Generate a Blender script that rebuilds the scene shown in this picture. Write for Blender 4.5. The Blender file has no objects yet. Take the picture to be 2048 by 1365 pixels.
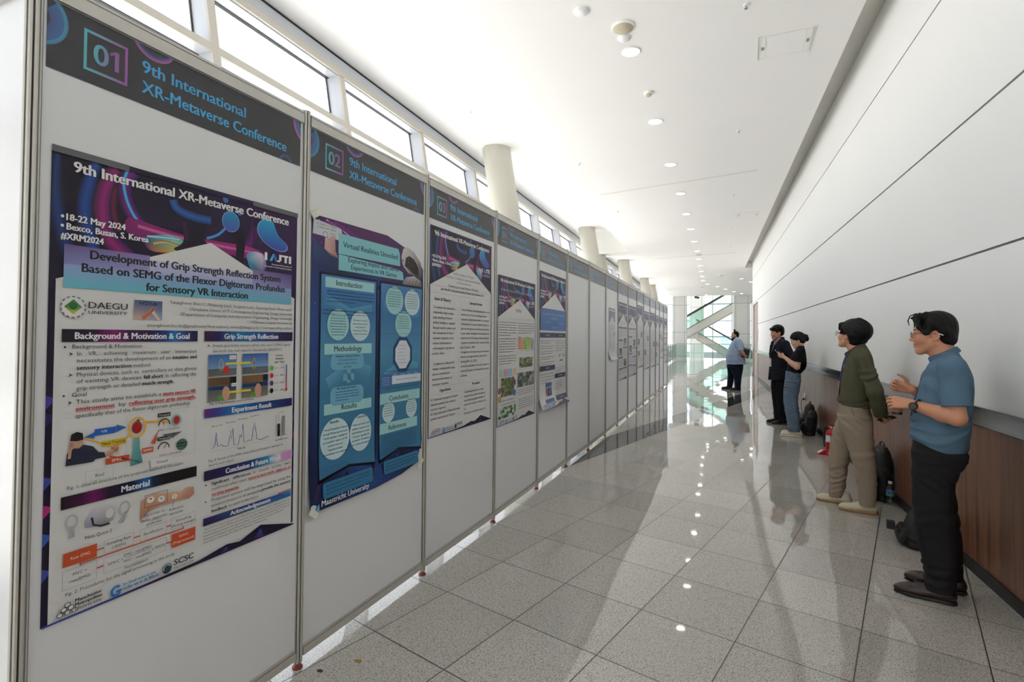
import bpy, math, random
import numpy as np
from mathutils import Matrix, Vector
random.seed(7)
scene = bpy.context.scene
COL = scene.collection
PI = math.pi

# ------------------------------------------------------------------ camera
CAM_H, YAW, PITCH, ROLL, FPX = 1.487, math.radians(21.2), math.radians(-1.080), math.radians(.445), 1035.0
def make_camera():
    cp, sp, cr, sr = math.cos(PITCH), math.sin(PITCH), math.cos(ROLL), math.sin(ROLL)
    Rz = np.array([[cr, -sr, 0], [sr, cr, 0], [0, 0, 1]])
    Rx = np.array([[1, 0, 0], [0, cp, -sp], [0, sp, cp]])
    R = Rz @ Rx                                   # rows: right, down, forward in a level frame (x right, y down, z ahead)
    c, s = math.cos(YAW), math.sin(YAW)
    def w(v):
        X, Y, Z = v[0], v[2], -v[1]
        return Vector((c*X - s*Y, s*X + c*Y, Z))
    right, up, back = w(R[0]), -w(R[1]), -w(R[2])
    cam = bpy.data.cameras.new('camera')
    cam.sensor_width = 36.0; cam.sensor_fit = 'HORIZONTAL'
    cam.lens = FPX/2048*36.0
    cam.shift_y = -27.7/2048
    cam.clip_start = .05; cam.clip_end = 600
    o = bpy.data.objects.new('camera', cam); COL.objects.link(o)
    M = Matrix.Identity(4)
    for i, v in enumerate((right, up, back)):
        for j in range(3): M[j][i] = v[j]
    M[0][3], M[1][3], M[2][3] = 0, 0, CAM_H
    o.matrix_world = M
    scene.camera = o
make_camera()

# ------------------------------------------------------------------ world, exposure
SKY_STRENGTH = 2.6
wd = bpy.data.worlds.new('sky'); scene.world = wd; wd.use_nodes = True
nt = wd.node_tree; nt.nodes.clear()
out = nt.nodes.new('ShaderNodeOutputWorld'); bg = nt.nodes.new('ShaderNodeBackground')
tc = nt.nodes.new('ShaderNodeTexCoord'); sep = nt.nodes.new('ShaderNodeSeparateXYZ'); ramp = nt.nodes.new('ShaderNodeValToRGB')
ramp.color_ramp.elements[0].position = .0; ramp.color_ramp.elements[0].color = (.97, .97, .96, 1)
ramp.color_ramp.elements[1].position = .6; ramp.color_ramp.elements[1].color = (.80, .90, 1, 1)
nt.links.new(tc.outputs['Generated'], sep.inputs[0]); nt.links.new(sep.outputs['Z'], ramp.inputs[0])
nt.links.new(ramp.outputs[0], bg.inputs[0]); bg.inputs[1].default_value = SKY_STRENGTH
nt.links.new(bg.outputs[0], out.inputs[0])
scene.view_settings.view_transform = 'Standard'; scene.view_settings.look = 'None'
scene.view_settings.gamma = 1.0; scene.view_settings.exposure = 0.43
scene.view_settings.use_curve_mapping = False
scene.cycles.max_bounces = 10; scene.cycles.diffuse_bounces = 6; scene.cycles.glossy_bounces = 4
scene.cycles.transparent_max_bounces = 16; scene.cycles.transmission_bounces = 6
scene.cycles.sample_clamp_indirect = 12.0
scene.cycles.caustics_reflective = False; scene.cycles.caustics_refractive = False
scene.cycles.use_denoising = True

# high sun on the window side: it lands on the plaza and on the strip of floor behind the panels
sl = bpy.data.lights.new('sun', 'SUN'); sl.energy = 13.5; sl.angle = math.radians(.6); sl.color = (1.0, .992, .985)
so = bpy.data.objects.new('sun', sl); COL.objects.link(so)
so.rotation_euler = Vector((math.cos(math.radians(58))*.92, -math.cos(math.radians(58))*.39, -math.sin(math.radians(58)))).to_track_quat('-Z', 'Y').to_euler()

# ------------------------------------------------------------------ helpers
def lin(c):
    return tuple((x/12.92 if x <= .04045 else ((x+.055)/1.055)**2.4) for x in [v/255 for v in c])
def tag(o, label=None, cat=None, group=None, kind=None):
    if label: o['label'] = label
    if cat: o['category'] = cat
    if group: o['group'] = group
    if kind: o['kind'] = kind
    return o
def empty(name, loc=(0, 0, 0), rz=0.0, label=None, cat=None, group=None, kind=None):
    o = bpy.data.objects.new(name, None); COL.objects.link(o)
    o.location = loc; o.rotation_euler = (0, 0, rz); o.empty_display_size = .1
    return tag(o, label, cat, group, kind)
def copy_tree(o, parent=None):
    c = o.copy(); COL.objects.link(c)
    if parent: c.parent = parent
    for ch in list(o.children): copy_tree(ch, c)
    return c

def mat(name, rgb, rough=.5, metal=0.0, spec=.5, var=0.0, vscale=8.0, bump=0.0, bscale=60.0, attr=False, emit=0.0, coat=0.0):
    m = bpy.data.materials.new(name); m.use_nodes = True
    t = m.node_tree; b = t.nodes['Principled BSDF']
    col = lin(rgb) + (1,)
    b.inputs['Base Color'].default_value = col
    b.inputs['Roughness'].default_value = rough; b.inputs['Metallic'].default_value = metal
    b.inputs['Specular IOR Level'].default_value = spec
    if coat: b.inputs['Coat Weight'].default_value = coat; b.inputs['Coat Roughness'].default_value = .08
    tcn = t.nodes.new('ShaderNodeTexCoord')
    src = None
    if attr:
        a = t.nodes.new('ShaderNodeAttribute'); a.attribute_name = 'Col'; src = a.outputs['Color']
    if var > 0:
        n = t.nodes.new('ShaderNodeTexNoise'); n.inputs['Scale'].default_value = vscale; n.inputs['Detail'].default_value = 4
        t.links.new(tcn.outputs['Object'], n.inputs['Vector'])
        mr = t.nodes.new('ShaderNodeMapRange'); mr.inputs['To Min'].default_value = 1-var; mr.inputs['To Max'].default_value = 1+var
        t.links.new(n.outputs['Fac'], mr.inputs['Value'])
        mx = t.nodes.new('ShaderNodeVectorMath'); mx.operation = 'SCALE'
        if src: t.links.new(src, mx.inputs[0])
        else: mx.inputs[0].default_value = col[:3]
        t.links.new(mr.outputs[0], mx.inputs['Scale']); src = mx.outputs[0]
    if src: t.links.new(src, b.inputs['Base Color'])
    if bump > 0:
        n = t.nodes.new('ShaderNodeTexNoise'); n.inputs['Scale'].default_value = bscale; n.inputs['Detail'].default_value = 3
        t.links.new(tcn.outputs['Object'], n.inputs['Vector'])
        bp = t.nodes.new('ShaderNodeBump'); bp.inputs['Strength'].default_value = bump; bp.inputs['Distance'].default_value = .01
        t.links.new(n.outputs['Fac'], bp.inputs['Height']); t.links.new(bp.outputs[0], b.inputs['Normal'])
    if emit:
        b.inputs['Emission Color'].default_value = col; b.inputs['Emission Strength'].default_value = emit
    return m

def glass_mat(name, tint=(235, 245, 242), refl=1.0):
    m = bpy.data.materials.new(name); m.use_nodes = True; t = m.node_tree; t.nodes.clear()
    o = t.nodes.new('ShaderNodeOutputMaterial'); mx = t.nodes.new('ShaderNodeMixShader'); tr = t.nodes.new('ShaderNodeBsdfTransparent'); g = t.nodes.new('ShaderNodeBsdfGlossy')
    lw = t.nodes.new('ShaderNodeLayerWeight'); lw.inputs[0].default_value = .5
    pw = t.nodes.new('ShaderNodeMath'); pw.operation = 'POWER'; pw.inputs[1].default_value = 5; t.links.new(lw.outputs['Facing'], pw.inputs[0])
    fr = t.nodes.new('ShaderNodeMath'); fr.operation = 'MULTIPLY_ADD'; fr.inputs[1].default_value = .9; fr.inputs[2].default_value = .045; t.links.new(pw.outputs[0], fr.inputs[0])
    g.inputs['Roughness'].default_value = .02
    tr.inputs[0].default_value = lin(tint) + (1,)
    mm = t.nodes.new('ShaderNodeMath'); mm.operation = 'MULTIPLY'; mm.inputs[1].default_value = refl; t.links.new(fr.outputs[0], mm.inputs[0])
    t.links.new(mm.outputs[0], mx.inputs[0]); t.links.new(tr.outputs[0], mx.inputs[1]); t.links.new(g.outputs[0], mx.inputs[2]); t.links.new(mx.outputs[0], o.inputs[0])
    return m

class MB:
    """collects shapes and links them as one mesh object"""
    def __init__(s): s.v = []; s.f = []; s.m = []; s.M = None; s.sm = []
    def add(s, vs, fs, m=0, smooth=False):
        b = len(s.v)
        for p in vs:
            p = Vector(p)
            s.v.append(tuple(s.M @ p) if s.M else tuple(p))
        for f in fs: s.f.append([b+i for i in f]); s.m.append(m); s.sm.append(smooth)
        return s
    def box(s, x0, y0, z0, x1, y1, z1, m=0):
        return s.add([(x0, y0, z0), (x1, y0, z0), (x1, y1, z0), (x0, y1, z0), (x0, y0, z1), (x1, y0, z1), (x1, y1, z1), (x0, y1, z1)],
                     [(0, 3, 2, 1), (4, 5, 6, 7), (0, 1, 5, 4), (1, 2, 6, 5), (2, 3, 7, 6), (3, 0, 4, 7)], m)
    def hexa(s, p, m=0):      # 8 points: bottom ring then top ring
        return s.add(p, [(0, 3, 2, 1), (4, 5, 6, 7), (0, 1, 5, 4), (1, 2, 6, 5), (2, 3, 7, 6), (3, 0, 4, 7)], m)
    def prism(s, poly, a, b, m=0, axis='z'):
        n = len(poly)
        def P(q, h): return (q[0], q[1], h) if axis == 'z' else ((q[0], h, q[1]) if axis == 'y' else (h, q[0], q[1]))
        vs = [P(q, a) for q in poly] + [P(q, b) for q in poly]
        fs = [tuple(range(n))[::-1], tuple(range(n, 2*n))] + [(i, (i+1) % n, n+(i+1) % n, n+i) for i in range(n)]
        return s.add(vs, fs, m)
    def cyl(s, p0, p1, r0, r1=None, n=16, m=0, cap=True, smooth=True):
        r1 = r0 if r1 is None else r1
        p0, p1 = Vector(p0), Vector(p1); d = (p1-p0).normalized()
        u = d.orthogonal().normalized(); w = d.cross(u)
        vs = []
        for p, r in ((p0, r0), (p1, r1)):
            for i in range(n):
                a = 2*PI*i/n; vs.append(p + u*(r*math.cos(a)) + w*(r*math.sin(a)))
        s.add(vs, [(i, (i+1) % n, n+(i+1) % n, n+i) for i in range(n)], m, smooth)
        if cap: s.add(vs, [tuple(range(n))[::-1], tuple(range(n, 2*n))], m)
        return s
    def lathe(s, prof, c=(0, 0, 0), n=24, m=0, smooth=True):
        vs = []; k = len(prof)
        for r, z in prof:
            for i in range(n):
                a = 2*PI*i/n; vs.append((c[0]+r*math.cos(a), c[1]+r*math.sin(a), c[2]+z))
        fs = [(j*n+i, j*n+(i+1) % n, (j+1)*n+(i+1) % n, (j+1)*n+i) for j in range(k-1) for i in range(n)]
        s.add(vs, fs, m, smooth)
        s.add(vs[:n], [tuple(range(n))[::-1]], m); s.add(vs[-n:], [tuple(range(n))], m)
        return s
    def tube(s, path, r, n=8, m=0, closed=False, flat=1.0):
        path = [Vector(p) for p in path]; k = len(path); vs = []
        prev = None
        for j, p in enumerate(path):
            a = path[(j-1) % k] if (closed or j > 0) else p
            b = path[(j+1) % k] if (closed or j < k-1) else p
            d = (b-a).normalized()
            if prev is None: u = d.orthogonal().normalized()
            else: u = (prev - d*prev.dot(d)).normalized()
            prev = u; w = d.cross(u)
            rr = r[j] if isinstance(r, (list, tuple)) else r
            for i in range(n):
                t = 2*PI*i/n; vs.append(p + u*(rr*math.cos(t)) + w*(rr*flat*math.sin(t)))
        fs = [(j*n+i, j*n+(i+1) % n, ((j+1) % k)*n+(i+1) % n, ((j+1) % k)*n+i) for j in range(k if closed else k-1) for i in range(n)]
        s.add(vs, fs, m, True)
        if not closed: s.add(vs[:n], [tuple(range(n))[::-1]], m); s.add(vs[-n:], [tuple(range(n))], m)
        return s
    def ball(s, c, r, n=12, m=0):
        r = r if isinstance(r, (tuple, list)) else (r, r, r)
        vs = []; k = n//2+1
        for j in range(1, k):
            t = PI*j/k
            for i in range(n):
                a = 2*PI*i/n; vs.append((c[0]+r[0]*math.sin(t)*math.cos(a), c[1]+r[1]*math.sin(t)*math.sin(a), c[2]+r[2]*math.cos(t)))
        top, bot = len(vs), len(vs)+1
        vs += [(c[0], c[1], c[2]+r[2]), (c[0], c[1], c[2]-r[2])]
        fs = [(j*n+i, (j+1)*n+i, (j+1)*n+(i+1) % n, j*n+(i+1) % n) for j in range(k-2) for i in range(n)]
        fs += [(top, i, (i+1) % n) for i in range(n)] + [(bot, (k-2)*n+(i+1) % n, (k-2)*n+i) for i in range(n)]
        return s.add(vs, fs, m, True)
    def build(s, name, mats, parent=None, bevel=0.0):
        me = bpy.data.meshes.new(name); me.from_pydata(s.v, [], s.f)
        for q in (mats if isinstance(mats, (list, tuple)) else [mats]): me.materials.append(q)
        me.polygons.foreach_set('material_index', s.m); me.polygons.foreach_set('use_smooth', s.sm); me.update()
        o = bpy.data.objects.new(name, me); COL.objects.link(o)
        if parent: o.parent = parent
        if bevel:
            b = o.modifiers.new('bevel', 'BEVEL'); b.width = bevel; b.segments = 2; b.limit_method = 'ANGLE'
        return o
def struct(o): o['kind'] = 'structure'; return o
ORD = ['first', 'second', 'third', 'fourth', 'fifth', 'sixth', 'seventh', 'eighth', 'ninth', 'tenth', 'eleventh', 'twelfth', 'thirteenth', 'fourteenth', 'fifteenth', 'sixteenth', 'seventeenth']
# ------------------------------------------------------------------ the hall
M_paint = mat('white paint', (238, 238, 236), .55, var=.012, vscale=1.5)
M_ceil = mat('ceiling paint', (242, 241, 238), .7, var=.01, vscale=1.2)
M_cove = mat('cove paint', (212, 210, 203), .75, var=.02)
M_groove = mat('joint grey', (120, 121, 120), .7, var=.03)
M_alu = mat('brushed aluminium', (176, 176, 172), .38, 1.0, var=.05, vscale=30)
M_frame = mat('window frame grey', (180, 184, 191), .4, var=.02)
M_frame2 = mat('window front beige', (184, 180, 170), .5, var=.03)
M_black = mat('black gasket and gap shade', (22, 22, 22), .6, var=.1)
M_base = mat('black baseboard', (18, 19, 22), .45, var=.1)
M_stone = mat('column stone', (186, 183, 171), .45, var=.03, vscale=3)
M_glass = glass_mat('clear window glass', (251, 250, 250))
M_tglass = glass_mat('green edge glass', (236, 247, 243), 1.1)
M_dark = mat('dark rubber', (38, 40, 42), .5, var=.08)

def floor_material():
    m = bpy.data.materials.new('polished granite tiles'); m.use_nodes = True; t = m.node_tree; b = t.nodes['Principled BSDF']
    N, L = t.nodes.new, t.links.new
    def math_(op, a, bb=None, c=None):
        n = N('ShaderNodeMath'); n.operation = op
        for i, x in enumerate((a, bb, c)):
            if x is None: continue
            if isinstance(x, (int, float)): n.inputs[i].default_value = x
            else: L(x, n.inputs[i])
        return n.outputs[0]
    tcn = N('ShaderNodeTexCoord'); sp = N('ShaderNodeSeparateXYZ'); L(tcn.outputs['Object'], sp.inputs[0]); x, y = sp.outputs[0], sp.outputs[1]
    u = math_('ADD', math_('MULTIPLY', x, .28), math_('MULTIPLY', y, .96))
    v = math_('SUBTRACT', math_('MULTIPLY', x, .96), math_('MULTIPLY', y, .28))
    tu = math_('DIVIDE', math_('SUBTRACT', u, 2.192), .515); tv = math_('DIVIDE', math_('ADD', v, 2.138), .485)
    fu, fv = math_('FLOOR', tu), math_('FLOOR', tv)
    du = math_('ABSOLUTE', math_('SUBTRACT', math_('FRACT', math_('ADD', tu, .5)), .5))
    dv = math_('ABSOLUTE', math_('SUBTRACT', math_('FRACT', math_('ADD', tv, .5)), .5))
    line = math_('LESS_THAN', math_('MINIMUM', du, dv), .0062)
    cb = N('ShaderNodeCombineXYZ'); L(fu, cb.inputs[0]); L(fv, cb.inputs[1])
    wn = N('ShaderNodeTexWhiteNoise'); wn.noise_dimensions = '3D'; L(cb.outputs[0], wn.inputs['Vector'])
    # speckle
    n1 = N('ShaderNodeTexNoise'); n1.inputs['Scale'].default_value = 165; n1.inputs['Detail'].default_value = 3; n1.inputs['Roughness'].default_value = .75; L(tcn.outputs['Object'], n1.inputs['Vector'])
    n2 = N('ShaderNodeTexVoronoi'); n2.inputs['Scale'].default_value = 240; L(tcn.outputs['Object'], n2.inputs['Vector'])
    r1 = N('ShaderNodeValToRGB'); e = r1.color_ramp.elements
    e[0].position = .35; e[0].color = lin((134, 131, 127)) + (1,); e[1].position = .65; e[1].color = lin((218, 214, 207)) + (1,)
    L(n1.outputs['Fac'], r1.inputs[0])
    spx = N('ShaderNodeSeparateXYZ'); L(n2.outputs['Color'], spx.inputs[0])
    dk = math_('LESS_THAN', spx.outputs[0], .16)
    mixd = N('ShaderNodeMix'); mixd.data_type = 'RGBA'; L(math_('MULTIPLY', dk, .55), mixd.inputs['Factor']); L(r1.outputs[0], mixd.inputs[6]); mixd.inputs[7].default_value = lin((98, 95, 91)) + (1,)
    tone = N('ShaderNodeMapRange'); L(wn.outputs['Value'], tone.inputs['Value']); tone.inputs['To Min'].default_value = .90; tone.inputs['To Max'].default_value = 1.08
    sc = N('ShaderNodeVectorMath'); sc.operation = 'SCALE'; L(mixd.outputs[2], sc.inputs[0]); L(tone.outputs[0], sc.inputs['Scale'])
    row = math_('COMPARE', fv, -3.0, .1)
    mixr = N('ShaderNodeMix'); mixr.data_type = 'RGBA'; L(row, mixr.inputs['Factor']); L(sc.outputs[0], mixr.inputs[6]); mixr.inputs[7].default_value = lin((74, 74, 75)) + (1,)
    mixl = N('ShaderNodeMix'); mixl.data_type = 'RGBA'; L(line, mixl.inputs['Factor']); L(mixr.outputs[2], mixl.inputs[6]); mixl.inputs[7].default_value = lin((60, 56, 51)) + (1,)
    L(mixl.outputs[2], b.inputs['Base Color'])
    rg = math_('ADD', math_('MULTIPLY', line, .35), .035); L(rg, b.inputs['Roughness'])
    b.inputs['Specular IOR Level'].default_value = .62
    # each slab lies a hair off level
    geo = N('ShaderNodeNewGeometry'); sb = N('ShaderNodeVectorMath'); sb.operation = 'SUBTRACT'; L(wn.outputs['Color'], sb.inputs[0]); sb.inputs[1].default_value = (.5, .5, .5)
    s2 = N('ShaderNodeVectorMath'); s2.operation = 'MULTIPLY'; L(sb.outputs[0], s2.inputs[0]); s2.inputs[1].default_value = (.0075, .0075, 0)
    nw = N('ShaderNodeTexNoise'); nw.inputs['Scale'].default_value = 5; nw.inputs['Detail'].default_value = 1; L(tcn.outputs['Object'], nw.inputs['Vector'])
    sw = N('ShaderNodeVectorMath'); sw.operation = 'SUBTRACT'; L(nw.outputs['Color'], sw.inputs[0]); sw.inputs[1].default_value = (.5, .5, .5)
    s3 = N('ShaderNodeVectorMath'); s3.operation = 'MULTIPLY'; L(sw.outputs[0], s3.inputs[0]); s3.inputs[1].default_value = (.005, .005, 0)
    a1 = N('ShaderNodeVectorMath'); a1.operation = 'ADD'; L(geo.outputs['Normal'], a1.inputs[0]); L(s2.outputs[0], a1.inputs[1])
    a2 = N('ShaderNodeVectorMath'); a2.operation = 'ADD'; L(a1.outputs[0], a2.inputs[0]); L(s3.outputs[0], a2.inputs[1])
    nn = N('ShaderNodeVectorMath'); nn.operation = 'NORMALIZE'; L(a2.outputs[0], nn.inputs[0]); L(nn.outputs[0], b.inputs['Normal'])
    return m
M_floor = floor_material()

def wood_material():
    m = bpy.data.materials.new('walnut veneer'); m.use_nodes = True; t = m.node_tree; b = t.nodes['Principled BSDF']
    N, L = t.nodes.new, t.links.new
    tcn = N('ShaderNodeTexCoord'); mp = N('ShaderNodeMapping'); mp.inputs['Scale'].default_value = (1, 9, .35); L(tcn.outputs['Object'], mp.inputs[0])
    n = N('ShaderNodeTexNoise'); n.inputs['Scale'].default_value = 2.2; n.inputs['Detail'].default_value = 6; n.inputs['Roughness'].default_value = .62; L(mp.outputs[0], n.inputs['Vector'])
    mp2 = N('ShaderNodeMapping'); mp2.inputs['Scale'].default_value = (1, 120, 1.2); L(tcn.outputs['Object'], mp2.inputs[0])
    n2 = N('ShaderNodeTexNoise'); n2.inputs['Scale'].default_value = 3; n2.inputs['Detail'].default_value = 3; L(mp2.outputs[0], n2.inputs['Vector'])
    ad = N('ShaderNodeMath'); ad.operation = 'MULTIPLY_ADD'; L(n2.outputs['Fac'], ad.inputs[0]); ad.inputs[1].default_value = .3; L(n.outputs['Fac'], ad.inputs[2])
    r = N('ShaderNodeValToRGB'); e = r.color_ramp.elements; e[0].position = .48; e[0].color = lin((88, 56, 40)) + (1,); e[1].position = .84; e[1].color = lin((146, 99, 72)) + (1,)
    L(ad.outputs[0], r.inputs[0]); L(r.outputs[0], b.inputs['Base Color']); b.inputs['Roughness'].default_value = .32
    return m
M_wood = wood_material()

HC, ZS = 4.5, 5.24                    # ceiling height, raised strip by the windows
WX = 1.565                            # right wall
YB, YE = -12.0, 24.0
# floor
struct(MB().add([(-4.2, YB, 0), (9, YB, 0), (9, 38.6, 0), (-4.2, 38.6, 0)], [(0, 1, 2, 3)]).build('floor', M_floor))
# right wall: white panels with recessed joints above a wainscot
w = MB()
zs = [1.07, 2.035, 2.05, 2.936, 2.952, 3.985, 4.001, 5.1]
for a, b in zip(zs[:-1:2], zs[1::2]): w.box(WX, YB, a, WX+.3, 21.25, b)
for a, b in zip(zs[:-1:2], zs[1::2]): w.box(WX, 23.35, a, WX+.3, YE, b)
for a, b in ((2.88, 2.936), (2.952, 3.985), (4.001, 5.1)): w.box(WX, 21.25, a, WX+.3, 23.35, b)
for z in (2.035, 2.936, 3.985): w.box(WX+.012, YB, z, WX+.28, 21.25, z+.017, 1)
w.box(WX+.012, 21.2, 2.936, WX+.28, YE, 2.954, 1); w.box(WX+.012, 21.2, 3.985, WX+.28, YE, 4.001, 1)
w.box(WX+.3, YE-.12, 0, 9, YE, 8, 0)            # return wall beyond the corner
wr = struct(w.build('wall_right', [M_paint, M_groove]))
MB().box(WX, YB, .075, WX+.3, 21.25, .952).box(WX, 23.35, .075, WX+.3, YE, .952).build('wainscot', M_wood, wr)
struct(MB().box(WX-.012, YB, 0, WX+.28, 21.25, .075).box(WX-.012, 23.35, 0, WX+.28, YE, .075).build('baseboard_right', M_base))
tr = MB()
for a, b in ((YB, 21.22), (23.38, YE-.002)):
    tr.box(WX-.022, a, .958, WX+.27, b, 1.052); tr.box(WX-.012, a, 1.052, WX+.27, b, 1.07); tr.box(WX-.014, a, .952, WX+.26, b, .958, 1)
M_rail = mat('steel bumper rail', (140, 143, 146), .16, .95, var=.06, vscale=6)
struct(tr.build('trim_1', [M_rail, M_black]))
# door
M_door = mat('door veneer', (178, 154, 143), .35, var=.05, vscale=4)  # veneer colour lightened to stand for the bright reflection on the door
d = struct(empty('door_1', (WX, 22.3, 0)))
MB().box(.02, -1.0, .005, .07, 1.0, 2.85).box(.012, -.004, .01, .03, .004, 2.84, 1).build('door_leaf', [M_door, M_dark], d)
MB().box(-.012, -1.05, 0, .2, -1.0, 2.88).box(-.012, 1.0, 0, .2, 1.05, 2.88).box(-.012, -1.05, 2.85, .2, 1.05, 2.88).build('door_frame', mat('door frame', (142, 122, 112), .4, var=.04), d)  # frame colour lightened likewise, with reflected light put into it
MB().cyl((.02, -.1, 1.0), (-.05, -.1, 1.0), .012).cyl((-.045, -.1, 1.0), (-.045, -.22, 1.0), .01).cyl((.0, -.1, 1.0), (.02, -.1, 1.0), .03).build('door_handle', M_alu, d)
MB().box(.1, -1.0, 0, .3, 1.0, 2.86).build('backing', M_dark, d)
sg = tag(MB().box(WX-.008, 21.0, 1.42, WX-.001, 21.06, 1.86).box(WX-.0085, 21.01, 1.5, WX-.008, 21.05, 1.8, 1).build('door_plate', [mat('sign plate', (205, 208, 210), .3, .3, var=.02), M_groove]), 'slim pale upright plate on the white wall beside the far brown door', 'sign')
# ceiling
c = MB()
c.box(-2.72, YB, HC, 1.27, 39.0, HC+.28)                       # main sheet
c.box(1.27, YE+.02, HC, 9, 39.0, HC+.28)
c.box(-4.15, 18.15, HC, -2.72, 19.3, ZS+.2)                     # beam crossing the raised strip
c.box(-5.2, YB, ZS, -2.7, 39.0, ZS+.25)                         # raised strip
c.box(-2.72, YB, HC+.28, -2.5, 39.0, ZS+.25)
c.box(-2.72, 38.6, HC+.28, 9, 39.0, 5.6)
struct(c.build('ceiling', M_ceil))
cv = MB().box(1.1, YB, 4.78, WX+.3, YE, 4.9).box(1.1, YB, HC+.27, 1.16, YE, 4.8).box(1.1, YE-.02, HC, WX+.05, YE+.03, 4.8)
struct(cv.build('trim_2', M_cove))
sm = MB()
sm.hexa([(-2.2, 10.76, HC-.004), (.75, 10.1, HC-.004), (.75, 10.16, HC-.004), (-2.2, 10.82, HC-.004), (-2.2, 10.76, HC+.01), (.75, 10.1, HC+.01), (.75, 10.16, HC+.01), (-2.2, 10.82, HC+.01)])
sm.hexa([(-2.04, 20.2, HC-.004), (.73, 19.65, HC-.004), (.73, 19.75, HC-.004), (-2.04, 20.3, HC-.004), (-2.04, 20.2, HC+.01), (.73, 19.65, HC+.01), (.73, 19.75, HC+.01), (-2.04, 20.3, HC+.01)])
struct(sm.build('trim_3', mat('ceiling joint', (226, 223, 214), .7, var=.02)))
# back wall far behind the camera
struct(MB().box(-5.2, YB-.2, 0, WX+.3, YB, 5.4).build('wall_back', M_paint))

# ---- leaning window wall: outward lean .17 per metre
KL = .17
def FX(z, off=0.0): return -4.65 + (ZS-z)*KL + off
MUL = [-9.0, -6.93, -4.86, -2.79, -.72, 1.45, 3.66, 5.62, 7.66, 9.76, 11.83, 13.92, 16.05, 18.2, 20.3, 22.4, 24.5, 26.6, 28.7, 30.8, 32.9, 35.0, 37.1, 39.0]
def fac_bar(mb, y0, y1, z0, z1, d0, d1, m=0):     # bar following the lean; d0..d1 depth behind the front line
    mb.hexa([(FX(z0)-d1, y0, z0), (FX(z0)-d0, y0, z0), (FX(z0)-d0, y1, z0), (FX(z0)-d1, y1, z0),
             (FX(z1)-d1, y0, z1), (FX(z1)-d0, y0, z1), (FX(z1)-d0, y1, z1), (FX(z1)-d1, y1, z1)], m)
wl = MB(); fac_bar(wl, -2.9, -.83, 0, ZS-.02, .0, .3); struct(wl.build('wall_light_blocker', M_paint))  # unseen pier, added to cut window light on the bright end panel
for i in range(len(MUL)-1):
    y0, y1 = MUL[i], MUL[i+1]
    if -2.8 < y0 < -2.7: continue               # the added light-blocking pier fills this bay
    wn = struct(empty('window_%d' % (i+1), (0, 0, 0)))
    f = MB()
    fac_bar(f, y0-.11, y0-.02, 0, ZS-.2, .05, .26); fac_bar(f, y0-.11, y0-.02, 0, ZS-.2, .02, .05, 1)      # mullion, beige nosing
    fac_bar(f, y0-.10, y0-.03, 4.06, 4.075, .0, .05, 1)
    for z in (1.2, 2.75, 4.22):
        fac_bar(f, y0-.02, y1-.11, z, z+.085, .05, .24); fac_bar(f, y0-.02, y1-.11, z, z+.085, .02, .05, 1)
    fac_bar(f, y0-.11, y1-.11, 0, .12, .02, .26)
    fac_bar(f, y0-.11, y1-.11, 4.94, 5.03, .05, .26); fac_bar(f, y0-.11, y1-.11, 4.95, 5.05, .01, .05, 1)
    fac_bar(f, y0-.11, y1-.11, 5.05, 5.2, .03, .26)
    fac_bar(f, y0-.11, y1-.11, 5.2, 5.26, .035, .26, 2)  # gap below the ceiling, its darkness put in as a black bar
    fac_bar(f, y0-.02, y1-.11, 4.2145, 4.2195, .2, .245, 2); fac_bar(f, y0-.02, y0-.015, .1, 4.95, .2, .25, 2); fac_bar(f, y0-.02, y1-.11, 4.934, 4.94, .2, .25, 2)
    fac_bar(f, y1-.125, y1-.11, .1, 4.95, .236, .25, 2)
    f.build('window_frame', [M_frame, M_frame2, M_black], wn)
    g = MB(); fac_bar(g, y0-.02, y1-.11, .1, 4.95, .222, .234); g.build('pane', M_glass, wn)
# roof edge outside, above the windows
struct(MB().box(-5.25, YB, ZS+.25, -2.5, 39.0, ZS+.5).build('trim_4', M_ceil))
# outdoor paving beyond the glass
struct(MB().box(-60, -40, -.25, -4.25, 140, -.15).build('floor_outside', mat('pale paving', (196, 194, 188), .8, var=.06, vscale=.8)))

# ---- leaning round columns
def column(name, ytop, label, xt=-4.035, ztop=ZS, r=.278):
    k = .165; x0 = xt + ztop*k
    t = empty(name, (x0, ytop, 0), 0, label, 'column', 'round columns along the windows')
    mb = MB()
    mb.cyl((0, 0, 0), (-ztop*k, 0, ztop), r, r, 40)
    mb.build('shaft', M_stone, t)
    mb = MB()
    for q in (1.75, 3.2):
        if q < ztop-.2: mb.cyl((-q*k, 0, q), (-(q+.006)*k, 0, q+.006), r+.0008, r+.0008, 40)
    mb.build('joint_ring', M_groove, t)
    return t
column('round_column', 9.45, 'nearest leaning round stone column, rising behind the third panel')
column('round_column', 17.4, 'second leaning round column, in front of the ceiling beam')
column('round_column', 18.75, 'darker round column tucked under the ceiling beam', -3.95, HC, .3)
column('round_column', 25.2, 'third free-standing leaning column beyond the ceiling beam')
column('round_column', 33.3, 'leaning column next to last, far along the windows')
column('round_column', 37.6, 'farthest leaning column where the window wall ends')
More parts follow.
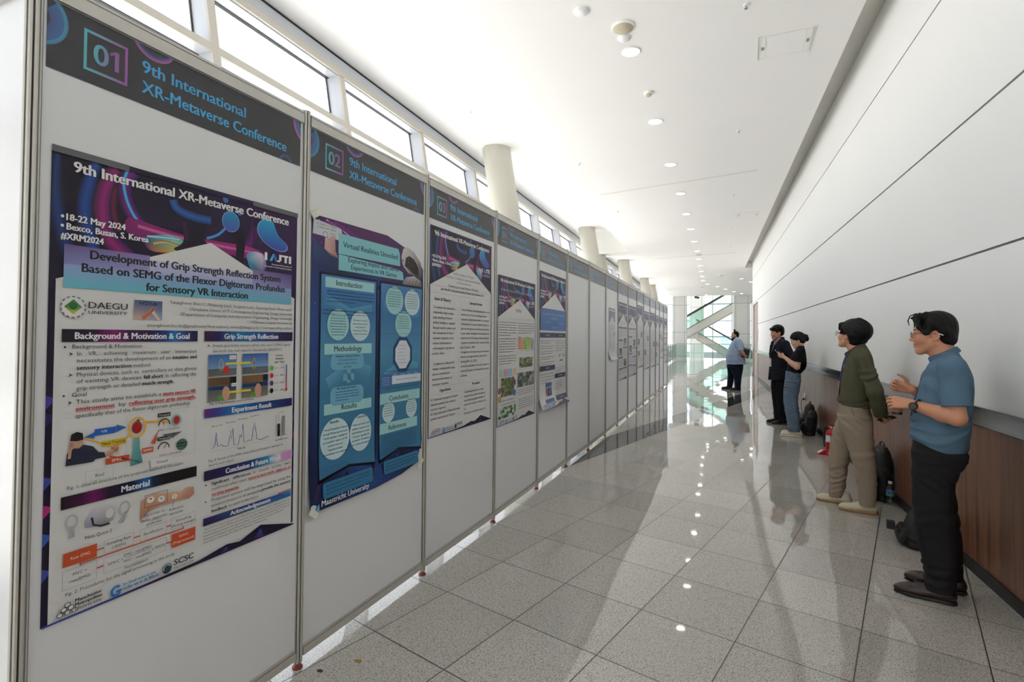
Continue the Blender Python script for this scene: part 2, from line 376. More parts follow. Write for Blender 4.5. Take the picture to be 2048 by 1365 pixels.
# ------------------------------------------------------------------ atrium beyond the hall
M_clad = mat('pale cladding', (226, 227, 224), .5, var=.015)
M_clad2 = mat('pale grey cladding', (206, 208, 207), .5, var=.02)
M_truss = mat('escalator cladding', (222, 220, 212), .45, var=.02)
M_under = mat('escalator soffit', (178, 179, 180), .5, var=.03)
M_hand = mat('escalator handrail', (56, 60, 62), .45, var=.08)
M_steel = mat('stainless steel', (190, 192, 192), .28, .9, var=.04, vscale=20)
at = MB()
at.box(-9, 38.6, -5.2, 12, 60, -5.0)
struct(at.build('floor_lower', mat('lower level paving', (188, 188, 184), .3, var=.05, vscale=2)))
struct(MB().box(-9, 38.3, -5, 9, 38.6, -.02).box(-4.2, 38.58, -.45, 9, 38.66, 0).build('wall_edge', M_clad2))
struct(MB().box(-9, 39.0, 9.5, 12, 60, 9.8).build('ceiling_atrium', M_ceil))
struct(MB().box(9, YE, -5, 9.3, 60, 9.8).build('wall_far_right', M_paint))
struct(MB().box(-9, 38.9, 5.4, 9.3, 39.05, 9.6).build('wall_over_hall', M_paint))
# glazed end wall
e = struct(empty('window_30', (0, 56, 0)))
f = MB()
for x in np.arange(-9, 9.1, 1.8): f.box(x-.05, -.1, -5, x+.05, .1, 9.5)
for z in (-5, -2.4, 0, 1.6, 3.2, 4.9, 7.2, 9.4): f.box(-9, -.08, z, 9, .08, z+.12)
f.box(-9, -.1, -.5, 9, .1, .12)
f.build('window_frame', M_frame, e); MB().box(-9, -.01, -5, 9, .01, 9.5).build('pane', M_glass, e)
e = struct(empty('window_31', (-9, 0, 0)))
f = MB()
for y in np.arange(39.2, 56, 2.1): f.box(-.08, y-.05, -5, .08, y+.05, 9.5)
for z in (-5, 0, 3.2, 6.4, 9.3): f.box(-.08, 39, z, .08, 56, z+.12)
f.build('window_frame', M_frame, e); MB().box(-.01, 39, -5, .01, 56, 9.5).build('pane', M_glass, e)
def square_pillar(x0, x1, y0, y1, label, joints):
    t = empty('square_pillar', ((x0+x1)/2, (y0+y1)/2, -5), 0, label, 'pillar', 'clad square pillars beyond the hall')
    a, b = (x1-x0)/2, (y1-y0)/2
    MB().box(-a, -b, 0, a, b, 14.5).build('shaft', M_clad, t)
    g = MB()
    for z in joints: g.box(-a-.002, -b-.002, z+5, a+.002, b+.002, z+5.02)
    for x in (-a*.72, a*.72): g.box(x-.008, -b-.002, 0, x+.008, -b+.01, 14.5)
    g.build('joint', M_groove, t)
square_pillar(-2.71, -1.75, 39.1, 40.2, 'clad square pillar left of the escalators, by the glass railing', (.2, 1.9, 3.85))
square_pillar(-1.9, -.72, 48, 49.2, 'clad square pillar farther back behind the escalators', (.2, 1.9, 4.2))
square_pillar(1.35, 2.42, 39.1, 40.2, 'clad square pillar right of the escalators, behind the man with a bun', (.2, 1.8, 3.95))
# escalators: a flight up to the right, and one down to the right
def escalator(label, a, b, y0, y1, under, hl, glass=True):
    (xa, za), (xb, zb) = a, b
    t = empty('escalator', (xa, y0, za), 0, label, 'escalator', 'escalators beyond the railing')
    def P(x, z, y): return (x-xa, y-y0, z-za)
    def slab(z_hi, z_lo, ya, yb, m=0, mb=None):
        mb = mb or MB()
        pts = [P(xa, za+z_lo, ya), P(xb, zb+z_lo, ya), P(xb, zb+z_lo, yb), P(xa, za+z_lo, yb), P(xa, za+z_hi, ya), P(xb, zb+z_hi, ya), P(xb, zb+z_hi, yb), P(xa, za+z_hi, yb)]
        return mb.hexa(pts, m)
    slab(0, -under, y0, y1).build('truss', M_truss, t)
    slab(-under, -under-.08, y0+.02, y1-.02).build('soffit', M_under, t)
    slab(.05, 0, y0-.02, y0+.1).build('skirt_trim', M_hand, t); slab(.05, 0, y1-.1, y1+.02).build('skirt_trim', M_hand, t)
    for y in (y0+.04, y1-.06):
        g = slab(hl, .05, y, y+.012).build('balustrade_glass', M_tglass, t)
        MB().tube([P(xa, za+hl+.03, y), P(xb, zb+hl+.03, y)], .05, 8).build('handrail', M_hand, t)
    st = MB()
    n = 24
    for i in range(n):
        u = (i+.5)/n; x, z = xa+(xb-xa)*u, za+(zb-za)*u; dx = abs(xb-xa)/n
        st.box(x-xa-dx/2, .12, z-za-.25, x-xa+dx/2, y1-y0-.12, z-za-.02)
    st.build('step', M_hand, t)
    return t
escalator('upper escalator climbing to the right behind the glass railing', (-1.9, 2.1), (3.1, 5.1), 41, 42.2, .62, 1.0)
escalator('lower escalator dropping to the right below the upper flight', (-1.2, 2.0), (4.2, -1.3), 43.2, 44.4, .55, .95)
ld = MB(); ld.box(-3.2, 41.06, 1.45, -1.1, 44.5, 2.03)
struct(ld.build('floor_landing', M_truss))
# glass railing at the floor edge
def railing(a, b, label, n):
    L = math.hypot(b[0]-a[0], b[1]-a[1]); t = empty('glass_railing', (a[0], a[1], 0), math.atan2(b[1]-a[1], b[0]-a[0]), label, 'railing', 'glass railings at the floor edge')
    MB().tube([(0, 0, 1.1), (L, 0, 1.1)], .028, 10).build('handrail', M_steel, t)
    for i in range(n+1):
        x = L*i/n
        MB().box(x-.02, -.03, 0, x+.02, .03, 1.08).build('post', M_steel, t)
        if i < n: MB().box(x+.03, -.006, .1, x+L/n-.03, .006, 1.03).build('glass_panel', M_tglass, t)
railing((-2.42, 38.3), (3.6, 38.3), 'glass railing with steel posts across the far end of the hall', 5)
railing((-2.35, 29.0), (-2.42, 38.2), 'glass railing running along the left of the far hall', 5)
# buildings seen outside
def building(name, x0, y0, x1, y1, h, rows, label, c, wc, z0=-.15):
    t = empty(name, ((x0+x1)/2, (y0+y1)/2, z0), 0, label, 'building', 'buildings outside the glass')
    a, b = (x1-x0)/2, (y1-y0)/2
    MB().box(-a, -b, 0, a, b, h).build('facade', mat(name+' wall', c, .7, var=.03), t)
    mw = mat(name+' glazing', wc, .3, var=.1, vscale=.5)
    for r in range(rows):
        z = h*(r+.35)/rows
        s_ = MB()
        s_.box(-a-.05, -b-.05, z, a+.05, b+.05, z+h/rows*.45)
        s_.build('window_row', mw, t)
building('office_block', -32, 118, -2, 130, 19, 6, 'pale office block with window rows, seen outside past the last column', (226, 230, 238), (188, 202, 216))
building('glass_tower', -52, 22, -38, 60, 26, 8, 'pale tower faintly visible through the windows by the columns', (222, 226, 232), (190, 205, 220))
building('long_block', 2, 134, 44, 142, 9, 3, 'long low pale building outside the end glazing', (230, 232, 236), (196, 208, 220))
# security camera under the far ceiling edge
t = empty('security_camera', (-1.02, 38.4, HC), 0, 'small dark security camera under the far ceiling edge', 'camera')
MB().cyl((0, 0, 0), (0, 0, -.12), .03, .03, 10).build('bracket', M_steel, t); MB().cyl((.1, -.1, -.18), (-.12, .1, -.12), .07, .08, 14).build('housing', M_dark, t)

# ------------------------------------------------------------------ things in the ceiling
M_ring = mat('light trim white', (240, 240, 238), .4, var=.01)
M_lamp = mat('lit diffuser', (255, 250, 240), .5, var=.005, emit=9.0)
def light_proto():
    t = empty('ceiling_downlight')
    MB().lathe([(.098, 0), (.1, -.006), (.088, -.01), (.085, -.004)], n=28).build('trim_ring', M_ring, t)
    MB().lathe([(.001, -.0075), (.085, -.0075), (.085, -.002), (.001, -.002)], n=28).build('diffuser', M_lamp, t)
    return t
LT = [(-.8, 5.47), (-.74, 7.37), (-.68, 9.3), (-.62, 11.24), (-.59, 13.15), (-.56, 15.0), (-.53, 16.97), (-.5, 18.9), (-.49, 20.8), (-.48, 22.7), (-.47, 24.65), (-.47, 26.65), (-.46, 28.7),
      (-.27, 30.58), (.26, 32.2), (.73, 33.98), (1.27, 35.9), (1.8, 37.6), (1.34, 28.26), (1.89, 30.02), (-.4, 38.0)]
lp = light_proto()
for i, (x, y) in enumerate(LT):
    o = lp if i == 0 else copy_tree(lp)
    o.location = (x, y, HC-.0005)
    n = ('nearest' if i == 0 else ORD[i]) if i < 13 else None
    if n: lb = '%s round lit downlight in the long ceiling line' % n
    else: lb = {13: 'round downlight where the line starts to bend right', 14: 'second round downlight of the bend to the right', 15: 'third round downlight of the bend to the right', 16: 'fourth round downlight of the bend, near the far wall end', 17: 'last round downlight of the bend, above the right square pillar', 18: 'small round downlight close to the wall corner', 19: 'round downlight half hidden by the wall corner', 20: 'round downlight at the far ceiling edge near the security camera'}[i]
    tag(o, lb, 'light', 'round ceiling downlights')
M_spk = mat('speaker grille beige', (196, 188, 160), .7, var=.06, vscale=80)
def disc_thing(name, x, y, r, label, cat, m, h=.02, z=HC, group=None):
    t = empty(name, (x, y, z), 0, label, cat, group)
    MB().lathe([(r, 0), (r, -h*.6), (r*.94, -h)], n=28).build('rim', M_ring, t)
    MB().lathe([(r*.93, -h*.7), (r*.9, -h*1.15), (.001, -h*1.2)], n=28).build('grille', m, t)
disc_thing('ceiling_speaker', -.81, 5.0, .108, 'round beige ceiling speaker ahead of the nearest downlight', 'speaker', M_spk)
disc_thing('ceiling_speaker', -.47, 19.6, .12, 'flat round speaker among the distant downlights', 'speaker', M_spk)
disc_thing('ceiling_speaker', .36, 26.5, .13, 'thin round speaker right of the far downlight line', 'speaker', M_spk)
disc_thing('ceiling_speaker', -.6, 32.1, .13, 'tiny far speaker left of the bending lights', 'speaker', M_spk)
disc_thing('smoke_detector', -.83, 5.19, .066, 'white round detector between speaker and nearest downlight', 'detector', M_ring, .014)
disc_thing('smoke_detector', -1.13, 4.62, .075, 'white detector at the top edge, ahead of the speaker', 'detector', M_ring, .014)
t = empty('smoke_detector', (-.735, 6.47, HC), 0, 'cream smoke detector between the first two downlights', 'detector')
MB().lathe([(.055, 0), (.055, -.014), (.046, -.02)], n=20).build('base', M_ring, t); MB().lathe([(.036, -.018), (.034, -.04), (.02, -.05), (.001, -.052)], n=20).build('sensor', M_spk, t)
def sprinkler_proto():
    t = empty('sprinkler')
    MB().lathe([(.028, 0), (.03, -.004), (.018, -.008)], n=16).build('rosette', M_ring, t); MB().cyl((0, 0, -.006), (0, 0, -.035), .007, .006, 8).lathe([(.016, -.035), (.016, -.037)], n=10).build('head', M_steel, t)
    return t
sp0 = sprinkler_proto()
SPR = [(.28, 5.05, 'nearest small sprinkler right of the speaker, near the hatch'), (.35, 8.1, 'second small sprinkler along the right of the ceiling'), (.41, 11.65, 'third small sprinkler along the right of the ceiling'), (.49, 15.0, 'fourth small sprinkler along the right of the ceiling'), (.54, 18.35, 'fifth small sprinkler, far along the right of the ceiling'),
       (-2.15, 8.7, 'small sprinkler left of the downlights, above panel nine'), (-2.1, 12.3, 'small sprinkler near the left ceiling step')]
for i, (x, y, lb) in enumerate(SPR):
    o = sp0 if i == 0 else copy_tree(sp0); o.location = (x, y, HC); tag(o, lb, 'sprinkler', 'ceiling sprinklers')
for x, y, lb in ((-3.75, 7.7, 'sprinkler on the raised ceiling strip near the first column'), (-3.4, 20.4, 'sprinkler on the raised strip past the beam')):
    o = copy_tree(sp0); o.location = (x, y, ZS); tag(o, lb, 'sprinkler', 'ceiling sprinklers')
def hatch(x, y, w, d, rot, label):
    t = empty('ceiling_hatch', (x, y, HC), rot, label, 'hatch', 'white access hatches in the ceiling')
    MB().box(-w/2, -d/2, -.004, w/2, d/2, 0).build('lid', M_ceil, t)
    fr = MB()
    for k in (-1, 1):
        fr.box(k*(w/2+.02)-.003, -d/2-.02, -.0055, k*(w/2+.02)+.003, d/2+.02, -.001); fr.box(k*w/2-.006, -d/2-.02, -.006, k*w/2+.006, d/2+.02, -.001); fr.box(k*(w/2-.05)-.004, -d/2, -.0055, k*(w/2-.05)+.004, d/2, -.001)
        fr.box(-w/2, k*d/2-.004, -.0055, w/2, k*d/2+.004, -.001)
    fr.build('frame', mat('hatch frame', (232, 231, 226), .5, var=.02), t)
    for k in (-1, 1): MB().box(k*(w/2-.025)-.012, -.03, -.009, k*(w/2-.025)+.012, .03, -.005).build('latch', mat('latch grey', (150, 150, 148), .5, var=.05), t)
hatch(.685, 5.87, .46, .43, -.05, 'white access hatch with two latches, nearest on the ceiling')
hatch(.79, 13.7, .44, .5, .05, 'faint white access hatch farther along the ceiling')
# ------------------------------------------------------------------ exhibition panels
PP = [(-1.769, .847), (-1.731, 1.841), (-1.688, 2.836), (-1.642, 3.84), (-1.61, 4.836), (-1.582, 5.824), (-1.542, 6.794), (-1.515, 7.806), (-1.505, 8.808),
      (-1.485, 9.808), (-1.458, 10.821), (-1.447, 11.833), (-1.422, 12.862), (-1.397, 13.888), (-1.39, 14.906), (-1.37, 15.923), (-1.341, 16.942)]
M_board = mat('panel laminate', (220, 222, 224), .36, spec=.6, var=.012, vscale=40)
M_alup = mat('panel aluminium', (196, 194, 188), .42, .55, var=.06, vscale=25)
M_slot = mat('extrusion slot', (60, 57, 52), .6, var=.1)
M_foot = mat('red levelling foot', (128, 52, 44), .5, var=.15, vscale=60)
def post_mesh():
    n = 16; vs = []; body = MB()
    pr = []
    for i in range(8):          # octagonal extrusion with a slot in each face
        a = PI/4*i + PI/8
        for da, r in ((-.36, .0205), (-.13, .0195), (-.1, .013), (.1, .013), (.13, .0195), (.36, .0205)): pr.append((r*math.cos(a+da), r*math.sin(a+da)))
    body.prism(pr, .026, 2.508)
    return body
def make_post():
    t = empty('panel_post'); p = post_mesh().build('profile', M_alup, t)
    sl = MB()
    for i in range(8):
        a = PI/4*i + PI/8; c, s_ = math.cos(a), math.sin(a)
        w_ = .0022
        sl.prism([(.0128*c-w_*-s_, .0128*s_-w_*c), (.0142*c-w_*-s_, .0142*s_-w_*c), (.0142*c+w_*-s_, .0142*s_+w_*c), (.0128*c+w_*-s_, .0128*s_+w_*c)], .05, 2.507)
    sl.build('slot', M_slot, p)
    MB().lathe([(.022, 0), (.023, .006), (.018, .014), (.009, .018), (.009, .05)]).build('levelling_foot', M_foot, t)
    return t
pr_post = make_post()
def post_label(i):
    if i == 0: return 'thick grey corner post at the near end of the panel row'
    if i == 16: return 'last grey post, ending the panel row at the far end'
    return 'grey aluminium post between panels numbered %02d and %02d' % (i, i+1)
for i, (x, y) in enumerate(PP):
    o = pr_post if i == 0 else copy_tree(pr_post)
    o.location = (x, y, 0); tag(o, post_label(i), 'post', 'aluminium posts of the panel row')
PANEL = []      # (matrix helper) panel frames: origin, angle, width
def make_panel(W=1.0):
    t = empty('display_panel')
    MB().box(.0215, -.004, .085, W-.0215, .004, 2.449).build('board', M_board, t)
    top = MB(); top.box(.0215, -.014, 2.446, W-.0215, .014, 2.487).box(.0215, -.014, 2.4895, W-.0215, .014, 2.4985).box(.022, -.011, 2.487, W-.022, .011, 2.4895, 1)
    top.build('top_rail', [M_alup, M_slot], t)
    bo = MB(); bo.box(.0215, -.014, .046, W-.0215, .014, .079).box(.0215, -.009, .081, W-.0215, .009, .092).box(.022, -.008, .079, W-.022, .008, .081, 1)
    bo.build('bottom_rail', [M_alup, M_slot], t)
    return t
pan = make_panel()
for i in range(16):
    (x0, y0), (x1, y1) = PP[i], PP[i+1]; W = math.hypot(x1-x0, y1-y0); a = math.atan2(y1-y0, x1-x0)
    o = pan if i == 0 else copy_tree(pan)
    o.location = (x0, y0, 0); o.rotation_euler = (0, 0, a); o.scale = (W, 1, 1)
    tag(o, 'white display panel whose header strip reads %02d' % (i+1) + (', nearest of the row' if i == 0 else ''), 'panel', 'white display panels in a row')
    PANEL.append((Vector((x0, y0, 0)), a, W))
# end return going back towards the windows, lit from outside
o = copy_tree(pan); o.location = (PP[0][0], PP[0][1], 0); o.rotation_euler = (0, 0, PI-.04); o.scale = (1, 1, 1)
tag(o, 'bright white end panel turned back towards the windows at the left edge', 'panel', 'white display panels in a row')
o = copy_tree(pr_post); o.location = (PP[0][0]-1.0, PP[0][1]+.04, 0); tag(o, 'grey post at the back end of the bright end panel', 'post', 'aluminium posts of the panel row')

# ------------------------------------------------------------------ printing: flat graphics as coloured faces
M_print = mat('printed paper', (255, 255, 255), .42, spec=.35, var=.006, vscale=60, attr=True)
M_sign = mat('printed header film', (255, 255, 255), .30, spec=.6, var=.01, vscale=60, attr=True)
M_tape = mat('pale masking tape', (224, 221, 206), .6, var=.05, vscale=50)
_tc = {}
def text_geo(s, res=2, bold=0.0):
    key = (s, res, bold)
    if key in _tc: return _tc[key]
    cu = bpy.data.curves.new('t', 'FONT'); cu.body = s; cu.resolution_u = res; cu.offset = bold; cu.size = 1.0
    o = bpy.data.objects.new('t', cu); COL.objects.link(o)
    bpy.context.view_layer.update()
    me = o.evaluated_get(bpy.context.evaluated_depsgraph_get()).to_mesh()
    V = [(v.co.x, v.co.y) for v in me.vertices]; F = [tuple(p.vertices) for p in me.polygons]
    o.evaluated_get(bpy.context.evaluated_depsgraph_get()).to_mesh_clear()
    bpy.data.objects.remove(o); bpy.data.curves.remove(cu)
    _tc[key] = (V, F); return V, F
CAPH = .695
def spline(pts, n=6, closed=False):
    out = []; k = len(pts)
    for i in range(k if closed else k-1):
        p0, p1, p2, p3 = (pts[(i+d) % k] if closed else pts[min(max(i+d, 0), k-1)] for d in (-1, 0, 1, 2))
        for j in range(n):
            t = j/n; out.append(tuple(.5*(2*p1[q]+(p2[q]-p0[q])*t+(2*p0[q]-5*p1[q]+4*p2[q]-p3[q])*t*t+(3*p1[q]-p0[q]-3*p2[q]+p3[q])*t**3) for q in (0, 1)))
    if not closed: out.append(pts[-1])
    return out
class Print:
    def __init__(s, fn): s.v = []; s.f = []; s.c = []; s.fn = fn; s.L = 0; s.br = getattr(fn, 'br', ())
    def layer(s): s.L += 1
    def poly(s, pts, col, lay=None):
        lay = s.L if lay is None else lay
        if isinstance(col[0], (int, float)): col = [col]*len(pts)
        for zb in s.br:            # a bending sheet: cut the shape along the bend lines
            zs_ = [q[1] for q in pts]
            if min(zs_) < zb-1e-6 and max(zs_) > zb+1e-6:
                for sgn in (1, -1):
                    P, C = [], []
                    for k in range(len(pts)):
                        a, b_, ca, cb = pts[k], pts[(k+1) % len(pts)], col[k], col[(k+1) % len(pts)]
                        da, db = (a[1]-zb)*sgn, (b_[1]-zb)*sgn
                        if da >= -1e-9: P.append(a); C.append(ca)
                        if (da > 1e-9 and db < -1e-9) or (da < -1e-9 and db > 1e-9):
                            u = da/(da-db); P.append((a[0]+(b_[0]-a[0])*u, zb)); C.append(tuple(ca[q]+(cb[q]-ca[q])*u for q in range(3)))
                    if len(P) > 2: s.poly(P, C, lay)
                return
        b = len(s.v)
        s.v += [s.fn(p[0], p[1], lay) for p in pts]
        if isinstance(col[0], (int, float)): col = [col]*len(pts)
        s.c += [lin(c) + (1,) for c in col]; s.f.append(tuple(range(b, b+len(pts))))
    def rect(s, x0, z0, x1, z1, col, cr=None, ct=None, nx=1, nz=1):
        """col bottom-left.. ; cr = right colour, ct = top colours (left,right)"""
        c00, c10 = col, cr or col
        c01, c11 = ct if ct else (c00, c10)
        def mixc(a, b, t): return tuple(a[k]+(b[k]-a[k])*t for k in range(3))
        for i in range(nx):
            for j in range(nz):
                u0, u1, w0, w1 = i/nx, (i+1)/nx, j/nz, (j+1)/nz
                P = [(u0, w0), (u1, w0), (u1, w1), (u0, w1)]
                s.poly([(x0+(x1-x0)*u, z0+(z1-z0)*w) for u, w in P], [mixc(mixc(c00, c10, u), mixc(c01, c11, u), w) for u, w in P])
    def hbar(s, x0, z0, x1, z1, stops):
        for (a, ca), (b, cb) in zip(stops[:-1], stops[1:]): s.rect(x0+(x1-x0)*a, z0, x0+(x1-x0)*b, z1, ca, cb)
    def rrect(s, x0, z0, x1, z1, r, col):
        P = []
        for cx, cz, a in ((x1-r, z1-r, 0), (x0+r, z1-r, 90), (x0+r, z0+r, 180), (x1-r, z0+r, 270)):
            for k in range(5): t = math.radians(a+22.5*k); P.append((cx+r*math.cos(t), cz+r*math.sin(t)))
        s.poly(P, col)
    def frame(s, x0, z0, x1, z1, w, cl, cr):
        s.rect(x0, z0, x0+w, z1, cl); s.rect(x1-w, z0, x1, z1, cr); s.rect(x0+w, z0, x1-w, z0+w, cl, cr); s.rect(x0+w, z1-w, x1-w, z1, cl, cr)
    def disc(s, x, z, rx, rz, ct, cb=None, n=24, clip=None):
        cb = cb or ct
        pts = [(x+rx*math.cos(2*PI*i/n), z+rz*math.sin(2*PI*i/n)) for i in range(n)]
        s.poly(pts, [tuple(cb[k]+(ct[k]-cb[k])*(.5+.5*math.sin(2*PI*i/n)) for k in range(3)) for i in range(n)])
    def arc(s, x, z, rx, rz, a0, a1, w, cin, cout, n=24, clip=None):
        for i in range(n):
            t0, t1 = math.radians(a0+(a1-a0)*i/n), math.radians(a0+(a1-a0)*(i+1)/n)
            P = [(x+(rx-w)*math.cos(t0), z+(rz-w)*math.sin(t0)), (x+rx*math.cos(t0), z+rz*math.sin(t0)), (x+rx*math.cos(t1), z+rz*math.sin(t1)), (x+(rx-w)*math.cos(t1), z+(rz-w)*math.sin(t1))]
            if clip:
                if all(p[0] < clip[0] or p[0] > clip[2] or p[1] < clip[1] or p[1] > clip[3] for p in P): continue
                P = [(min(max(p[0], clip[0]), clip[2]), min(max(p[1], clip[1]), clip[3])) for p in P]
            s.poly(P, [cin, cout, cout, cin])
    def ribbon(s, path, w, cl, cr, clip=None, soft=None):
        if len(path) > 2 and soft is not None:
            t0 = np.arange(len(path)); t1 = np.linspace(0, len(path)-1, (len(path)-1)*6+1); path = spline(path, 6); w = list(np.interp(t1, t0, w)) if isinstance(w, (list, tuple)) else w
            if isinstance(w, list): s._rib(path, [q/2 for q in w], soft, cl, clip, -.25); s._rib(path, [q/2 for q in w], cl, cr, clip, .25)
            else: s._rib(path, w/2, soft, cl, clip, -.25); s._rib(path, w/2, cl, cr, clip, .25)
            return
        s._rib(path, w, cl, cr, clip, 0)
    def _rib(s, path, w, cl, cr, clip, sh):
        k = len(path); L_, R_ = [], []
        for i, p in enumerate(path):
            a, b = path[max(i-1, 0)], path[min(i+1, k-1)]; dx, dz = b[0]-a[0], b[1]-a[1]; q = math.hypot(dx, dz) or 1
            ww = w[i] if isinstance(w, (list, tuple)) else w
            o_ = sh*2*ww; p = (p[0]+dz/q*o_, p[1]-dx/q*o_)
            L_.append((p[0]-dz/q*ww/2, p[1]+dx/q*ww/2)); R_.append((p[0]+dz/q*ww/2, p[1]-dx/q*ww/2))
        for i in range(k-1):
            P = [L_[i], R_[i], R_[i+1], L_[i+1]]
            if clip: P = [(min(max(p[0], clip[0]), clip[2]), min(max(p[1], clip[1]), clip[3])) for p in P]
            s.poly(P, [cl, cr, cr, cl])
    def text(s, t, x, z, cap, col, width=None, align='l', bold=0.0, res=2, cr=None, slope=0.0, maxw=None):
        V, F = text_geo(t, res)
        if not V: return
        k = cap/CAPH; x0 = min(p[0] for p in V); w0 = (max(p[0] for p in V)-x0)*k
        kx = 1.0 if not width else width/w0
        if maxw and w0 > maxw: kx = maxw/w0
        w1 = w0*kx; ox = x if align == 'l' else (x-w1 if align == 'r' else x-w1/2)
        e = bold*k*1.1
        for q_, (dx, dz) in enumerate(((-e, 0), (0, e*.4), (0, -e*.4), (e, 0)) if bold > .015 else (((-e, 0), (e, 0)) if bold else ((0, 0),))):
            b = len(s.v)
            for p in V:
                px = (p[0]-x0)*k*kx; pz = p[1]*k
                s.v.append(s.fn(ox+px+slope*pz+dx, z+pz+dz, s.L+q_*.2)); u = px/max(w1, 1e-6)
                c = col if not cr else tuple(col[q]+(cr[q]-col[q])*u for q in range(3)); s.c.append(lin(c) + (1,))
            s.f += [tuple(b+i for i in f) for f in F]
    def greek(s, x0, x1, z, h, col, rag=.15, seed=0):
        """a line of very small print: word-long strokes"""
        r = random.Random(seed*977+int(z*10000)); x = x0; end = x1-(x1-x0)*rag*r.random(); z += h*.15; hh = h*.62
        while x < end:
            w = min((.5+r.random()*1.7)*h*1.3, end-x); k = x
            while k < x+w-h*.1:          # letters as short strokes
                d = h*(.22+.2*r.random()); s.rect(k, z, min(k+d, x+w), z+hh*(1 if r.random() < .75 else 1.5), col); k += d+h*.13
            x += w+h*.42
    def para(s, x0, x1, ztop, n, dz, h, col, seed=0):
        for i in range(n): s.greek(x0, x1, ztop-i*dz-h, h, col, .02 if i < n-1 else .5, seed+i)
    def build(s, name, m, parent=None):
        me = bpy.data.meshes.new(name); me.from_pydata(s.v, [], s.f); me.materials.append(m)
        at = me.color_attributes.new('Col', 'FLOAT_COLOR', 'POINT'); at.data.foreach_set('color', np.array(s.c, dtype=np.float32).ravel())
        me.update(); o = bpy.data.objects.new(name, me); COL.objects.link(o)
        if parent: o.parent = parent
        return o
def flat_fn(y0): return lambda x, z, l: (x, y0-.0001*l, z)
def curl_fn(zb, amt, h=.18, top=0.0):
    br = [zb+h*k/8 for k in range(9)]
    off = [amt*(1-k/8)**2 for k in range(9)]
    def fn(x, z, l): return (x, -.0065-float(np.interp(z, br, off))-.0002*l, z)
    fn.br = br
    return fn

# ------------------------------------------------------------------ header strips
INK = (41, 41, 47); TEAL = (88, 178, 190); PURP = (150, 88, 162); CYAN = (62, 166, 222)
def header(i):
    t = empty('header_sign', PANEL[i][0], PANEL[i][1], 'black header strip numbered %02d with blue lettering, above its panel' % (i+1), 'sign', 'black numbered header strips')
    p = Print(flat_fn(-.0055)); C = (.028, 2.245, .966, 2.443)
    p.rect(C[0], C[1], C[2], C[3], INK, nx=4, nz=1); p.layer()
    p.arc(.002, 2.385, .078, .082, -95, 95, .045, (62, 84, 140), (56, 110, 168), 28, C); p.layer()
    p.arc(.002, 2.385, .078, .082, -95, 95, .010, (70, 150, 180), (58, 120, 160), 28, C); p.layer()
    p.arc(.325, 2.463, .068, .058, 180, 360, .026, (44, 46, 60), (52, 84, 150), 28, C); p.layer(); p.arc(.325, 2.463, .068, .058, 180, 360, .013, (70, 74, 150), (176, 100, 150), 28, C); p.layer()
    p.arc(1.0, 2.45, .078, .095, 120, 270, .034, (60, 110, 160), (70, 74, 150), 28, C); p.layer(); p.arc(1.0, 2.45, .078, .095, 120, 270, .012, (120, 84, 160), (208, 104, 150), 28, C); p.layer()
    p.arc(.885, 2.238, .036, .034, 0, 180, .014, (48, 60, 96), (54, 96, 150), 24, C); p.layer()
    p.frame(.119, 2.282, .242, 2.406, .0085, TEAL, PURP)
    p.text('%02d' % (i+1), .1805, 2.3135, .062, TEAL, width=.078 if i not in (0, 10) else .068, align='c', bold=.018, res=4 if i < 3 else 2, cr=PURP)
    if i == 0: p.poly([(.2062, 2.3755), (.191, 2.3655), (.191, 2.356), (.2062, 2.3655)], (142, 92, 162))
    p.text('9th International', .287, 2.352, .040, CYAN, width=.392, bold=.02, res=3 if i < 4 else 1)
    p.text('XR-Metaverse Conference', .287, 2.285, .040, CYAN, width=.598, bold=.02, res=3 if i < 4 else 1)
    o = p.build('strip', M_sign, t); o.scale = (PANEL[i][2], 1, 1)
for i in range(16): header(i)

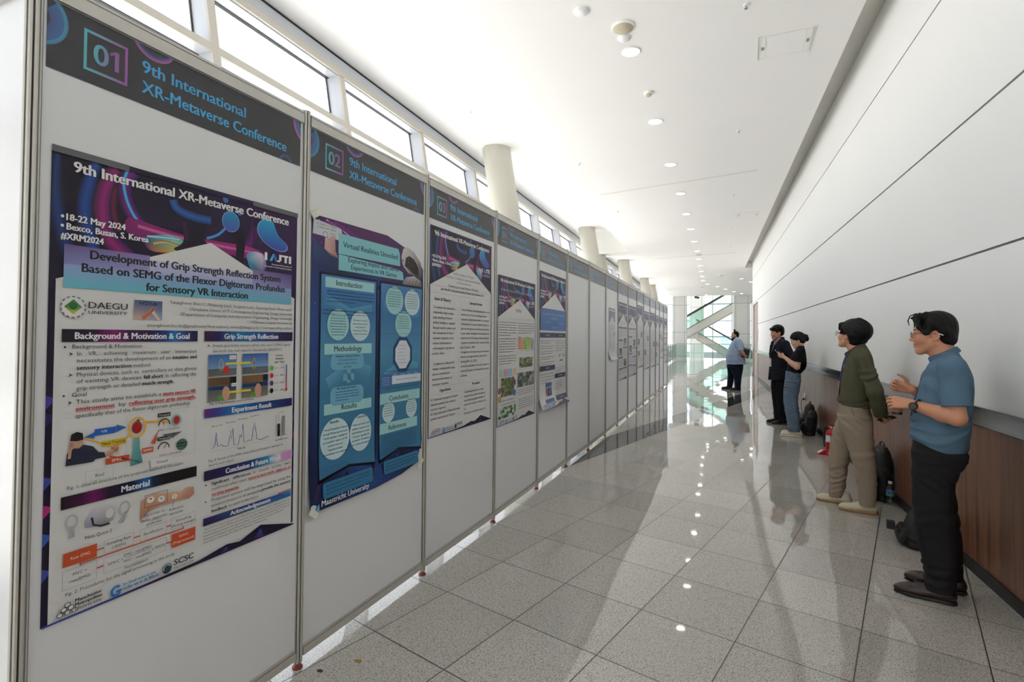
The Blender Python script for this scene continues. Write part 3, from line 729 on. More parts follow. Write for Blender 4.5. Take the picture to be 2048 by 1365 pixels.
# ------------------------------------------------------------------ posters
W_, BK, DG = (214, 214, 213), (34, 32, 36), (62, 62, 66)
def neon(p, X0, X1, Z0, Z1, full=True, apex=None, left=None, right=None, white=(214, 214, 213)):
    """the dark swirl artwork shared by the conference posters, in poster-one proportions"""
    sx = (X1-X0)/.9; sz = (Z1-Z0)/.366
    def q(x, z): return (X0+(x-.046)*sx, Z0+(z-1.642)*sz)
    def R(path): return [q(*a) for a in path]
    C = (X0, Z0, X1, Z1)
    a, b = q(.046, 1.642), q(.946, 2.008)
    p.rect(a[0], a[1], b[0], b[1], (22, 16, 40), (44, 22, 62), ((16, 13, 28), (52, 30, 80)), nx=6, nz=4); p.layer()
    D1, D2 = (22, 17, 38), (34, 20, 52)
    p.ribbon(R([(.06, 2.0), (.055, 1.9), (.07, 1.8), (.1, 1.7), (.11, 1.645)]), [.02*sx, .04*sx, .045*sx, .05*sx, .02*sx], (36, 62, 120), D1, C, D1)
    p.ribbon(R([(.16, 2.005), (.138, 1.93), (.130, 1.86), (.145, 1.78), (.17, 1.7)]), [.03*sx, .045*sx, .045*sx, .05*sx, .03*sx], (40, 78, 158), D1, C, D1); p.layer()
    p.ribbon(R([(.212, 2.005), (.185, 1.93), (.178, 1.86), (.195, 1.79), (.24, 1.74), (.3, 1.71)]), [.04*sx, .05*sx, .05*sx, .05*sx, .06*sx, .03*sx], (146, 34, 112), (60, 22, 60), C, (44, 22, 84)); p.layer()
    p.ribbon(R([(.238, 2.005), (.212, 1.93), (.208, 1.87), (.225, 1.81)]), .022*sx, (112, 34, 64), D2, C, D2); p.layer()
    c = q(.44, 1.975)
    p.ribbon(R([(.262, 2.01), (.238, 1.96), (.248, 1.90), (.285, 1.845), (.34, 1.81)]), .045*sx, (124, 36, 128), D2, C, (40, 24, 84)); p.ribbon(R([(.66, 1.80), (.70, 1.85), (.735, 1.92)]), .05*sx, (110, 34, 120), D2, C, D2); p.layer()
    p.ribbon(R([(.247, 2.012), (.236, 1.965), (.247, 1.91), (.275, 1.86), (.315, 1.828)]), .011*sx, (96, 196, 236), (40, 90, 190), C, (40, 90, 190))
    p.ribbon(R([(.52, 1.84), (.565, 1.862), (.60, 1.90), (.618, 1.94)]), .011*sx, (96, 176, 226), (40, 80, 170), C, (40, 80, 170)); p.layer()
    p.poly(R(spline([(.25, 1.858), (.35, 1.848), (.45, 1.836), (.60, 1.838), (.72, 1.836), (.78, 1.812), (.74, 1.79), (.5, 1.80), (.27, 1.80)], 4, True)), [(138, 32, 104)]*12+[(176, 44, 128)]*12+[(120, 34, 104)]*12); p.layer()
    p.ribbon(R([(.28, 1.838), (.40, 1.826), (.55, 1.822), (.74, 1.818)]), .014*sz, (206, 110, 172), (150, 36, 112), C, (150, 36, 112)); p.layer()
    p.poly(R(spline([(.30, 1.80), (.34, 1.82), (.40, 1.826), (.45, 1.805), (.40, 1.77), (.32, 1.765)], 4, True)), [(40, 120, 160)]*4+[(110, 190, 200)]*4+[(70, 180, 160)]*4+[(190, 190, 100)]*4+[(180, 110, 70)]*4+[(50, 50, 110)]*4); p.layer()
    p.ribbon(R([(.33, 1.79), (.37, 1.80), (.42, 1.795), (.45, 1.81)]), .012*sz, (226, 190, 80), (60, 150, 150), C, (120, 60, 110)); p.ribbon(R([(.31, 1.81), (.36, 1.815), (.42, 1.818)]), .008*sz, (190, 226, 226), (60, 160, 190), C, (60, 160, 190))
    p.poly(R(spline([(.69, 1.80), (.72, 1.822), (.77, 1.815), (.785, 1.77), (.76, 1.72), (.72, 1.735)], 4, True)), [(110, 160, 200)]*4+[(216, 210, 226)]*4+[(130, 100, 170)]*4+[(50, 40, 96)]*4+[(30, 100, 150)]*4+[(60, 150, 180)]*4); p.layer()
    p.poly(R(spline([(.41, 1.93), (.42, 1.97), (.46, 1.995), (.51, 1.985), (.535, 1.95), (.53, 1.91), (.515, 1.87), (.505, 1.84), (.54, 1.81), (.58, 1.79), (.49, 1.775), (.40, 1.78), (.43, 1.81), (.435, 1.87)], 4, True)), (24, 19, 40)); p.layer()
    p.ribbon(R([(.432, 1.88), (.44, 1.85), (.445, 1.82)]), .02*sx, (70, 30, 74), (24, 19, 40), None, (24, 19, 40))
    p.ribbon(R([(.392, 1.950), (.402, 1.928), (.43, 1.914), (.48, 1.907), (.535, 1.908)]), .032*sz, (46, 98, 170), (26, 40, 90), None, (28, 48, 100)); p.layer()
    p.poly(R(spline([(.62, 1.90), (.64, 1.915), (.672, 1.905), (.682, 1.87), (.675, 1.77), (.66, 1.68), (.635, 1.68), (.642, 1.78), (.64, 1.85), (.622, 1.87)], 4, True)), (23, 18, 36)); p.layer()
    for i, (x, cc) in enumerate(((.70, (90, 40, 90)), (.72, (60, 30, 90)), (.745, (40, 70, 120)), (.76, (130, 70, 70)))):
        p.ribbon(R([(x+.03, 2.0), (x+.012, 1.94), (x, 1.86)]), .008*sx, cc, D2, C, D2)
    p.layer()
    for x, z, r in ((.617, 1.921, .038), (.593, 2.0, .011), (.655, 1.962, .009)):
        k = q(x, z); p.disc(k[0], k[1], r*sx, r*sz*1.05, (130, 176, 214), (130, 140, 200), 32); p.layer(); p.disc(k[0], k[1], r*.93*sx, r*.97*sz, (36, 140, 190), (70, 88, 170), 32); p.layer()
    bl = spline([(.745, 1.945), (.765, 1.962), (.79, 1.968), (.815, 1.958), (.828, 1.93), (.845, 1.905), (.878, 1.885), (.893, 1.868), (.886, 1.85), (.855, 1.842), (.815, 1.848), (.775, 1.866), (.745, 1.892), (.736, 1.92)], 4, True)
    cx, cz = sum(a for a, _ in bl)/len(bl), sum(a for _, a in bl)/len(bl)
    def bc_(z, a, b): u = min(max((z-1.84)/.13, 0), 1); return tuple(a[i_]+(b[i_]-a[i_])*u for i_ in range(3))
    p.poly(R(bl), [bc_(z, (160, 156, 212), (120, 190, 226)) for _, z in bl]); p.layer()
    p.poly(R([(cx+(x-cx)*.95, cz+(z-cz)*.95) for x, z in bl]), [bc_(z, (60, 76, 172), (30, 164, 204)) for _, z in bl]); p.layer()
    # the institute's lettering
    k0, k1 = q(.775, 1.797), q(.913, 1.829); h = (k1[1]-k0[1]); wq = (k1[0]-k0[0])
    Wt = (232, 232, 236)
    p.rect(k0[0], k0[1], k0[0]+wq*.09, k1[1], Wt)
    p.poly([(k0[0]+wq*.17, k0[1]), (k0[0]+wq*.27, k0[1]), (k0[0]+wq*.37, k1[1]), (k0[0]+wq*.30, k1[1])], (60, 190, 200)); p.poly([(k0[0]+wq*.30, k1[1]), (k0[0]+wq*.37, k1[1]), (k0[0]+wq*.47, k0[1]), (k0[0]+wq*.38, k0[1])], (70, 110, 220))
    p.rect(k0[0]+wq*.53, k0[1]+h*.2, k0[0]+wq*.62, k1[1], Wt); p.rect(k0[0]+wq*.46, k0[1], k0[0]+wq*.57, k0[1]+h*.22, Wt)
    p.rect(k0[0]+wq*.62, k1[1]-h*.24, k0[0]+wq*.88, k1[1], Wt); p.rect(k0[0]+wq*.74, k0[1], k0[0]+wq*.83, k1[1]-h*.2, Wt); p.rect(k0[0]+wq*.91, k0[1], k0[0]+wq, k1[1], Wt)
    if full:
        for j, t in enumerate(('International Association of', 'Immersive Technology Innovation')):
            e = q(.916, 1.781-j*.011); p.text(t, e[0], e[1], .0062*sz, (225, 225, 228), align='r', width=(.105+.035*j)*sx, bold=.02, res=1)
    p.layer()
    # white roof-shaped field
    A = q(*(apex or (.536, 1.826))); l = q(*(left or (.061, 1.644))); r = q(*(right or (.935, 1.648)))
    p.poly([(l[0], Z0), l, A, r, (r[0], Z0)], white); p.layer()
def conf_title(p, X0, X1, Z0, Z1, res=3):
    sx = (X1-X0)/.9; sz = (Z1-Z0)/.366
    def q(x, z): return (X0+(x-.046)*sx, Z0+(z-1.642)*sz)
    k = q(.1, 1.9615); p.text('9th International XR-Metaverse Conference', k[0], k[1], .031*sz, (226, 226, 226), width=.795*sx, bold=.035, res=res)
    k = q(.084, 1.8165); p.text('18-22 May 2024', k[0], k[1], .019*sz, (226, 226, 228), width=.158*sx, bold=.035, res=res-1)
    k = q(.085, 1.7895); p.text('Bexco, Busan, S. Korea', k[0], k[1], .019*sz, (226, 226, 228), width=.228*sx, bold=.035, res=res-1)
    k = q(.071, 1.7605); p.text('#XRM2024', k[0], k[1], .019*sz, (226, 226, 228), width=.110*sx, bold=.035, res=res-1)
    for z in (1.826, 1.799):
        k = q(.074, z); p.disc(k[0], k[1], .0045*sx, .0045*sz, (226, 226, 228), n=10)
    p.layer()
def ridge(p, X0, X1, ZB, sx=1.0, sz=1.0):
    """dark mountain edge along the foot of a conference poster"""
    pts = [(0, .006), (.3, .008), (.455, .012), (.565, .030), (.62, .021), (.715, .054), (.885, .004)]
    D = X1-X0
    for (a, ha), (b, hb) in zip(pts[:-1], pts[1:]):
        c0 = (58, 70, 150) if a < .3 else (28, 22, 52); c1 = (48, 40, 96) if a < .3 else (20, 16, 34)
        p.poly([(X0+a/.885*D, ZB), (X0+b/.885*D, ZB), (X0+b/.885*D, ZB+hb*sz), (X0+a/.885*D, ZB+ha*sz)], [(70, 90, 170) if a < .2 else (30, 26, 60), (30, 26, 60), c1, c0])
    p.layer()
    for a, w in ((.70, .03), (.55, .02)): p.poly([(X0+(a-.02)/.885*D, ZB+.004), (X0+(a+w)/.885*D, ZB+.004), (X0+(a+.015)/.885*D, ZB+.04*sz if a > .6 else ZB+.022*sz)], [(60, 20, 90), (90, 30, 110), (40, 90, 160)])
    p.layer()
def sponsor(p, X0, X1, ZB, k=1.0, res=1):
    D = (X1-X0)/.9
    def x(a): return X0+a*D
    for i, (dx, dz) in enumerate(((0, 0), (.018, 0), (-.009, -.014), (.009, -.014), (.027, -.014), (.009, .014))):
        c = (x(.052)+dx*D, ZB+(.030+dz*.8)*k); r = .0085*D
        pts = [(c[0]+r*math.cos(a), c[1]+r*.9*k*math.sin(a)) for a in [PI/6+PI/3*j for j in range(6)]]
        p.poly(pts, BK); p.layer(); p.poly([(c[0]+(a-c[0])*.78, c[1]+(b-c[1])*.78) for a, b in pts], W_)
    for j, t in enumerate(('Manchester', 'Metropolitan', 'University')): p.text(t, x(.08), ZB+(.040-.0125*j)*k, .0095*k, BK, width=.07*D, bold=.03 if j < 2 else 0, res=res)
    p.arc(x(.19), ZB+.024*k, .017*D, .018*k, 40, 330, .008*D, (34, 110, 190), (40, 130, 200), 18); p.rect(x(.19), ZB+.018*k, x(.207), ZB+.025*k, (34, 110, 190))
    p.greek(x(.21), x(.315), ZB+.03*k, .009*k, (90, 150, 190), 0, 3); p.greek(x(.21), x(.325), ZB+.016*k, .011*k, (70, 130, 180), 0, 4)
    p.disc(x(.348), ZB+.03*k, .016*D, .017*k, (40, 60, 80)); p.layer(); p.arc(x(.348), ZB+.03*k, .014*D, .015*k, 20, 200, .004*D, (200, 210, 210), (120, 190, 160), 12)
    p.text('SCSC', x(.372), ZB+.031*k, .019*k, (44, 60, 84), width=.07*D, bold=.03, res=res+1); p.text('Engineering Society', x(.372), ZB+.019*k, .006*k, DG, width=.07*D, res=1)
    p.layer()
def heading_bar(p, x0, z0, x1, z1, t, stops, x_text=None, w_text=None, cap=.02):
    p.hbar(x0, z0, x1, z1, stops); p.layer()
    p.text(t, (x_text if x_text else (x0+x1)/2), z0+(z1-z0-cap)/2, cap, (226, 226, 230), width=w_text, align='l' if x_text else 'c', bold=.03, res=2); p.layer()
def poster_root(i, label, name='conference_poster'):
    return empty(name, PANEL[i][0], PANEL[i][1], label, 'poster', 'posters taped to the panels')
M_gtape = mat('grey clear tape', (92, 92, 96), .35, var=.05, vscale=50)
def tape(t, strips, y=-.0095, m=None):
    for (x0, z0, x1, z1, w) in strips:
        d = math.hypot(x1-x0, z1-z0); ux, uz = (x1-x0)/d, (z1-z0)/d
        q = [(x0-uz*w/2, z0+ux*w/2), (x0+uz*w/2, z0-ux*w/2), (x1+uz*w/2, z1-ux*w/2), (x1-uz*w/2, z1+ux*w/2)]
        MB().prism(q, y, y+.0008, axis='y').build('tape_strip', m or M_tape, t)
NV, MG, BL = (36, 20, 58), (150, 34, 112), (24, 116, 176)
# --- poster on panel 01
def poster_one():
    t = poster_root(0, 'near poster with bold grip strength title, boxed headings and headset photo, on the first panel', 'research_poster')
    p = Print(flat_fn(-.0062)); X0, X1, ZB, ZT = .046, .948, .655, 2.028
    p.rect(X0, ZB, X1, ZT, W_, nx=3, nz=6); p.layer()
    p.rect(X0, ZB, .063, 1.66, (30, 22, 54), (24, 16, 40), ((22, 16, 40), (22, 16, 40)), nz=3); p.rect(.9385, .664, X1, 1.66, (30, 22, 54)); p.layer()
    for z, c in ((.80, (60, 80, 160)), (.9, (60, 90, 170)), (.98, (170, 40, 120)), (1.06, (60, 70, 150)), (1.24, (46, 30, 90)), (1.29, (70, 60, 150))):
        p.poly([(X0, z-.02), (.063, z), (.063, z+.012), (X0, z+.02)], c); p.poly([(.9385, z+.05), (X1, z+.07), (X1, z+.09), (.9385, z+.062)], c)
    p.layer()
    neon(p, X0, X1, 1.642, 2.012); p.rect(X0, 2.0115, X1, ZT, (16, 13, 28), (52, 30, 80), nx=4); p.layer()
    # translucent title band
    p.rect(.08, 1.69, .32, 1.748, (128, 132, 186), (150, 150, 190), ((104, 88, 140), (132, 122, 170)), nx=3); p.rect(.32, 1.69, .72, 1.735, (168, 176, 210), (160, 166, 206), ((186, 188, 214), (186, 186, 212)), nx=3)
    p.rect(.72, 1.69, .919, 1.752, (150, 152, 196), (120, 118, 168), ((128, 110, 158), (92, 70, 126)), nx=3)
    p.rect(.08, 1.622, .919, 1.69, (100, 184, 202), (100, 176, 198), ((140, 160, 202), (138, 150, 198)), nx=3); p.layer()
    SER = dict(bold=.032, res=3)
    p.text('Development of Grip Strength Reflection System', .147, 1.7135, .026, BK, width=.71, **SER)
    p.text('Based on SEMG of the Flexor Digitorum Profundus', .126, 1.672, .026, BK, width=.757, **SER)
    p.text('for Sensory VR Interaction', .31, 1.631, .026, BK, width=.388, **SER); p.layer()
    conf_title(p, X0, X1, 1.642, 2.012)
    # seal, university, lab picture, authors
    p.disc(.106, 1.565, .033, .033, (120, 124, 132)); p.layer(); p.disc(.106, 1.565, .029, .029, W_); p.layer()
    for k in range(14):
        a = 2*PI*k/14; p.disc(.106+.0305*math.cos(a), 1.565+.0305*math.sin(a), .003, .003, W_, n=8)
    p.poly([(.106, 1.588), (.128, 1.566), (.106, 1.543), (.083, 1.566)], [(30, 110, 60), (60, 130, 60), (200, 190, 60), (40, 120, 60)]); p.layer(); p.disc(.106, 1.568, .011, .011, (30, 110, 70)); p.layer()
    p.text('DAEGU', .145, 1.564, .0195, (60, 60, 64), width=.109, bold=.015); p.text('UNIVERSITY', .145, 1.5475, .0095, (60, 60, 64), width=.108, bold=.01)
    p.rect(.274, 1.535, .363, 1.598, (206, 170, 150), (150, 160, 176), ((70, 96, 140), (60, 84, 130)), nx=3, nz=2); p.layer(); p.ribbon([(.30, 1.538), (.322, 1.56), (.335, 1.575)], .012, (214, 120, 80), (186, 90, 70)); p.ribbon([(.355, 1.536), (.338, 1.556), (.326, 1.572)], .011, (226, 206, 196), (190, 160, 150)); p.text('HCI Lab', .29, 1.583, .011, BK, width=.056, bold=.02); p.layer()
    for tx, z, xl in (('Younghoon Shin1,*, Minjeong Lee2, Sungmin Lee1, Suyeong Kim2, Miran Lee2*', 1.593, .388), ('1Graduate School of IT Convergence Engineering, Daegu University', 1.573, .461), ('2Department of Computer and Information Engineering, Daegu University', 1.5535, .426), ('1,2 HCI(Human-Computer Interaction) Lab', 1.534, .70), ('younghoon.hci.du@gmail.com(*first author), miran@daegu.ac.kr (*corresponding author)', 1.512, .315)):
        p.text(tx, xl, z, .0105, DG, width=.925-xl)
    st = [(0, (26, 20, 30)), (.2, (40, 20, 50)), (.33, (130, 30, 110)), (.45, (60, 24, 70)), (.6, NV), (.72, (30, 60, 130)), (.8, BL), (.9, (40, 50, 110)), (1, NV)]
    heading_bar(p, .079, 1.462, .491, 1.5, 'Background & Motivation & Goal', st, .112, .348)
    st2 = [(0, (60, 24, 70)), (.15, (40, 30, 90)), (.35, BL), (.6, (30, 80, 150)), (.85, (40, 30, 80)), (1, NV)]
    heading_bar(p, .517, 1.462, .928, 1.5, 'Grip Strength Reflection', st2, .598, .252)
    B = [(.105, 'Background & Motivation', 1.4425, .30, 0), (.118, 'In   VR,   achieving   maximum   user   immersion', 1.4215, .488, 0), (.118, 'necessitates the development of an', 1.401, .395, 0), (.402, 'intuitive and', 1.401, .488, 1), (.118, 'sensory interaction', 1.3795, .268, 1), (.274, 'method.', 1.3795, .33, 0),
         (.118, 'Physical devices, such as  controllers or data gloves', 1.3595, .488, 0), (.118, 'of existing VR devices', 1.3395, .30, 0), (.308, 'fall short', 1.3395, .37, 1), (.378, 'in reflecting the', 1.3395, .488, 0), (.118, 'grip strength or detailed', 1.3185, .296, 0), (.303, 'muscle strength.', 1.3185, .407, 1),
         (.107, 'Goal', 1.3, .145, 0), (.118, 'This study aims to establish a', 1.2785, .365, 0), (.372, 'more sensory VR', 1.2785, .488, 2), (.118, 'environment', 1.258, .222, 2), (.234, 'by', 1.258, .255, 0), (.265, 'reflecting user grip strength,', 1.258, .488, 2), (.118, 'specifically that of the flexor digitorum profundus.', 1.237, .468, 0)]
    for x, tx, z, xe, k in B:
        p.text(tx, x, z, .0122, (DG, BK, (184, 48, 44))[k], width=xe-x, bold=.028 if k else .0)
        if k == 2: p.rect(x, z-.0035, xe, z-.002, (184, 48, 44))
    for z in (1.447, 1.305): p.disc(.087, z, .003, .003, BK, n=8)
    for z in (1.4265, 1.3645, 1.2835): p.poly([(.098, z+.006), (.108, z), (.098, z-.005), (.101, z)], DG)
    p.layer()
    # the left figure: headset wearer, arrows, apple
    p.frame(.258, 1.062, .489, 1.228, .0012, (190, 194, 196), (190, 194, 196))
    p.poly([(.095, 1.1), (.098, 1.135), (.118, 1.15), (.14, 1.155), (.165, 1.145), (.18, 1.125), (.2, 1.12), (.2, 1.105), (.172, 1.105), (.166, 1.098)], (40, 44, 64)); p.layer()
    p.poly([(.107, 1.15), (.104, 1.172), (.12, 1.185), (.138, 1.175), (.14, 1.156), (.128, 1.146)], (190, 150, 130)); p.poly([(.1, 1.12), (.108, 1.12), (.112, 1.165), (.104, 1.165)], (190, 150, 130)); p.ribbon([(.198, 1.113), (.22, 1.12), (.234, 1.128)], .014, (206, 160, 136), (180, 130, 110)); p.disc(.229, 1.128, .009, .009, (200, 150, 130)); p.layer()
    p.poly([(.105, 1.172), (.108, 1.19), (.122, 1.196), (.137, 1.189), (.139, 1.17), (.122, 1.168)], (30, 28, 34)); p.layer()
    Y = (226, 172, 44); O = (196, 78, 44); Bb = (40, 96, 180)
    p.ribbon([(.14, 1.175), (.222, 1.133)], .0045, Y, Y); p.ribbon([(.236, 1.134), (.272, 1.166)], .0045, Y, Y); p.rect(.186, 1.139, .258, 1.156, (214, 180, 40)); p.ribbon([(.318, 1.196), (.395, 1.19)], .006, Y, Y)
    p.rect(.168, 1.176, .226, 1.196, Bb); p.poly([(.258, 1.189), (.228, 1.201), (.228, 1.177)], Bb); p.poly([(.14, 1.176), (.168, 1.187), (.168, 1.168)], Bb)
    p.rect(.2, 1.081, .268, 1.1, O); p.ribbon([(.21, 1.106), (.24, 1.094), (.3, 1.07)], .005, O, O); p.rect(.307, 1.094, .343, 1.111, O); p.poly([(.358, 1.163), (.335, 1.122), (.348, 1.118)], O)
    p.poly([(.272, 1.06), (.278, 1.1), (.28, 1.15), (.298, 1.15), (.3, 1.11), (.31, 1.065)], [(80, 140, 140), (90, 160, 160), (120, 170, 170), (110, 160, 160), (100, 150, 150), (70, 130, 130)]); p.layer()
    p.arc(.29, 1.183, .0285, .034, 0, 360, .005, Y, Y, 28); p.disc(.29, 1.183, .0155, .02, (186, 40, 40), (150, 26, 30)); p.disc(.293, 1.205, .006, .004, (70, 110, 50), n=8); p.arc(.229, 1.128, .016, .019, 0, 360, .0015, Y, Y, 20)
    for z in (1.178, 1.098):
        p.arc(.377, z, .02, .022, 0, 180, .0035, BK, BK, 14); p.ribbon([(.377, z), (.388 if z < 1.12 else .37, z+.015)], .0025, (180, 50, 44), (180, 50, 44)); p.rect(.355, z+.028, .398, z+.041, (44, 46, 50))
    p.disc(.419, 1.188, .017, .019, (120, 168, 168)); p.layer(); p.disc(.419, 1.188, .011, .014, (186, 40, 40)); p.disc(.44, 1.1, .02, .02, (60, 110, 106)); p.layer(); p.rect(.425, 1.094, .455, 1.107, (30, 40, 30)); p.poly([(.37, 1.146), (.44, 1.146), (.405, 1.128)], (96, 98, 100)); p.layer()
    p.text('VR', .185, 1.182, .008, (230, 230, 235), width=.018); p.text('Hand Tracking', .189, 1.1435, .009, (60, 52, 20), width=.066); p.text('EMG', .218, 1.0865, .0085, (235, 220, 210), width=.026, bold=.02); p.text('%MVC', .31, 1.099, .008, (235, 220, 210), width=.03, bold=.02)
    p.text('Threshold', .358, 1.209, .006, (220, 220, 220), width=.036); p.text('Threshold', .358, 1.129, .006, (220, 220, 220), width=.036); p.text('%MVC < Threshold', .355, 1.158, .006, DG, width=.075); p.text('%MVC > Threshold', .362, 1.073, .006, (184, 48, 44), width=.075); p.text('Crush!', .427, 1.0975, .006, (200, 190, 60), width=.026)
    p.frame(.145, 1.04, .222, 1.072, .001, (170, 172, 174), (170, 172, 174)); p.rect(.333, 1.04, .405, 1.07, W_); p.frame(.333, 1.04, .405, 1.07, .001, (170, 172, 174), (170, 172, 174)); p.layer()
    p.text('Real', .173, 1.05, .010, DG); p.text('Virtual', .353, 1.05, .010, DG); p.text('Fig. 1. Overall structure of the proposed method in this paper.', .101, 1.0295, .0098, DG, width=.347)
    stm = [(0, (24, 20, 26)), (.12, (60, 20, 60)), (.2, (110, 26, 96)), (.3, (40, 18, 46)), (.48, (24, 30, 60)), (.57, (26, 100, 170)), (.63, (24, 40, 70)), (.72, (18, 18, 20)), (1, (16, 16, 18))]
    heading_bar(p, .086, .975, .496, 1.012, 'Material', stm, .247, .085, .0195)
    # headset, controllers, forearm
    for x, z, a in ((.114, .921, 0), (.257, .921, .5)):
        p.arc(x, z+.012, .017, .022, 0, 360, .005, (168, 168, 172), (190, 190, 194), 20); p.poly([(x-.006+a*.01, z), (x+.007+a*.01, z+.002), (x+.008-a*.02, z-.033), (x-.006-a*.02, z-.035)], [(176, 176, 182), (196, 196, 200), (150, 150, 156), (170, 170, 174)])
    p.poly([(.148, .905), (.15, .93), (.17, .953), (.2, .958), (.225, .95), (.232, .925), (.225, .905), (.2, .896)], [(150, 146, 170), (176, 170, 196), (190, 186, 206), (200, 200, 204), (196, 196, 200), (180, 180, 186), (160, 160, 166), (120, 120, 124)]); p.layer(); p.ribbon([(.165, .93), (.17, .907), (.19, .897), (.215, .897)], .006, (44, 44, 50), (60, 60, 64)); p.disc(.214, .928, .011, .014, (210, 210, 213)); p.layer()
    p.text('Meta Quest 2', .149, .869, .0105, DG, width=.072)
    p.poly([(.307, .94), (.35, .953), (.4, .943), (.44, .934), (.46, .945), (.485, .94), (.489, .915), (.47, .903), (.43, .906), (.37, .905), (.33, .898), (.305, .875)], [(196, 150, 122), (206, 164, 138), (200, 156, 132), (210, 168, 144), (206, 160, 140), (190, 140, 118), (180, 128, 108), (176, 126, 104), (190, 146, 122), (186, 140, 116), (176, 126, 100), (166, 116, 92)]); p.layer()
    p.frame(.318, .912, .392, .954, .0012, BK, BK); p.disc(.337, .935, .012, .01, (226, 226, 228)); p.disc(.372, .928, .012, .01, (226, 226, 228)); p.disc(.417, .924, .009, .009, (226, 226, 210)); p.layer(); p.disc(.337, .938, .004, .003, (190, 60, 60), n=8); p.disc(.372, .93, .004, .003, (70, 160, 150), n=8); p.disc(.417, .925, .004, .003, (210, 190, 60), n=8)
    p.ribbon([(.322, .885), (.333, .912)], .0012, DG, DG); p.ribbon([(.41, .89), (.417, .92)], .0012, DG, DG); p.rect(.33, .868, .375, .89, W_); p.layer()
    for k, tx in enumerate(('Electrodes on', 'flexor digitorum', 'profundus')): p.text(tx, .35, .883-k*.015, .0085, DG, align='c')
    for k, tx in enumerate(('Reference', 'electrode')): p.text(tx, .424, .878-k*.015, .0085, DG, align='c')
    # flow chart
    for x0, z0, x1, z1, f in ((.094, .807, .181, .847, 1), (.2, .807, .286, .847, 0), (.305, .807, .391, .847, 0), (.407, .81, .495, .85, 0), (.41, .748, .495, .795, 1), (.093, .74, .182, .797, 0), (.2, .747, .392, .793, 0)):
        if f: p.rect(x0, z0, x1, z1, (196, 80, 44))
        else: p.frame(x0, z0, x1, z1, .0011, (160, 162, 164), (160, 162, 164))
    for a, b in (((.181, .827), (.2, .827)), ((.286, .827), (.305, .827)), ((.391, .828), (.407, .828)), ((.45, .81), (.45, .803)), ((.452, .803), (.136, .803)), ((.138, .803), (.138, .797)), ((.182, .772), (.2, .772)), ((.392, .771), (.41, .771))): p.ribbon([a, b], .004, O, O)
    p.layer()
    for tx, x, z, c in (('Raw EMG', .1375, .8225, (235, 215, 205)), ('Sampling Rate', .243, .831, DG), ('1,000Hz', .243, .815, DG), ('Rectification', .348, .823, DG), ('Smoothing', .451, .833, DG), ('(Moving average)', .451, .8175, DG), ('%MVC', .4525, .775, (235, 215, 205)), ('(Preprocessed)', .4525, .758, (235, 215, 205)), ('MVC =', .1375, .774, DG), ('max(EMG)', .1375, .756, DG), ('EMG - min(EMG)', .30, .7765, DG), ('MVC - min(EMG)', .30, .757, DG), ('Normalization', .296, .737, DG)): p.text(tx, x, z, .0088, c, align='c', maxw=.084)
    p.rect(.262, .7715, .338, .7725, DG); p.text('%MVC =', .256, .766, .0088, DG, align='r', maxw=.05); p.text('x 100(%)', .343, .766, .0088, DG, maxw=.046)
    p.text('Fig. 2. Procedures for the signal processing in this study.', .102, .7215, .0098, DG, width=.321)
    # right column
    p.text("Event (particle) occurs when the user's EMG signal", .551, 1.441, .0098, DG, width=.362); p.text("exceeds the red object's threshold (85%MVC)", .551, 1.421, .0098, DG, width=.32); p.poly([(.528, 1.451), (.538, 1.446), (.528, 1.441), (.531, 1.446)], DG)
    for x0, x1 in ((.534, .651), (.678, .8)):
        p.rect(x0, 1.355, x1, 1.412, (120, 160, 200), None, ((56, 96, 160), (62, 104, 168)), nz=2); p.rect(x0, 1.331, x1, 1.358, (92, 94, 98), (110, 112, 116))
        p.rect(x0, 1.237, x1, 1.325, (120, 120, 110), (130, 120, 100), ((60, 66, 90), (50, 60, 90)), nz=3); p.rect(x0, 1.295, x0+(x1-x0)*.8, 1.325, (170, 128, 84)); p.rect(x0, 1.278, x1, 1.292, (46, 90, 150)); p.rect(x0+(x1-x0)*.75, 1.3, x1, 1.325, (24, 24, 26))
    p.layer()
    for x in (.585, .73):
        p.disc(x+.022, 1.262, .016, .028, (200, 150, 130)); p.disc(x, 1.248, .011, .011, (80, 160, 60)); p.arc(x+.0, 1.372, .0095, .022, 0, 360, .002, (220, 200, 40), (220, 200, 40), 16)
    p.disc(.607, 1.353, .013, .0145, (206, 50, 40)); 
    for x, z in ((.722, 1.39), (.714, 1.382), (.735, 1.374), (.79, 1.388), (.79, 1.342)): p.disc(x, z, .0035, .004, (196, 40, 50), n=8)
    p.rect(.603, 1.372, .716, 1.3795, (226, 206, 40)); p.rect(.62, 1.262, .718, 1.2695, (226, 206, 40)); p.rect(.62, 1.392, .648, 1.407, (230, 230, 230)); p.rect(.63, 1.287, .655, 1.3, (230, 230, 230)); p.layer(); p.text('Noise', .624, 1.397, .006, BK); p.text('Noise', .633, 1.291, .006, BK)
    for k, c in enumerate(((90, 190, 60), (206, 50, 44), (84, 52, 140), (24, 24, 30))):
        p.disc(.819, 1.348-k*.0315, .0088, .0105, c); p.text('Lv.%d - %s%%' % (k+1, ('70', '85', '100', '105')[k]), .834, 1.3445-k*.0315, .007, DG, width=.05)
    for k, tx in enumerate(('Intensity', 'threshold', '(user Task)')): p.text(tx, .857, 1.398-k*.0145, .0075, BK, align='c', bold=.02)
    p.rect(.893, 1.25, .899, 1.36, (196, 40, 40), None, ((60, 110, 170), (60, 110, 170)), nz=2); p.poly([(.888, 1.256), (.904, 1.256), (.896, 1.243)], (200, 50, 44))
    p.text('Fig. 3. Experimental environments.', .541, 1.2255, .0085, DG, width=.194)
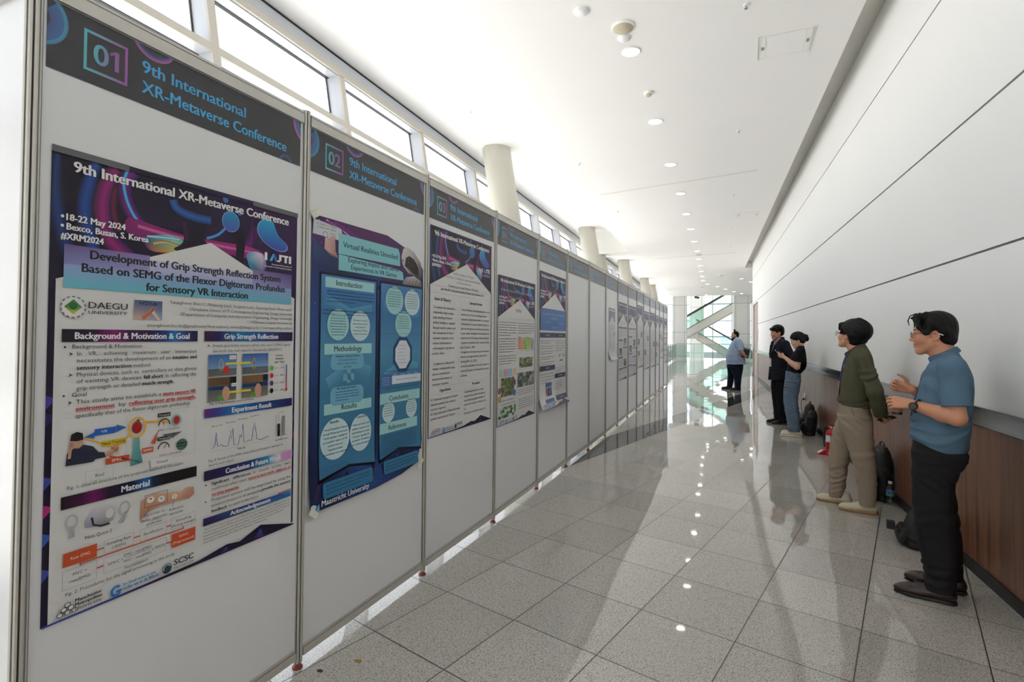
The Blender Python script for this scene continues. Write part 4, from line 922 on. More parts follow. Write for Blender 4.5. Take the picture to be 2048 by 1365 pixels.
    st3 = [(0, (100, 40, 120)), (.12, (60, 60, 140)), (.3, BL), (.5, (30, 90, 160)), (.7, (26, 60, 120)), (1, (40, 34, 90))]
    heading_bar(p, .521, 1.179, .929, 1.2125, 'Experiment Result', st3, .635, .185, .0195)
    g = [(.555, 1.062), (.562, 1.067), (.567, 1.085), (.57, 1.12), (.573, 1.09), (.578, 1.064), (.59, 1.072), (.6, 1.063), (.62, 1.06), (.626, 1.09), (.63, 1.118), (.634, 1.085), (.64, 1.125), (.645, 1.06), (.665, 1.058), (.672, 1.095), (.678, 1.082), (.684, 1.135), (.69, 1.06), (.715, 1.066), (.725, 1.06), (.732, 1.11), (.738, 1.132), (.743, 1.11), (.75, 1.064), (.77, 1.058), (.79, 1.062), (.81, 1.066)]
    p.ribbon(g, .0022, (52, 70, 160), (52, 70, 160)); p.rect(.553, 1.05, .812, 1.0508, (170, 172, 174)); p.rect(.548, 1.052, .549, 1.14, (190, 190, 190))
    p.rect(.845, 1.057, .846, 1.15, BK); p.rect(.845, 1.057, .905, 1.058, BK); p.rect(.853, 1.058, .866, 1.11, (24, 24, 26)); p.rect(.877, 1.058, .892, 1.14, (130, 132, 138)); p.ribbon([(.859, 1.12), (.859, 1.158), (.884, 1.158), (.884, 1.146)], .0012, BK, BK)
    p.layer(); p.text('Time (s)', .66, 1.038, .0075, BK, bold=.02); 
    for x, k in ((.57, 0), (.628, 1), (.68, 2), (.737, 3)): p.greek(x-.02, x+.025, 1.142+.005*k, .005, (120, 122, 126), 0, k)
    p.greek(.843, .91, 1.038, .006, DG, 0, 8)
    p.text("Fig. 4. Result of the EMG value from participants' attempt to", .541, 1.0145, .0088, DG, width=.341); p.text('destroy each object.', .541, .998, .0088, DG, width=.105)
    st4 = [(0, NV), (.25, (44, 34, 90)), (.5, (34, 60, 120)), (.7, (60, 140, 190)), (.82, (206, 212, 218)), (.88, (200, 150, 200)), (1, (196, 140, 190))]
    heading_bar(p, .524, .948, .93, .9845, 'Conclusion & Future Work', st4, .612, .26, .0195)
    for x, tx, z, xe, k in ((.555, 'Significant   differences', .927, .722, 1), (.735, 'in   muscle   activity   were', .927, .927, 0), (.555, 'confirmed when users', .907, .706, 0), (.714, 'interacted with objects of', .907, .927, 2), (.555, 'varying intensity.', .8865, .672, 2), (.555, 'Proposed system will be improved by using the', .866, .927, 0), (.555, 'actuators (motors or air pumps) to', .846, .772, 0), (.777, 'provide the sensory', .846, .927, 1), (.555, 'feedback', .8255, .62, 1), (.627, 'to users in the future.', .8255, .763, 0)):
        p.text(tx, x, z, .0112, (DG, BK, (184, 48, 44))[k], width=xe-x, bold=.028 if k else 0)
        if k == 2: p.rect(x, z-.0035, xe, z-.002, (184, 48, 44))
    for z in (.932, .871): p.disc(.532, z, .003, .003, BK, n=8)
    p.poly([(.524, .784), (.93, .784), (.93, .809), (.85, .809), (.76, .81), (.524, .812)], [NV, (28, 110, 176), (60, 130, 190), (40, 70, 140), (50, 40, 110), (60, 40, 100)]); p.ribbon([(.86, .812), (.93, .814)], .004, (170, 40, 90), (190, 60, 110)); p.layer(); p.text('Acknowledgements', .635, .7905, .0165, (226, 226, 230), width=.187, bold=.03)
    for k in range(5): p.text(('This work was supported in part by the National Research Foundation of Korea (NRF) grant funded by', 'the Korea government (MSIT), and in part by the Innovative Human Resource Development for Local', 'Intellectualization program through the Institute of Information and Communications Technology', 'Planning and Evaluation grant funded by the Korea government, and by the Regional', 'Innovation Strategy through the Ministry of Education.')[k], .527, .768-k*.0118, .0066, DG, width=(.397, .397, .397, .36, .28)[k], res=1)
    p.layer(); ridge(p, X0, X1, ZB); sponsor(p, X0, X1, ZB, 1.0, 2)
    p.build('sheet', M_print, t)
    for x0, x1 in ((.046, .25), (.715, .948)): tape(t, [(x0, 2.019, x1, 2.019, .02)], -.0105, M_gtape)
poster_one()

# --- poster on panel 02
def poster_two():
    t = poster_root(1, 'blue poster with two tall banner columns and pale circles, hanging wavy on the second panel', 'research_poster')
    base = curl_fn(.66, .02, .35)
    p = Print(base)
    X0, X1 = .038, .958
    out_ = [(X0, .672), (.5, .684), (.86, .70), (.93, .745), (.945, .95), (.957, 1.3), (.962, 1.786), (.957, 1.98), (.9, 2.02), (.5, 2.035), (.12, 2.06), (X0, 2.05)]
    # backing in bands so the sheet can bend
    def edge(z): return np.interp(z, [.672, .70, .745, .95, 1.3, 1.786, 1.96, 2.05], [.5, .86, .93, .943, .957, .962, .957, .60])
    zz = [.672, .69, .72, .8, .9, 1.0, 1.1, 1.2, 1.3, 1.4, 1.5, 1.6, 1.7, 1.8, 1.9, 1.98, 2.05]
    def bc(x, z): 
        k = .5+.5*math.sin(x*9+z*5); return (20+22*k, 30+46*k, 66+74*k) if z < 1.85 else (60+30*k, 36, 92)
    for a, b in zip(zz[:-1], zz[1:]):
        for i in range(5):
            def X(u, z): return X0+(edge(z)-X0)*u/5
            P = [(X(i, a), a), (X(i+1, a), a), (X(i+1, b), b), (X(i, b), b)]; p.poly(P, [bc(*q_) for q_ in P])
    p.layer()
    r = random.Random(12)
    for k in range(70):
        z = r.choice((r.uniform(.70, .86), r.uniform(.86, 1.8), r.uniform(1.8, 1.95))); x = r.uniform(.05, .09) if .86 < z < 1.8 and k % 2 else (r.uniform(.508, .535) if .86 < z < 1.8 else r.uniform(.06, .85))
        if .86 < z < 1.8 and k % 5 == 0: x = r.uniform(.945, .955)
        w_ = r.uniform(.006, .05) if not .86 < z < 1.8 else r.uniform(.004, .012)
        p.ribbon([(x, z), (x+w_*.5, z+r.uniform(-.02, .02))], r.uniform(.002, .007), r.choice(((70, 60, 140), (40, 96, 150), (150, 60, 130), (96, 150, 190), (20, 20, 40))), (36, 50, 96))
    for k in range(8): p.ribbon([(.06+.1*k, .72+.02*(k % 3)), (.10+.1*k, .80-.03*(k % 2))], .03, (24, 22, 46), (60, 40, 96))
    p.layer()
    p.poly([(.045, 2.02), (.2, 2.045), (.42, 1.985), (.45, 1.95), (.2, 1.96)], [(150, 40, 120), (120, 40, 130), (90, 40, 110), (60, 30, 90), (120, 40, 120)]); p.ribbon([(.13, 2.04), (.25, 2.005), (.37, 1.96)], .007, (230, 200, 230), (200, 120, 190)); p.ribbon([(.08, 2.03), (.2, 1.985)], .005, (230, 200, 230), (200, 120, 190))
    p.poly([(.045, 1.84), (.045, 1.945), (.09, 1.91), (.15, 1.89), (.21, 1.87), (.215, 1.81)], [(44, 66, 110), (50, 72, 120), (40, 60, 110), (56, 80, 130), (40, 60, 100), (30, 44, 80)]); p.poly([(.12, 1.90), (.125, 1.97), (.19, 1.965), (.195, 1.90), (.215, 1.865), (.16, 1.875)], [(196, 160, 150), (206, 176, 168), (186, 150, 142), (170, 130, 124), (160, 124, 118), (190, 156, 146)]); p.layer()
    p.poly([(.045, 1.96), (.05, 2.03), (.23, 2.015), (.245, 1.975), (.235, 1.955)], (200, 206, 210))
    p.poly([(.14, 1.74), (.2, 1.79), (.55, 1.76), (.55, 1.82), (.8, 1.8), (.8, 1.74)], [(70, 30, 90), (90, 40, 110), (50, 30, 80), (90, 40, 110), (60, 30, 80), (40, 24, 60)]); p.layer()
    p.text('T. Hasnat, C. Viduri,', .135, 2.008, .009, DG, align='c', width=.13); p.text('J. Harter & G. Bleho', .135, 1.993, .009, DG, align='c', width=.12); p.arc(.125, 1.967, .018, .015, 0, 360, .003, (96, 120, 150), (96, 120, 150), 16); p.text('EMCR', .158, 1.972, .010, (70, 130, 170), width=.036); p.text('LAB', .158, 1.957, .013, (206, 96, 80), width=.034, bold=.02); p.layer()
    TL = (132, 196, 205)
    p.poly([(.214, 1.89), (.214, 1.992), (.70, 1.99), (.715, 1.965), (.72, 1.892)], TL); p.poly([(.216, 1.81), (.216, 1.888), (.45, 1.88), (.69, 1.873), (.745, 1.86), (.757, 1.813)], TL); p.layer()
    p.text('Virtual Realities Unveiled', .246, 1.927, .028, (24, 40, 52), width=.447, bold=.012, res=3); p.text('Exploring Impact and Gamer', .284, 1.859, .024, (24, 40, 52), width=.43, bold=.012, res=3); p.text('Experiences in VR Games', .306, 1.8235, .024, (24, 40, 52), width=.382, bold=.012, res=3)
    # robot
    rb = [(.745, 1.90), (.73, 1.95), (.75, 2.0), (.79, 2.015), (.86, 1.995), (.93, 1.94), (.95, 1.87), (.93, 1.84), (.88, 1.85), (.8, 1.86)]
    p.poly(rb, [(196, 190, 186), (206, 200, 196), (210, 204, 200), (200, 196, 192), (170, 166, 166), (130, 126, 130), (90, 86, 92), (80, 76, 80), (60, 50, 50), (150, 140, 136)]); p.layer()
    p.poly([(.765, 1.90), (.775, 1.95), (.81, 1.965), (.86, 1.95), (.9, 1.91), (.91, 1.86), (.85, 1.865)], [(40, 34, 34), (54, 46, 44), (60, 50, 46), (40, 34, 34), (30, 26, 28), (24, 20, 24), (46, 38, 36)]); p.poly([(.74, 1.79), (.78, 1.835), (.86, 1.85), (.93, 1.83), (.945, 1.79)], [(120, 116, 120), (190, 186, 184), (200, 196, 194), (150, 146, 146), (90, 88, 92)]); p.layer()
    for k in range(9): p.disc(.80+.06*math.sin(k*2.1), 1.915+.03*math.cos(k*1.7), .006, .006, (96, 78, 66), n=6)
    for k in range(4): p.ribbon([(.77+.035*k, 1.80), (.80+.03*k, 1.835)], .004, (60, 58, 62), (120, 116, 120))
    p.layer()
    # banners: black outline then blue field
    for X, nx, nz in (((.092, .515), .306, .833), ((.535, .955), .722, .838)):
        a, b = X
        for z0, z1 in ((.85, 1.1), (1.1, 1.3), (1.3, 1.5), (1.5, 1.79)): p.rect(a, z0, b, z1, (12, 18, 34))
        p.poly([(a, .79), (nx-.1, .82), (a+.0, .85)], (12, 18, 34)); p.poly([(a, .79), (nx, nz-.004), (nx, .85), (a, .85)], (12, 18, 34)); p.poly([(nx, nz-.004), (b-.01, .795), (b, .85), (nx, .85)], (12, 18, 34)); p.layer()
        a, b = a+.01, b-.011
        for z0, z1, c0, c1 in ((.86, 1.0, (58, 118, 158), (60, 122, 160)), (1.0, 1.2, (60, 122, 160), (62, 124, 160)), (1.2, 1.4, (62, 124, 160), (78, 140, 176)), (1.4, 1.6, (78, 140, 176), (58, 118, 170)), (1.6, 1.778, (58, 118, 170), (74, 130, 190))): p.rect(a, z0, b, z1, c0, None, (c1, c1), nz=2)
        p.poly([(a, .808), (nx, nz+.008), (nx, .86), (a, .86)], (56, 112, 152)); p.poly([(nx, nz+.008), (b, .81), (b, .86), (nx, .86)], (60, 120, 158)); p.layer()
        p.ribbon([(a+.03, 1.66), (a+.2, 1.6), (b-.03, 1.63)], .05, (80, 150, 190), (66, 128, 176)); p.ribbon([(a+.05, 1.25), (a+.22, 1.33), (b-.04, 1.29)], .07, (92, 160, 190), (66, 130, 168)); p.layer()
    HB = (158, 208, 212)
    for x0, z0, x1, z1, tx, xt in ((.127, 1.718, .487, 1.768, 'Introduction', .2), (.127, 1.395, .471, 1.447, 'Methodology', .192), (.13, 1.106, .474, 1.158, 'Results', .247), (.546, 1.108, .93, 1.167, 'Conclusion', .63), (.548, .944, .905, 1.002, 'References', .626)):
        p.rect(x0, z0, x1, z1, HB); p.layer(); p.text(tx, xt, z0+.014, .027, (20, 40, 54), width=(.19, .2, .112, .18, .165)[('Introduction', 'Methodology', 'Results', 'Conclusion', 'References').index(tx)], bold=.012, res=3)
    INK2 = (28, 66, 96)
    p.para(.14, .49, 1.706, 4, .0165, .007, INK2, 1); p.para(.112, .495, 1.612, 2, .0165, .007, INK2, 11)
    # circles
    G1, G2 = (156, 206, 208), (190, 216, 222)
    C = [(.217, 1.54, .075, .077, G1, 0), (.378, 1.537, .076, .078, G2, 1), (.207, .985, .1, .1, G2, 2), (.392, .985, .083, .095, G2, 3), (.668, 1.69, .082, .08, G1, 4), (.842, 1.69, .078, .078, G2, 5), (.756, 1.556, .08, .076, G1, 6), (.624, 1.06, .056, .058, G2, 7), (.845, 1.06, .056, .058, G2, 8)]
    for x, z, rx, rz, c, k in C: p.disc(x, z, rx, rz, c, n=32)
    p.layer()
    CT = {0: ('Research Questions', 8), 1: ('', 0), 4: ('Safety Issues', 7), 5: ('Theories & Impact', 7), 6: ('Academic Research', 6), 7: ('Design Guide', 5), 8: ('Stakeholders', 5), 2: ('', 0), 3: ('', 0)}
    for x, z, rx, rz, c, k in C:
        tt, n = CT[k]
        if tt: p.text(tt, x, z+rz-.012, .009, (22, 44, 60), align='c', width=rx*1.2, bold=.02)
        for j in range(n): 
            zz_ = z+rz*.55-j*.0135; hw = rx*.78*math.sqrt(max(.1, 1-((zz_-z)/rz)**2)); p.greek(x-hw, x+hw, zz_, .0055, INK2, .05, k*20+j)
    p.text('Research Gaps', .376, 1.602, .009, (22, 44, 60), align='c', width=.09, bold=.02)
    for j, tx in enumerate(('VR research overlooks', 'gamer experience, lacks', 'comprehensive', 'frameworks. Further', 'research is needed.')): p.text(tx, .378, 1.562-j*.0175, .0085, INK2, align='c', width=.11 if j not in (2,) else .08, bold=.01)
    p.text('Benefits', .2, 1.062, .013, (22, 44, 60), align='c', bold=.02); p.text('Concerns', .392, 1.062, .013, (22, 44, 60), align='c', bold=.02)
    for j, tx in enumerate(('* Virtual Friendships Fostered', 'through VR gaming and social', '* Active gaming is highlighted', 'as a positive aspect of VR', 'experiences', '* Immersive education', 'opportunities are recognised')): p.text(tx, .207, 1.03-j*.0195, .0098, (24, 56, 80), align='c', width=.165 if j not in (4, 5) else .1, bold=.012)
    for j, tx in enumerate(('* Risks associated with', 'isolation exposure and', 'cyberbullying are noted.', '* Concerns regarding the', 'potential for VR addiction', 'are acknowledged.')): p.text(tx, .392, 1.025-j*.02, .0098, (24, 56, 80), align='c', width=.135, bold=.012)
    # methodology bubbles, figures
    PB = (110, 172, 200)
    for x, z, w, h in ((.288, 1.358, .12, .04), (.288, 1.19, .12, .045)):
        p.rrect(x-w, z-h, x+w, z+h, .03, PB)
    p.rect(.28, 1.25, .31, 1.32, PB); p.rect(.255, 1.262, .335, 1.296, PB); p.layer()
    p.text('Academic Literature Review', .288, 1.381, .0095, (22, 44, 60), align='c', width=.175, bold=.02); p.text('Pilot Study with Gamers', .284, 1.222, .0095, (22, 44, 60), align='c', width=.14, bold=.02)
    for j, tx in enumerate(('We researched VR games', 'impact on society, education,', 'and health.')): p.text(tx, .288, 1.362-j*.017, .009, INK2, align='c', width=(.13, .15, .06)[j])
    p.para(.205, .375, 1.212, 4, .0135, .006, INK2, 60)
    for rx, rz, c in ((.1, .11, (32, 76, 120)), (.078, .088, (214, 218, 226))):
        p.poly([(.751+rx*math.cos(PI/8+PI/4*k), 1.38+rz*math.sin(PI/8+PI/4*k)) for k in range(8)], c); p.layer()
    for k in range(6): p.greek(.70, .80, 1.33+k*.02, .004, (120, 130, 150), .4, k)
    p.rect(.556, 1.205, .65, 1.272, (70, 110, 170)); p.rect(.65, 1.26, .938, 1.272, (80, 120, 180)); p.rect(.65, 1.213, .938, 1.26, (206, 216, 226)); p.layer(); p.greek(.69, .9, 1.234, .005, (60, 80, 110), 0, 5)
    for k in range(4): p.greek(.56, .63, 1.212+k*.013, .004, (200, 215, 230), .2, k)
    for k in range(4): p.greek(.66+.07*k, .70+.07*k, 1.263, .005, (200, 215, 230), .2, k)
    p.rect(.56, 1.5, .94, 1.501, INK2); p.greek(.6, .93, 1.285, .005, INK2, .05, 71); p.greek(.6, .91, 1.19, .005, INK2, .05, 72)
    p.para(.575, .895, .93, 8, .0135, .0055, INK2, 80)
    # quotes and university name
    for a, b, c, d in ((.118, .715, .478, .79), (.572, .722, .905, .795)): p.rrect(a, b, c, d, .014, (52, 118, 158))
    p.layer(); p.para(.14, .46, .775, 3, .017, .007, (26, 60, 90), 91); p.para(.59, .89, .78, 3, .017, .007, (26, 60, 90), 95)
    p.poly([(.038, .672), (.06, .675), (.075, .70), (.055, .71), (.038, .705)], (190, 210, 224)); p.poly([(.066, .672), (.09, .676), (.09, .706), (.075, .69)], (120, 170, 205)); p.layer()
    p.text('Maastricht University', .104, .6885, .026, (222, 228, 234), width=.337, bold=.02, res=3, slope=.14)
    p.build('sheet', M_print, t)
    tape(t, [(.03, 2.035, .085, 2.07, .03)], -.018); tape(t, [(.03, .69, .075, .655, .03)], -.032); tape(t, [(.9, .69, .945, .735, .03)], -.03)
poster_two()

# --- conference-template posters
def template_poster(i, label, X0, X1, ZB, ZT, body, curl=0.0, art_h=.365, seed=0, res=2, title=True, tops=None, fade=1.0, apexz=None):
    t = poster_root(i, label)
    p = Print(curl_fn(ZB, curl) if curl else flat_fn(-.0062))
    k = (ZT-ZB)/1.37
    p.rect(X0, ZB, X1, ZT, (214, 214, 215), nx=3, nz=16 if curl else 6); p.layer()
    z0 = ZT-.384*k
    neon(p, X0+.004, X1-.004, z0, ZT-.012*k, res > 1); p.rect(X0+.004, ZT-.014*k, X1-.004, ZT-.002, (44, 40, 52), (70, 60, 84), nx=3)
    for a, b in ((X0, X0+.008), (X1-.008, X1)): p.rect(a, ZB, b, z0+.01, (62, 50, 96), None, ((30, 20, 54), (30, 20, 54)), nz=10 if curl else 3)
    p.layer()
    if title: conf_title(p, X0+.004, X1-.004, z0, ZT-.012*k, res)
    body(p, X0+.03, X1-.03, ZB, z0, k)
    p.layer(); ridge(p, X0, X1, ZB, 1, k); sponsor(p, X0, X1, ZB, k, 1)
    p.build('sheet', M_print, t)
    return t
def body_three(p, x0, x1, zb, z0, k):
    S = (86, 98, 132)
    m = (x0+x1)/2
    for tx, z, w in (('Artificial Intelligence (AI) Agent', .092, .30), ('on Advisors\' Credibility in Communication Strategies', .062, .5), ('in Financial Services', .034, .2)): p.text(tx, m, z0+z*k, .0165*k, S, align='c', width=w)
    p.text('Christina Jung, Associate Professor of Marketing', m, z0+.002, .0165*k, (60, 62, 74), align='c', width=.44, bold=.015); p.text('Jane Merrill, Undergraduate Student, Montana State University, USA', m, z0-.028, .0165*k, (60, 62, 74), align='c', width=.62, bold=.015)
    p.rect(x0, z0-.052, x1, z0-.051, (150, 150, 150)); p.rect(.42, zb+.06, .4212, z0-.052, (176, 176, 176))
    p.text('Intro & Theory', .2, z0-.1, .021, (48, 48, 54), align='c', width=.2, bold=.02); p.text('Literature Review', .67, z0-.1, .021, (48, 48, 54), align='c', width=.2, bold=.02)
    Lf = ['-To examine the interactions', 'testimonials, visual context,', 'code switching of trust in', 'artificial intelligence equipped', 'financial machine advisors and', 'the consequence of trust in', 'consumer responses across', 'cultures (individualism vs', 'collectivism) for the financial', 'product advice.', '', '-To explore the effects of AI', 'chatbot communication styles,', 'such as communication', 'structure and context, on', 'consumer responses.']
    for j, tx in enumerate(Lf): p.text(tx, .08, z0-.152-j*.0335, .0165, (100, 100, 106), maxw=.325, bold=.012 if j > 2 else .02)
    Rt = ['-Trust in AI adviser interactions becomes a crucial', 'element in the decision-making process of', 'consumers seeking financial advice or information.', 'Understanding the dynamics of how AI agents can', 'gain trust through interaction becomes paramount.', 'In prior studies, AI-enhanced non-co-spatial voice', 'represented by 3D avatars positively influences', 'cognitive and emotional trust in customer service', '(Jiu & Steinhaur, 2007).', '-AI agents can develop bearing and cooperative', 'behaviors through interactive transactional', 'learning (Wu et al., 2021).', 'we test the antecedents of trust and consequences', 'of trust of AI agents in the financial service sector', 'as follows.']
    for j, tx in enumerate(Rt): p.text(tx, .445, z0-.152-j*.0335, .0165, (100, 100, 106), maxw=.45, bold=.012)
    p.rect(x0, z0-.665, x1, z0-.664, (170, 170, 170)); p.text('Hypothesis', .24, z0-.7, .02, (48, 48, 54), align='c', width=.14, bold=.02); p.text('Procedure', .68, z0-.69, .02, (48, 48, 54), align='c', width=.12, bold=.02); p.rect(x0, z0-.715, x1, z0-.714, (170, 170, 170))
    Hy = ['H1: Testimonial messages by AI agents', 'influence consumer trust, leading to', 'consumer responses.', 'H2: Visual information of financial services', 'products represented by AI agents', 'influence consumer trust, leading to', 'consumer responses.', 'H3: The code-switching messages', 'represented by AI agents influence', 'consumer trust, leading consumer', 'responses.']
    Pr = ['A marketing research firm, online', 'crowdworking, collects experimental', 'survey data from adult consumers of', 'studies with multiple conditions in the', 'U.S.', 'Participants are randomly assigned to', 'different conditions where they view AI', 'agents messages (testimonial, visual,', 'code-switching related messages) and', 'answer attention consumption after', 'completing the survey.']
    for j, tx in enumerate(Hy):
        if z0-.752-j*.0315 > zb+.075: p.text(tx, .06, z0-.752-j*.0305, .0155, (98, 98, 104), maxw=.40, bold=.012)
    for j, tx in enumerate(Pr): 
        if z0-.74-j*.0315 > zb+.075: p.text(tx, .5, z0-.74-j*.0305, .0155, (98, 98, 104), maxw=.39, bold=.012)
t3 = template_poster(2, 'white text poster pinned high on the third panel, directly below its header', .034, .932, .838, 2.205, body_three, 0.0, seed=3, res=3)
def photo(p, x0, z0, x1, z1, cs, seed=0, nx=4, nz=3):
    r = random.Random(seed)
    for i in range(nx):
        for j in range(nz):
            c = r.choice(cs); d = r.choice(cs); a0, a1 = x0+(x1-x0)*i/nx, x0+(x1-x0)*(i+1)/nx; b0, b1 = z0+(z1-z0)*j/nz, z0+(z1-z0)*(j+1)/nz
            p.rect(a0, b0, a1, b1, c, d, (d, c))
    p.layer()
def body_four(p, x0, x1, zb, z0, k):
    c = (92, 92, 96); m = .46
    p.text('ETRI', m+.03, z0+.055, .026, (120, 70, 110), align='c', width=.11, bold=.03); p.rect(x0, z0-.012, x1, z0-.011, (150, 150, 150)); p.rect(m, zb+.06, m+.0015, z0-.012, (176, 176, 176))
    p.para(x0, m-.02, 1.615, 6, .022, .009, c, 1); p.para(x0, m-.02, 1.475, 6, .022, .009, c, 9); p.para(x0, m-.02, 1.33, 4, .022, .009, c, 19)
    p.para(m+.02, x1, 1.615, 5, .022, .009, c, 31)
    for i, cc in enumerate(((214, 150, 130), (226, 170, 140), (150, 196, 110), (170, 206, 120), (190, 190, 110), (150, 170, 200))):
        p.rrect(m+.03+i*.065, 1.375-.012*(i % 2), m+.09+i*.065, 1.49-.01*(i % 3), .008, cc)
    p.layer(); p.para(m+.04, x1-.02, 1.48, 5, .022, .006, (120, 110, 80), 40); p.rect(m+.01, 1.352, x1, 1.353, (150, 150, 150))
    photo(p, m+.06, 1.21, x1-.04, 1.30, [(70, 96, 50), (110, 130, 70), (60, 50, 40), (150, 150, 120), (190, 186, 170), (40, 60, 30)], 5, 9, 6)
    photo(p, m+.02, 1.035, x1, 1.165, [(150, 152, 150), (40, 40, 44), (180, 180, 176), (70, 90, 70), (110, 120, 120)], 8, 10, 4)
    photo(p, x0+.05, .985, m-.06, 1.14, [(80, 120, 60), (60, 130, 40), (120, 90, 60), (50, 50, 50), (150, 160, 120), (96, 120, 60), (150, 110, 130)], 11, 10, 8)
    for i, cc in enumerate(((176, 206, 166), (196, 150, 200), (150, 196, 210), (226, 190, 150))): p.rrect(x0+.02+i*.095, 1.15, x0+.09+i*.095, 1.215, .01, cc)
    for x, z, cc in ((x0+.02, 1.04, (150, 96, 70)), (x0+.02, .97, (206, 150, 50)), (m-.05, 1.09, (120, 70, 120)), (m-.05, 1.0, (70, 110, 180))): p.disc(x, z, .03, .028, cc)
    p.layer(); photo(p, x0, .808, m-.02, .90, [(60, 150, 70), (200, 204, 200), (40, 44, 44), (70, 140, 70), (210, 210, 206)], 13, 9, 4)
    p.greek(x0+.03, m-.05, .945, .012, (90, 130, 160), 0, 2); p.greek(x0+.05, m-.03, .915, .01, c, 0, 3)
    p.para(m+.02, x1, 1.015, 3, .02, .008, c, 51); p.para(m+.04, x1-.02, .93, 5, .02, .008, c, 56)
    p.text('A New Universal Metaverse Platform', x0+.03, z0+.245*k, .021, (196, 190, 206), width=.72, res=1)
    p.text('Jaeyoung Yang', m+.06, z0+.19*k, .016, (190, 184, 200), width=.2, align='c', res=1)
template_poster(3, 'poster with colourful charts and green photos, on the fourth panel', .042, .92, .751, 2.0, body_four, 0.0, seed=4)
def body_five(p, x0, x1, zb, z0, k):
    c = (80, 80, 84); N5 = (30, 40, 74); B5 = (54, 104, 172); m = .54
    p.rect(x0-.015, z0-.205, x1+.015, z0+.02, (36, 48, 92)); p.layer(); p.rect(x0+.015, z0-.205, x1-.01, z0+.02, B5, (62, 114, 182)); p.layer()
    p.text('Impact of 3D Metaverse Environments on Player Behavior', .5, z0-.045, .017, (180, 200, 226), align='c', width=.74, res=1); p.text('Spring 2024', .5, z0-.085, .017, (180, 200, 226), align='c', width=.22, res=1); p.greek(.2, .36, z0-.13, .012, (150, 180, 214), 0, 3); p.greek(.68, .84, z0-.13, .012, (150, 180, 214), 0, 4); p.greek(.44, .58, z0-.18, .012, (150, 180, 214), 0, 5)
    def bar(a, b, z): p.rect(a, z, b, z+.05, N5); p.layer(); p.greek((a+b)/2-.07, (a+b)/2+.07, z+.018, .014, (170, 180, 200), 0, int(z*100)); p.layer()
    bar(x0-.01, m-.01, z0-.28); bar(m+.005, x1+.01, z0-.28); bar(x0-.01, m-.01, z0-.62); bar(m+.005, x1+.01, z0-.72); bar(m+.005, x1+.01, z0-.955)
    for j in range(5): p.para(x0, m-.03, z0-.31-j*.055, 2, .022, .009, c, j*3)
    p.para(m+.02, x1, z0-.31, 5, .026, .009, c, 21); p.para(m+.02, x1, z0-.6, 3, .022, .008, c, 24); p.para(m+.02, x1, z0-.75, 8, .024, .009, c, 31); p.para(m+.02, x1, z0-.97, 4, .022, .008, c, 44)
    for a, b in (((.66, z0-.49), (.72, z0-.46)), ((.8, z0-.46), (.87, z0-.49)), ((.7, z0-.53), (.8, z0-.53))): p.ribbon([a, b], .012, (60, 60, 64), (60, 60, 64))
    p.para(x0, m-.03, z0-.65, 4, .03, .009, c, 51)
    p.rect(.24, z0-.79, .42, z0-.75, B5); p.rect(.2, z0-.95, .46, z0-.915, B5); 
    for i, cc in enumerate(((170, 120, 130), (40, 44, 60), (90, 110, 150), (60, 60, 70))): p.rect(.25+i*.045, z0-.885, .285+i*.045, z0-.80, cc)
    p.rect(x0, z0-.96, x0+.001, z0-.7, c); p.para(x0, m-.02, z0-.96, 2, .024, .008, c, 61)
t5 = template_poster(4, 'poster with a large blue title box and curling bottom corners, on the fifth panel', .03, .935, .758, 2.155, body_five, .05, seed=5)
def generic_body(accent, seed, photos):
    def body(p, x0, x1, zb, z0, k):
        r = random.Random(seed); c = (96, 96, 102); m = (x0+x1)/2
        p.text('Extended Reality Research', m, z0+.03, .016, c, align='c', width=.3, res=1) if False else None
        p.greek(m-.2, m+.2, z0+.03, .013, c, 0, seed); p.greek(m-.28, m+.28, z0-.0, .01, c, 0, seed+1)
        z = z0-.04
        for side in (0, 1):
            a, b = (x0, m-.015) if side == 0 else (m+.015, x1); z = z0-.05
            while z > zb+.16:
                if accent: p.rect(a, z-.03, b, z, accent); p.layer(); p.greek(a+.05, b-.1, z-.021, .011, (220, 215, 225), .3, int(z*1000)); z -= .045
                n = r.randint(4, 7); p.para(a, b, z, n, .022, .009, c, seed*50+int(z*100)); z -= n*.022+.02
                if r.random() < photos and z > zb+.28: photo(p, a+.06, z-.13, b-.06, z, [(50, 52, 56), (120, 116, 110), (170, 166, 160), (80, 96, 80), (30, 30, 34)], seed+int(z*77), 3, 3); z -= .15
            
    return body
FAR = [(8, 'ninth', .06, .89, .745, 2.11, (70, 44, 84), .6, 'purple-barred poster with grey photos'), (9, 'tenth', .05, .93, .748, 2.105, (110, 60, 140), .35, 'poster with several violet heading bars'),
       (10, 'eleventh', .07, .9, .855, 2.175, None, .2, 'pale grey text poster hung a little high'), (11, 'twelfth', .07, .9, .768, 2.1, None, .5, 'poster with a column of small dark pictures'),
       (12, 'thirteenth', .08, .97, .76, 2.115, None, .25, 'mostly text poster with dark artwork on top'), (13, 'fourteenth', .15, .88, .757, 2.095, None, .3, 'narrow looking white poster with dark artwork'),
       (14, 'fifteenth', .1, .9, .91, 2.08, None, .9, 'short poster with photos ending high'), (15, 'sixteenth', .12, .96, .735, 2.08, (90, 96, 160), .2, 'bluish poster, farthest of the row')]
for (i, w_, a, b, zb, zt, ac, ph, lb) in FAR:
    template_poster(i, '%s on the %s panel' % (lb, w_), a, b, zb, zt, generic_body(ac, i*3+1, ph), 0.0, seed=i, res=1)
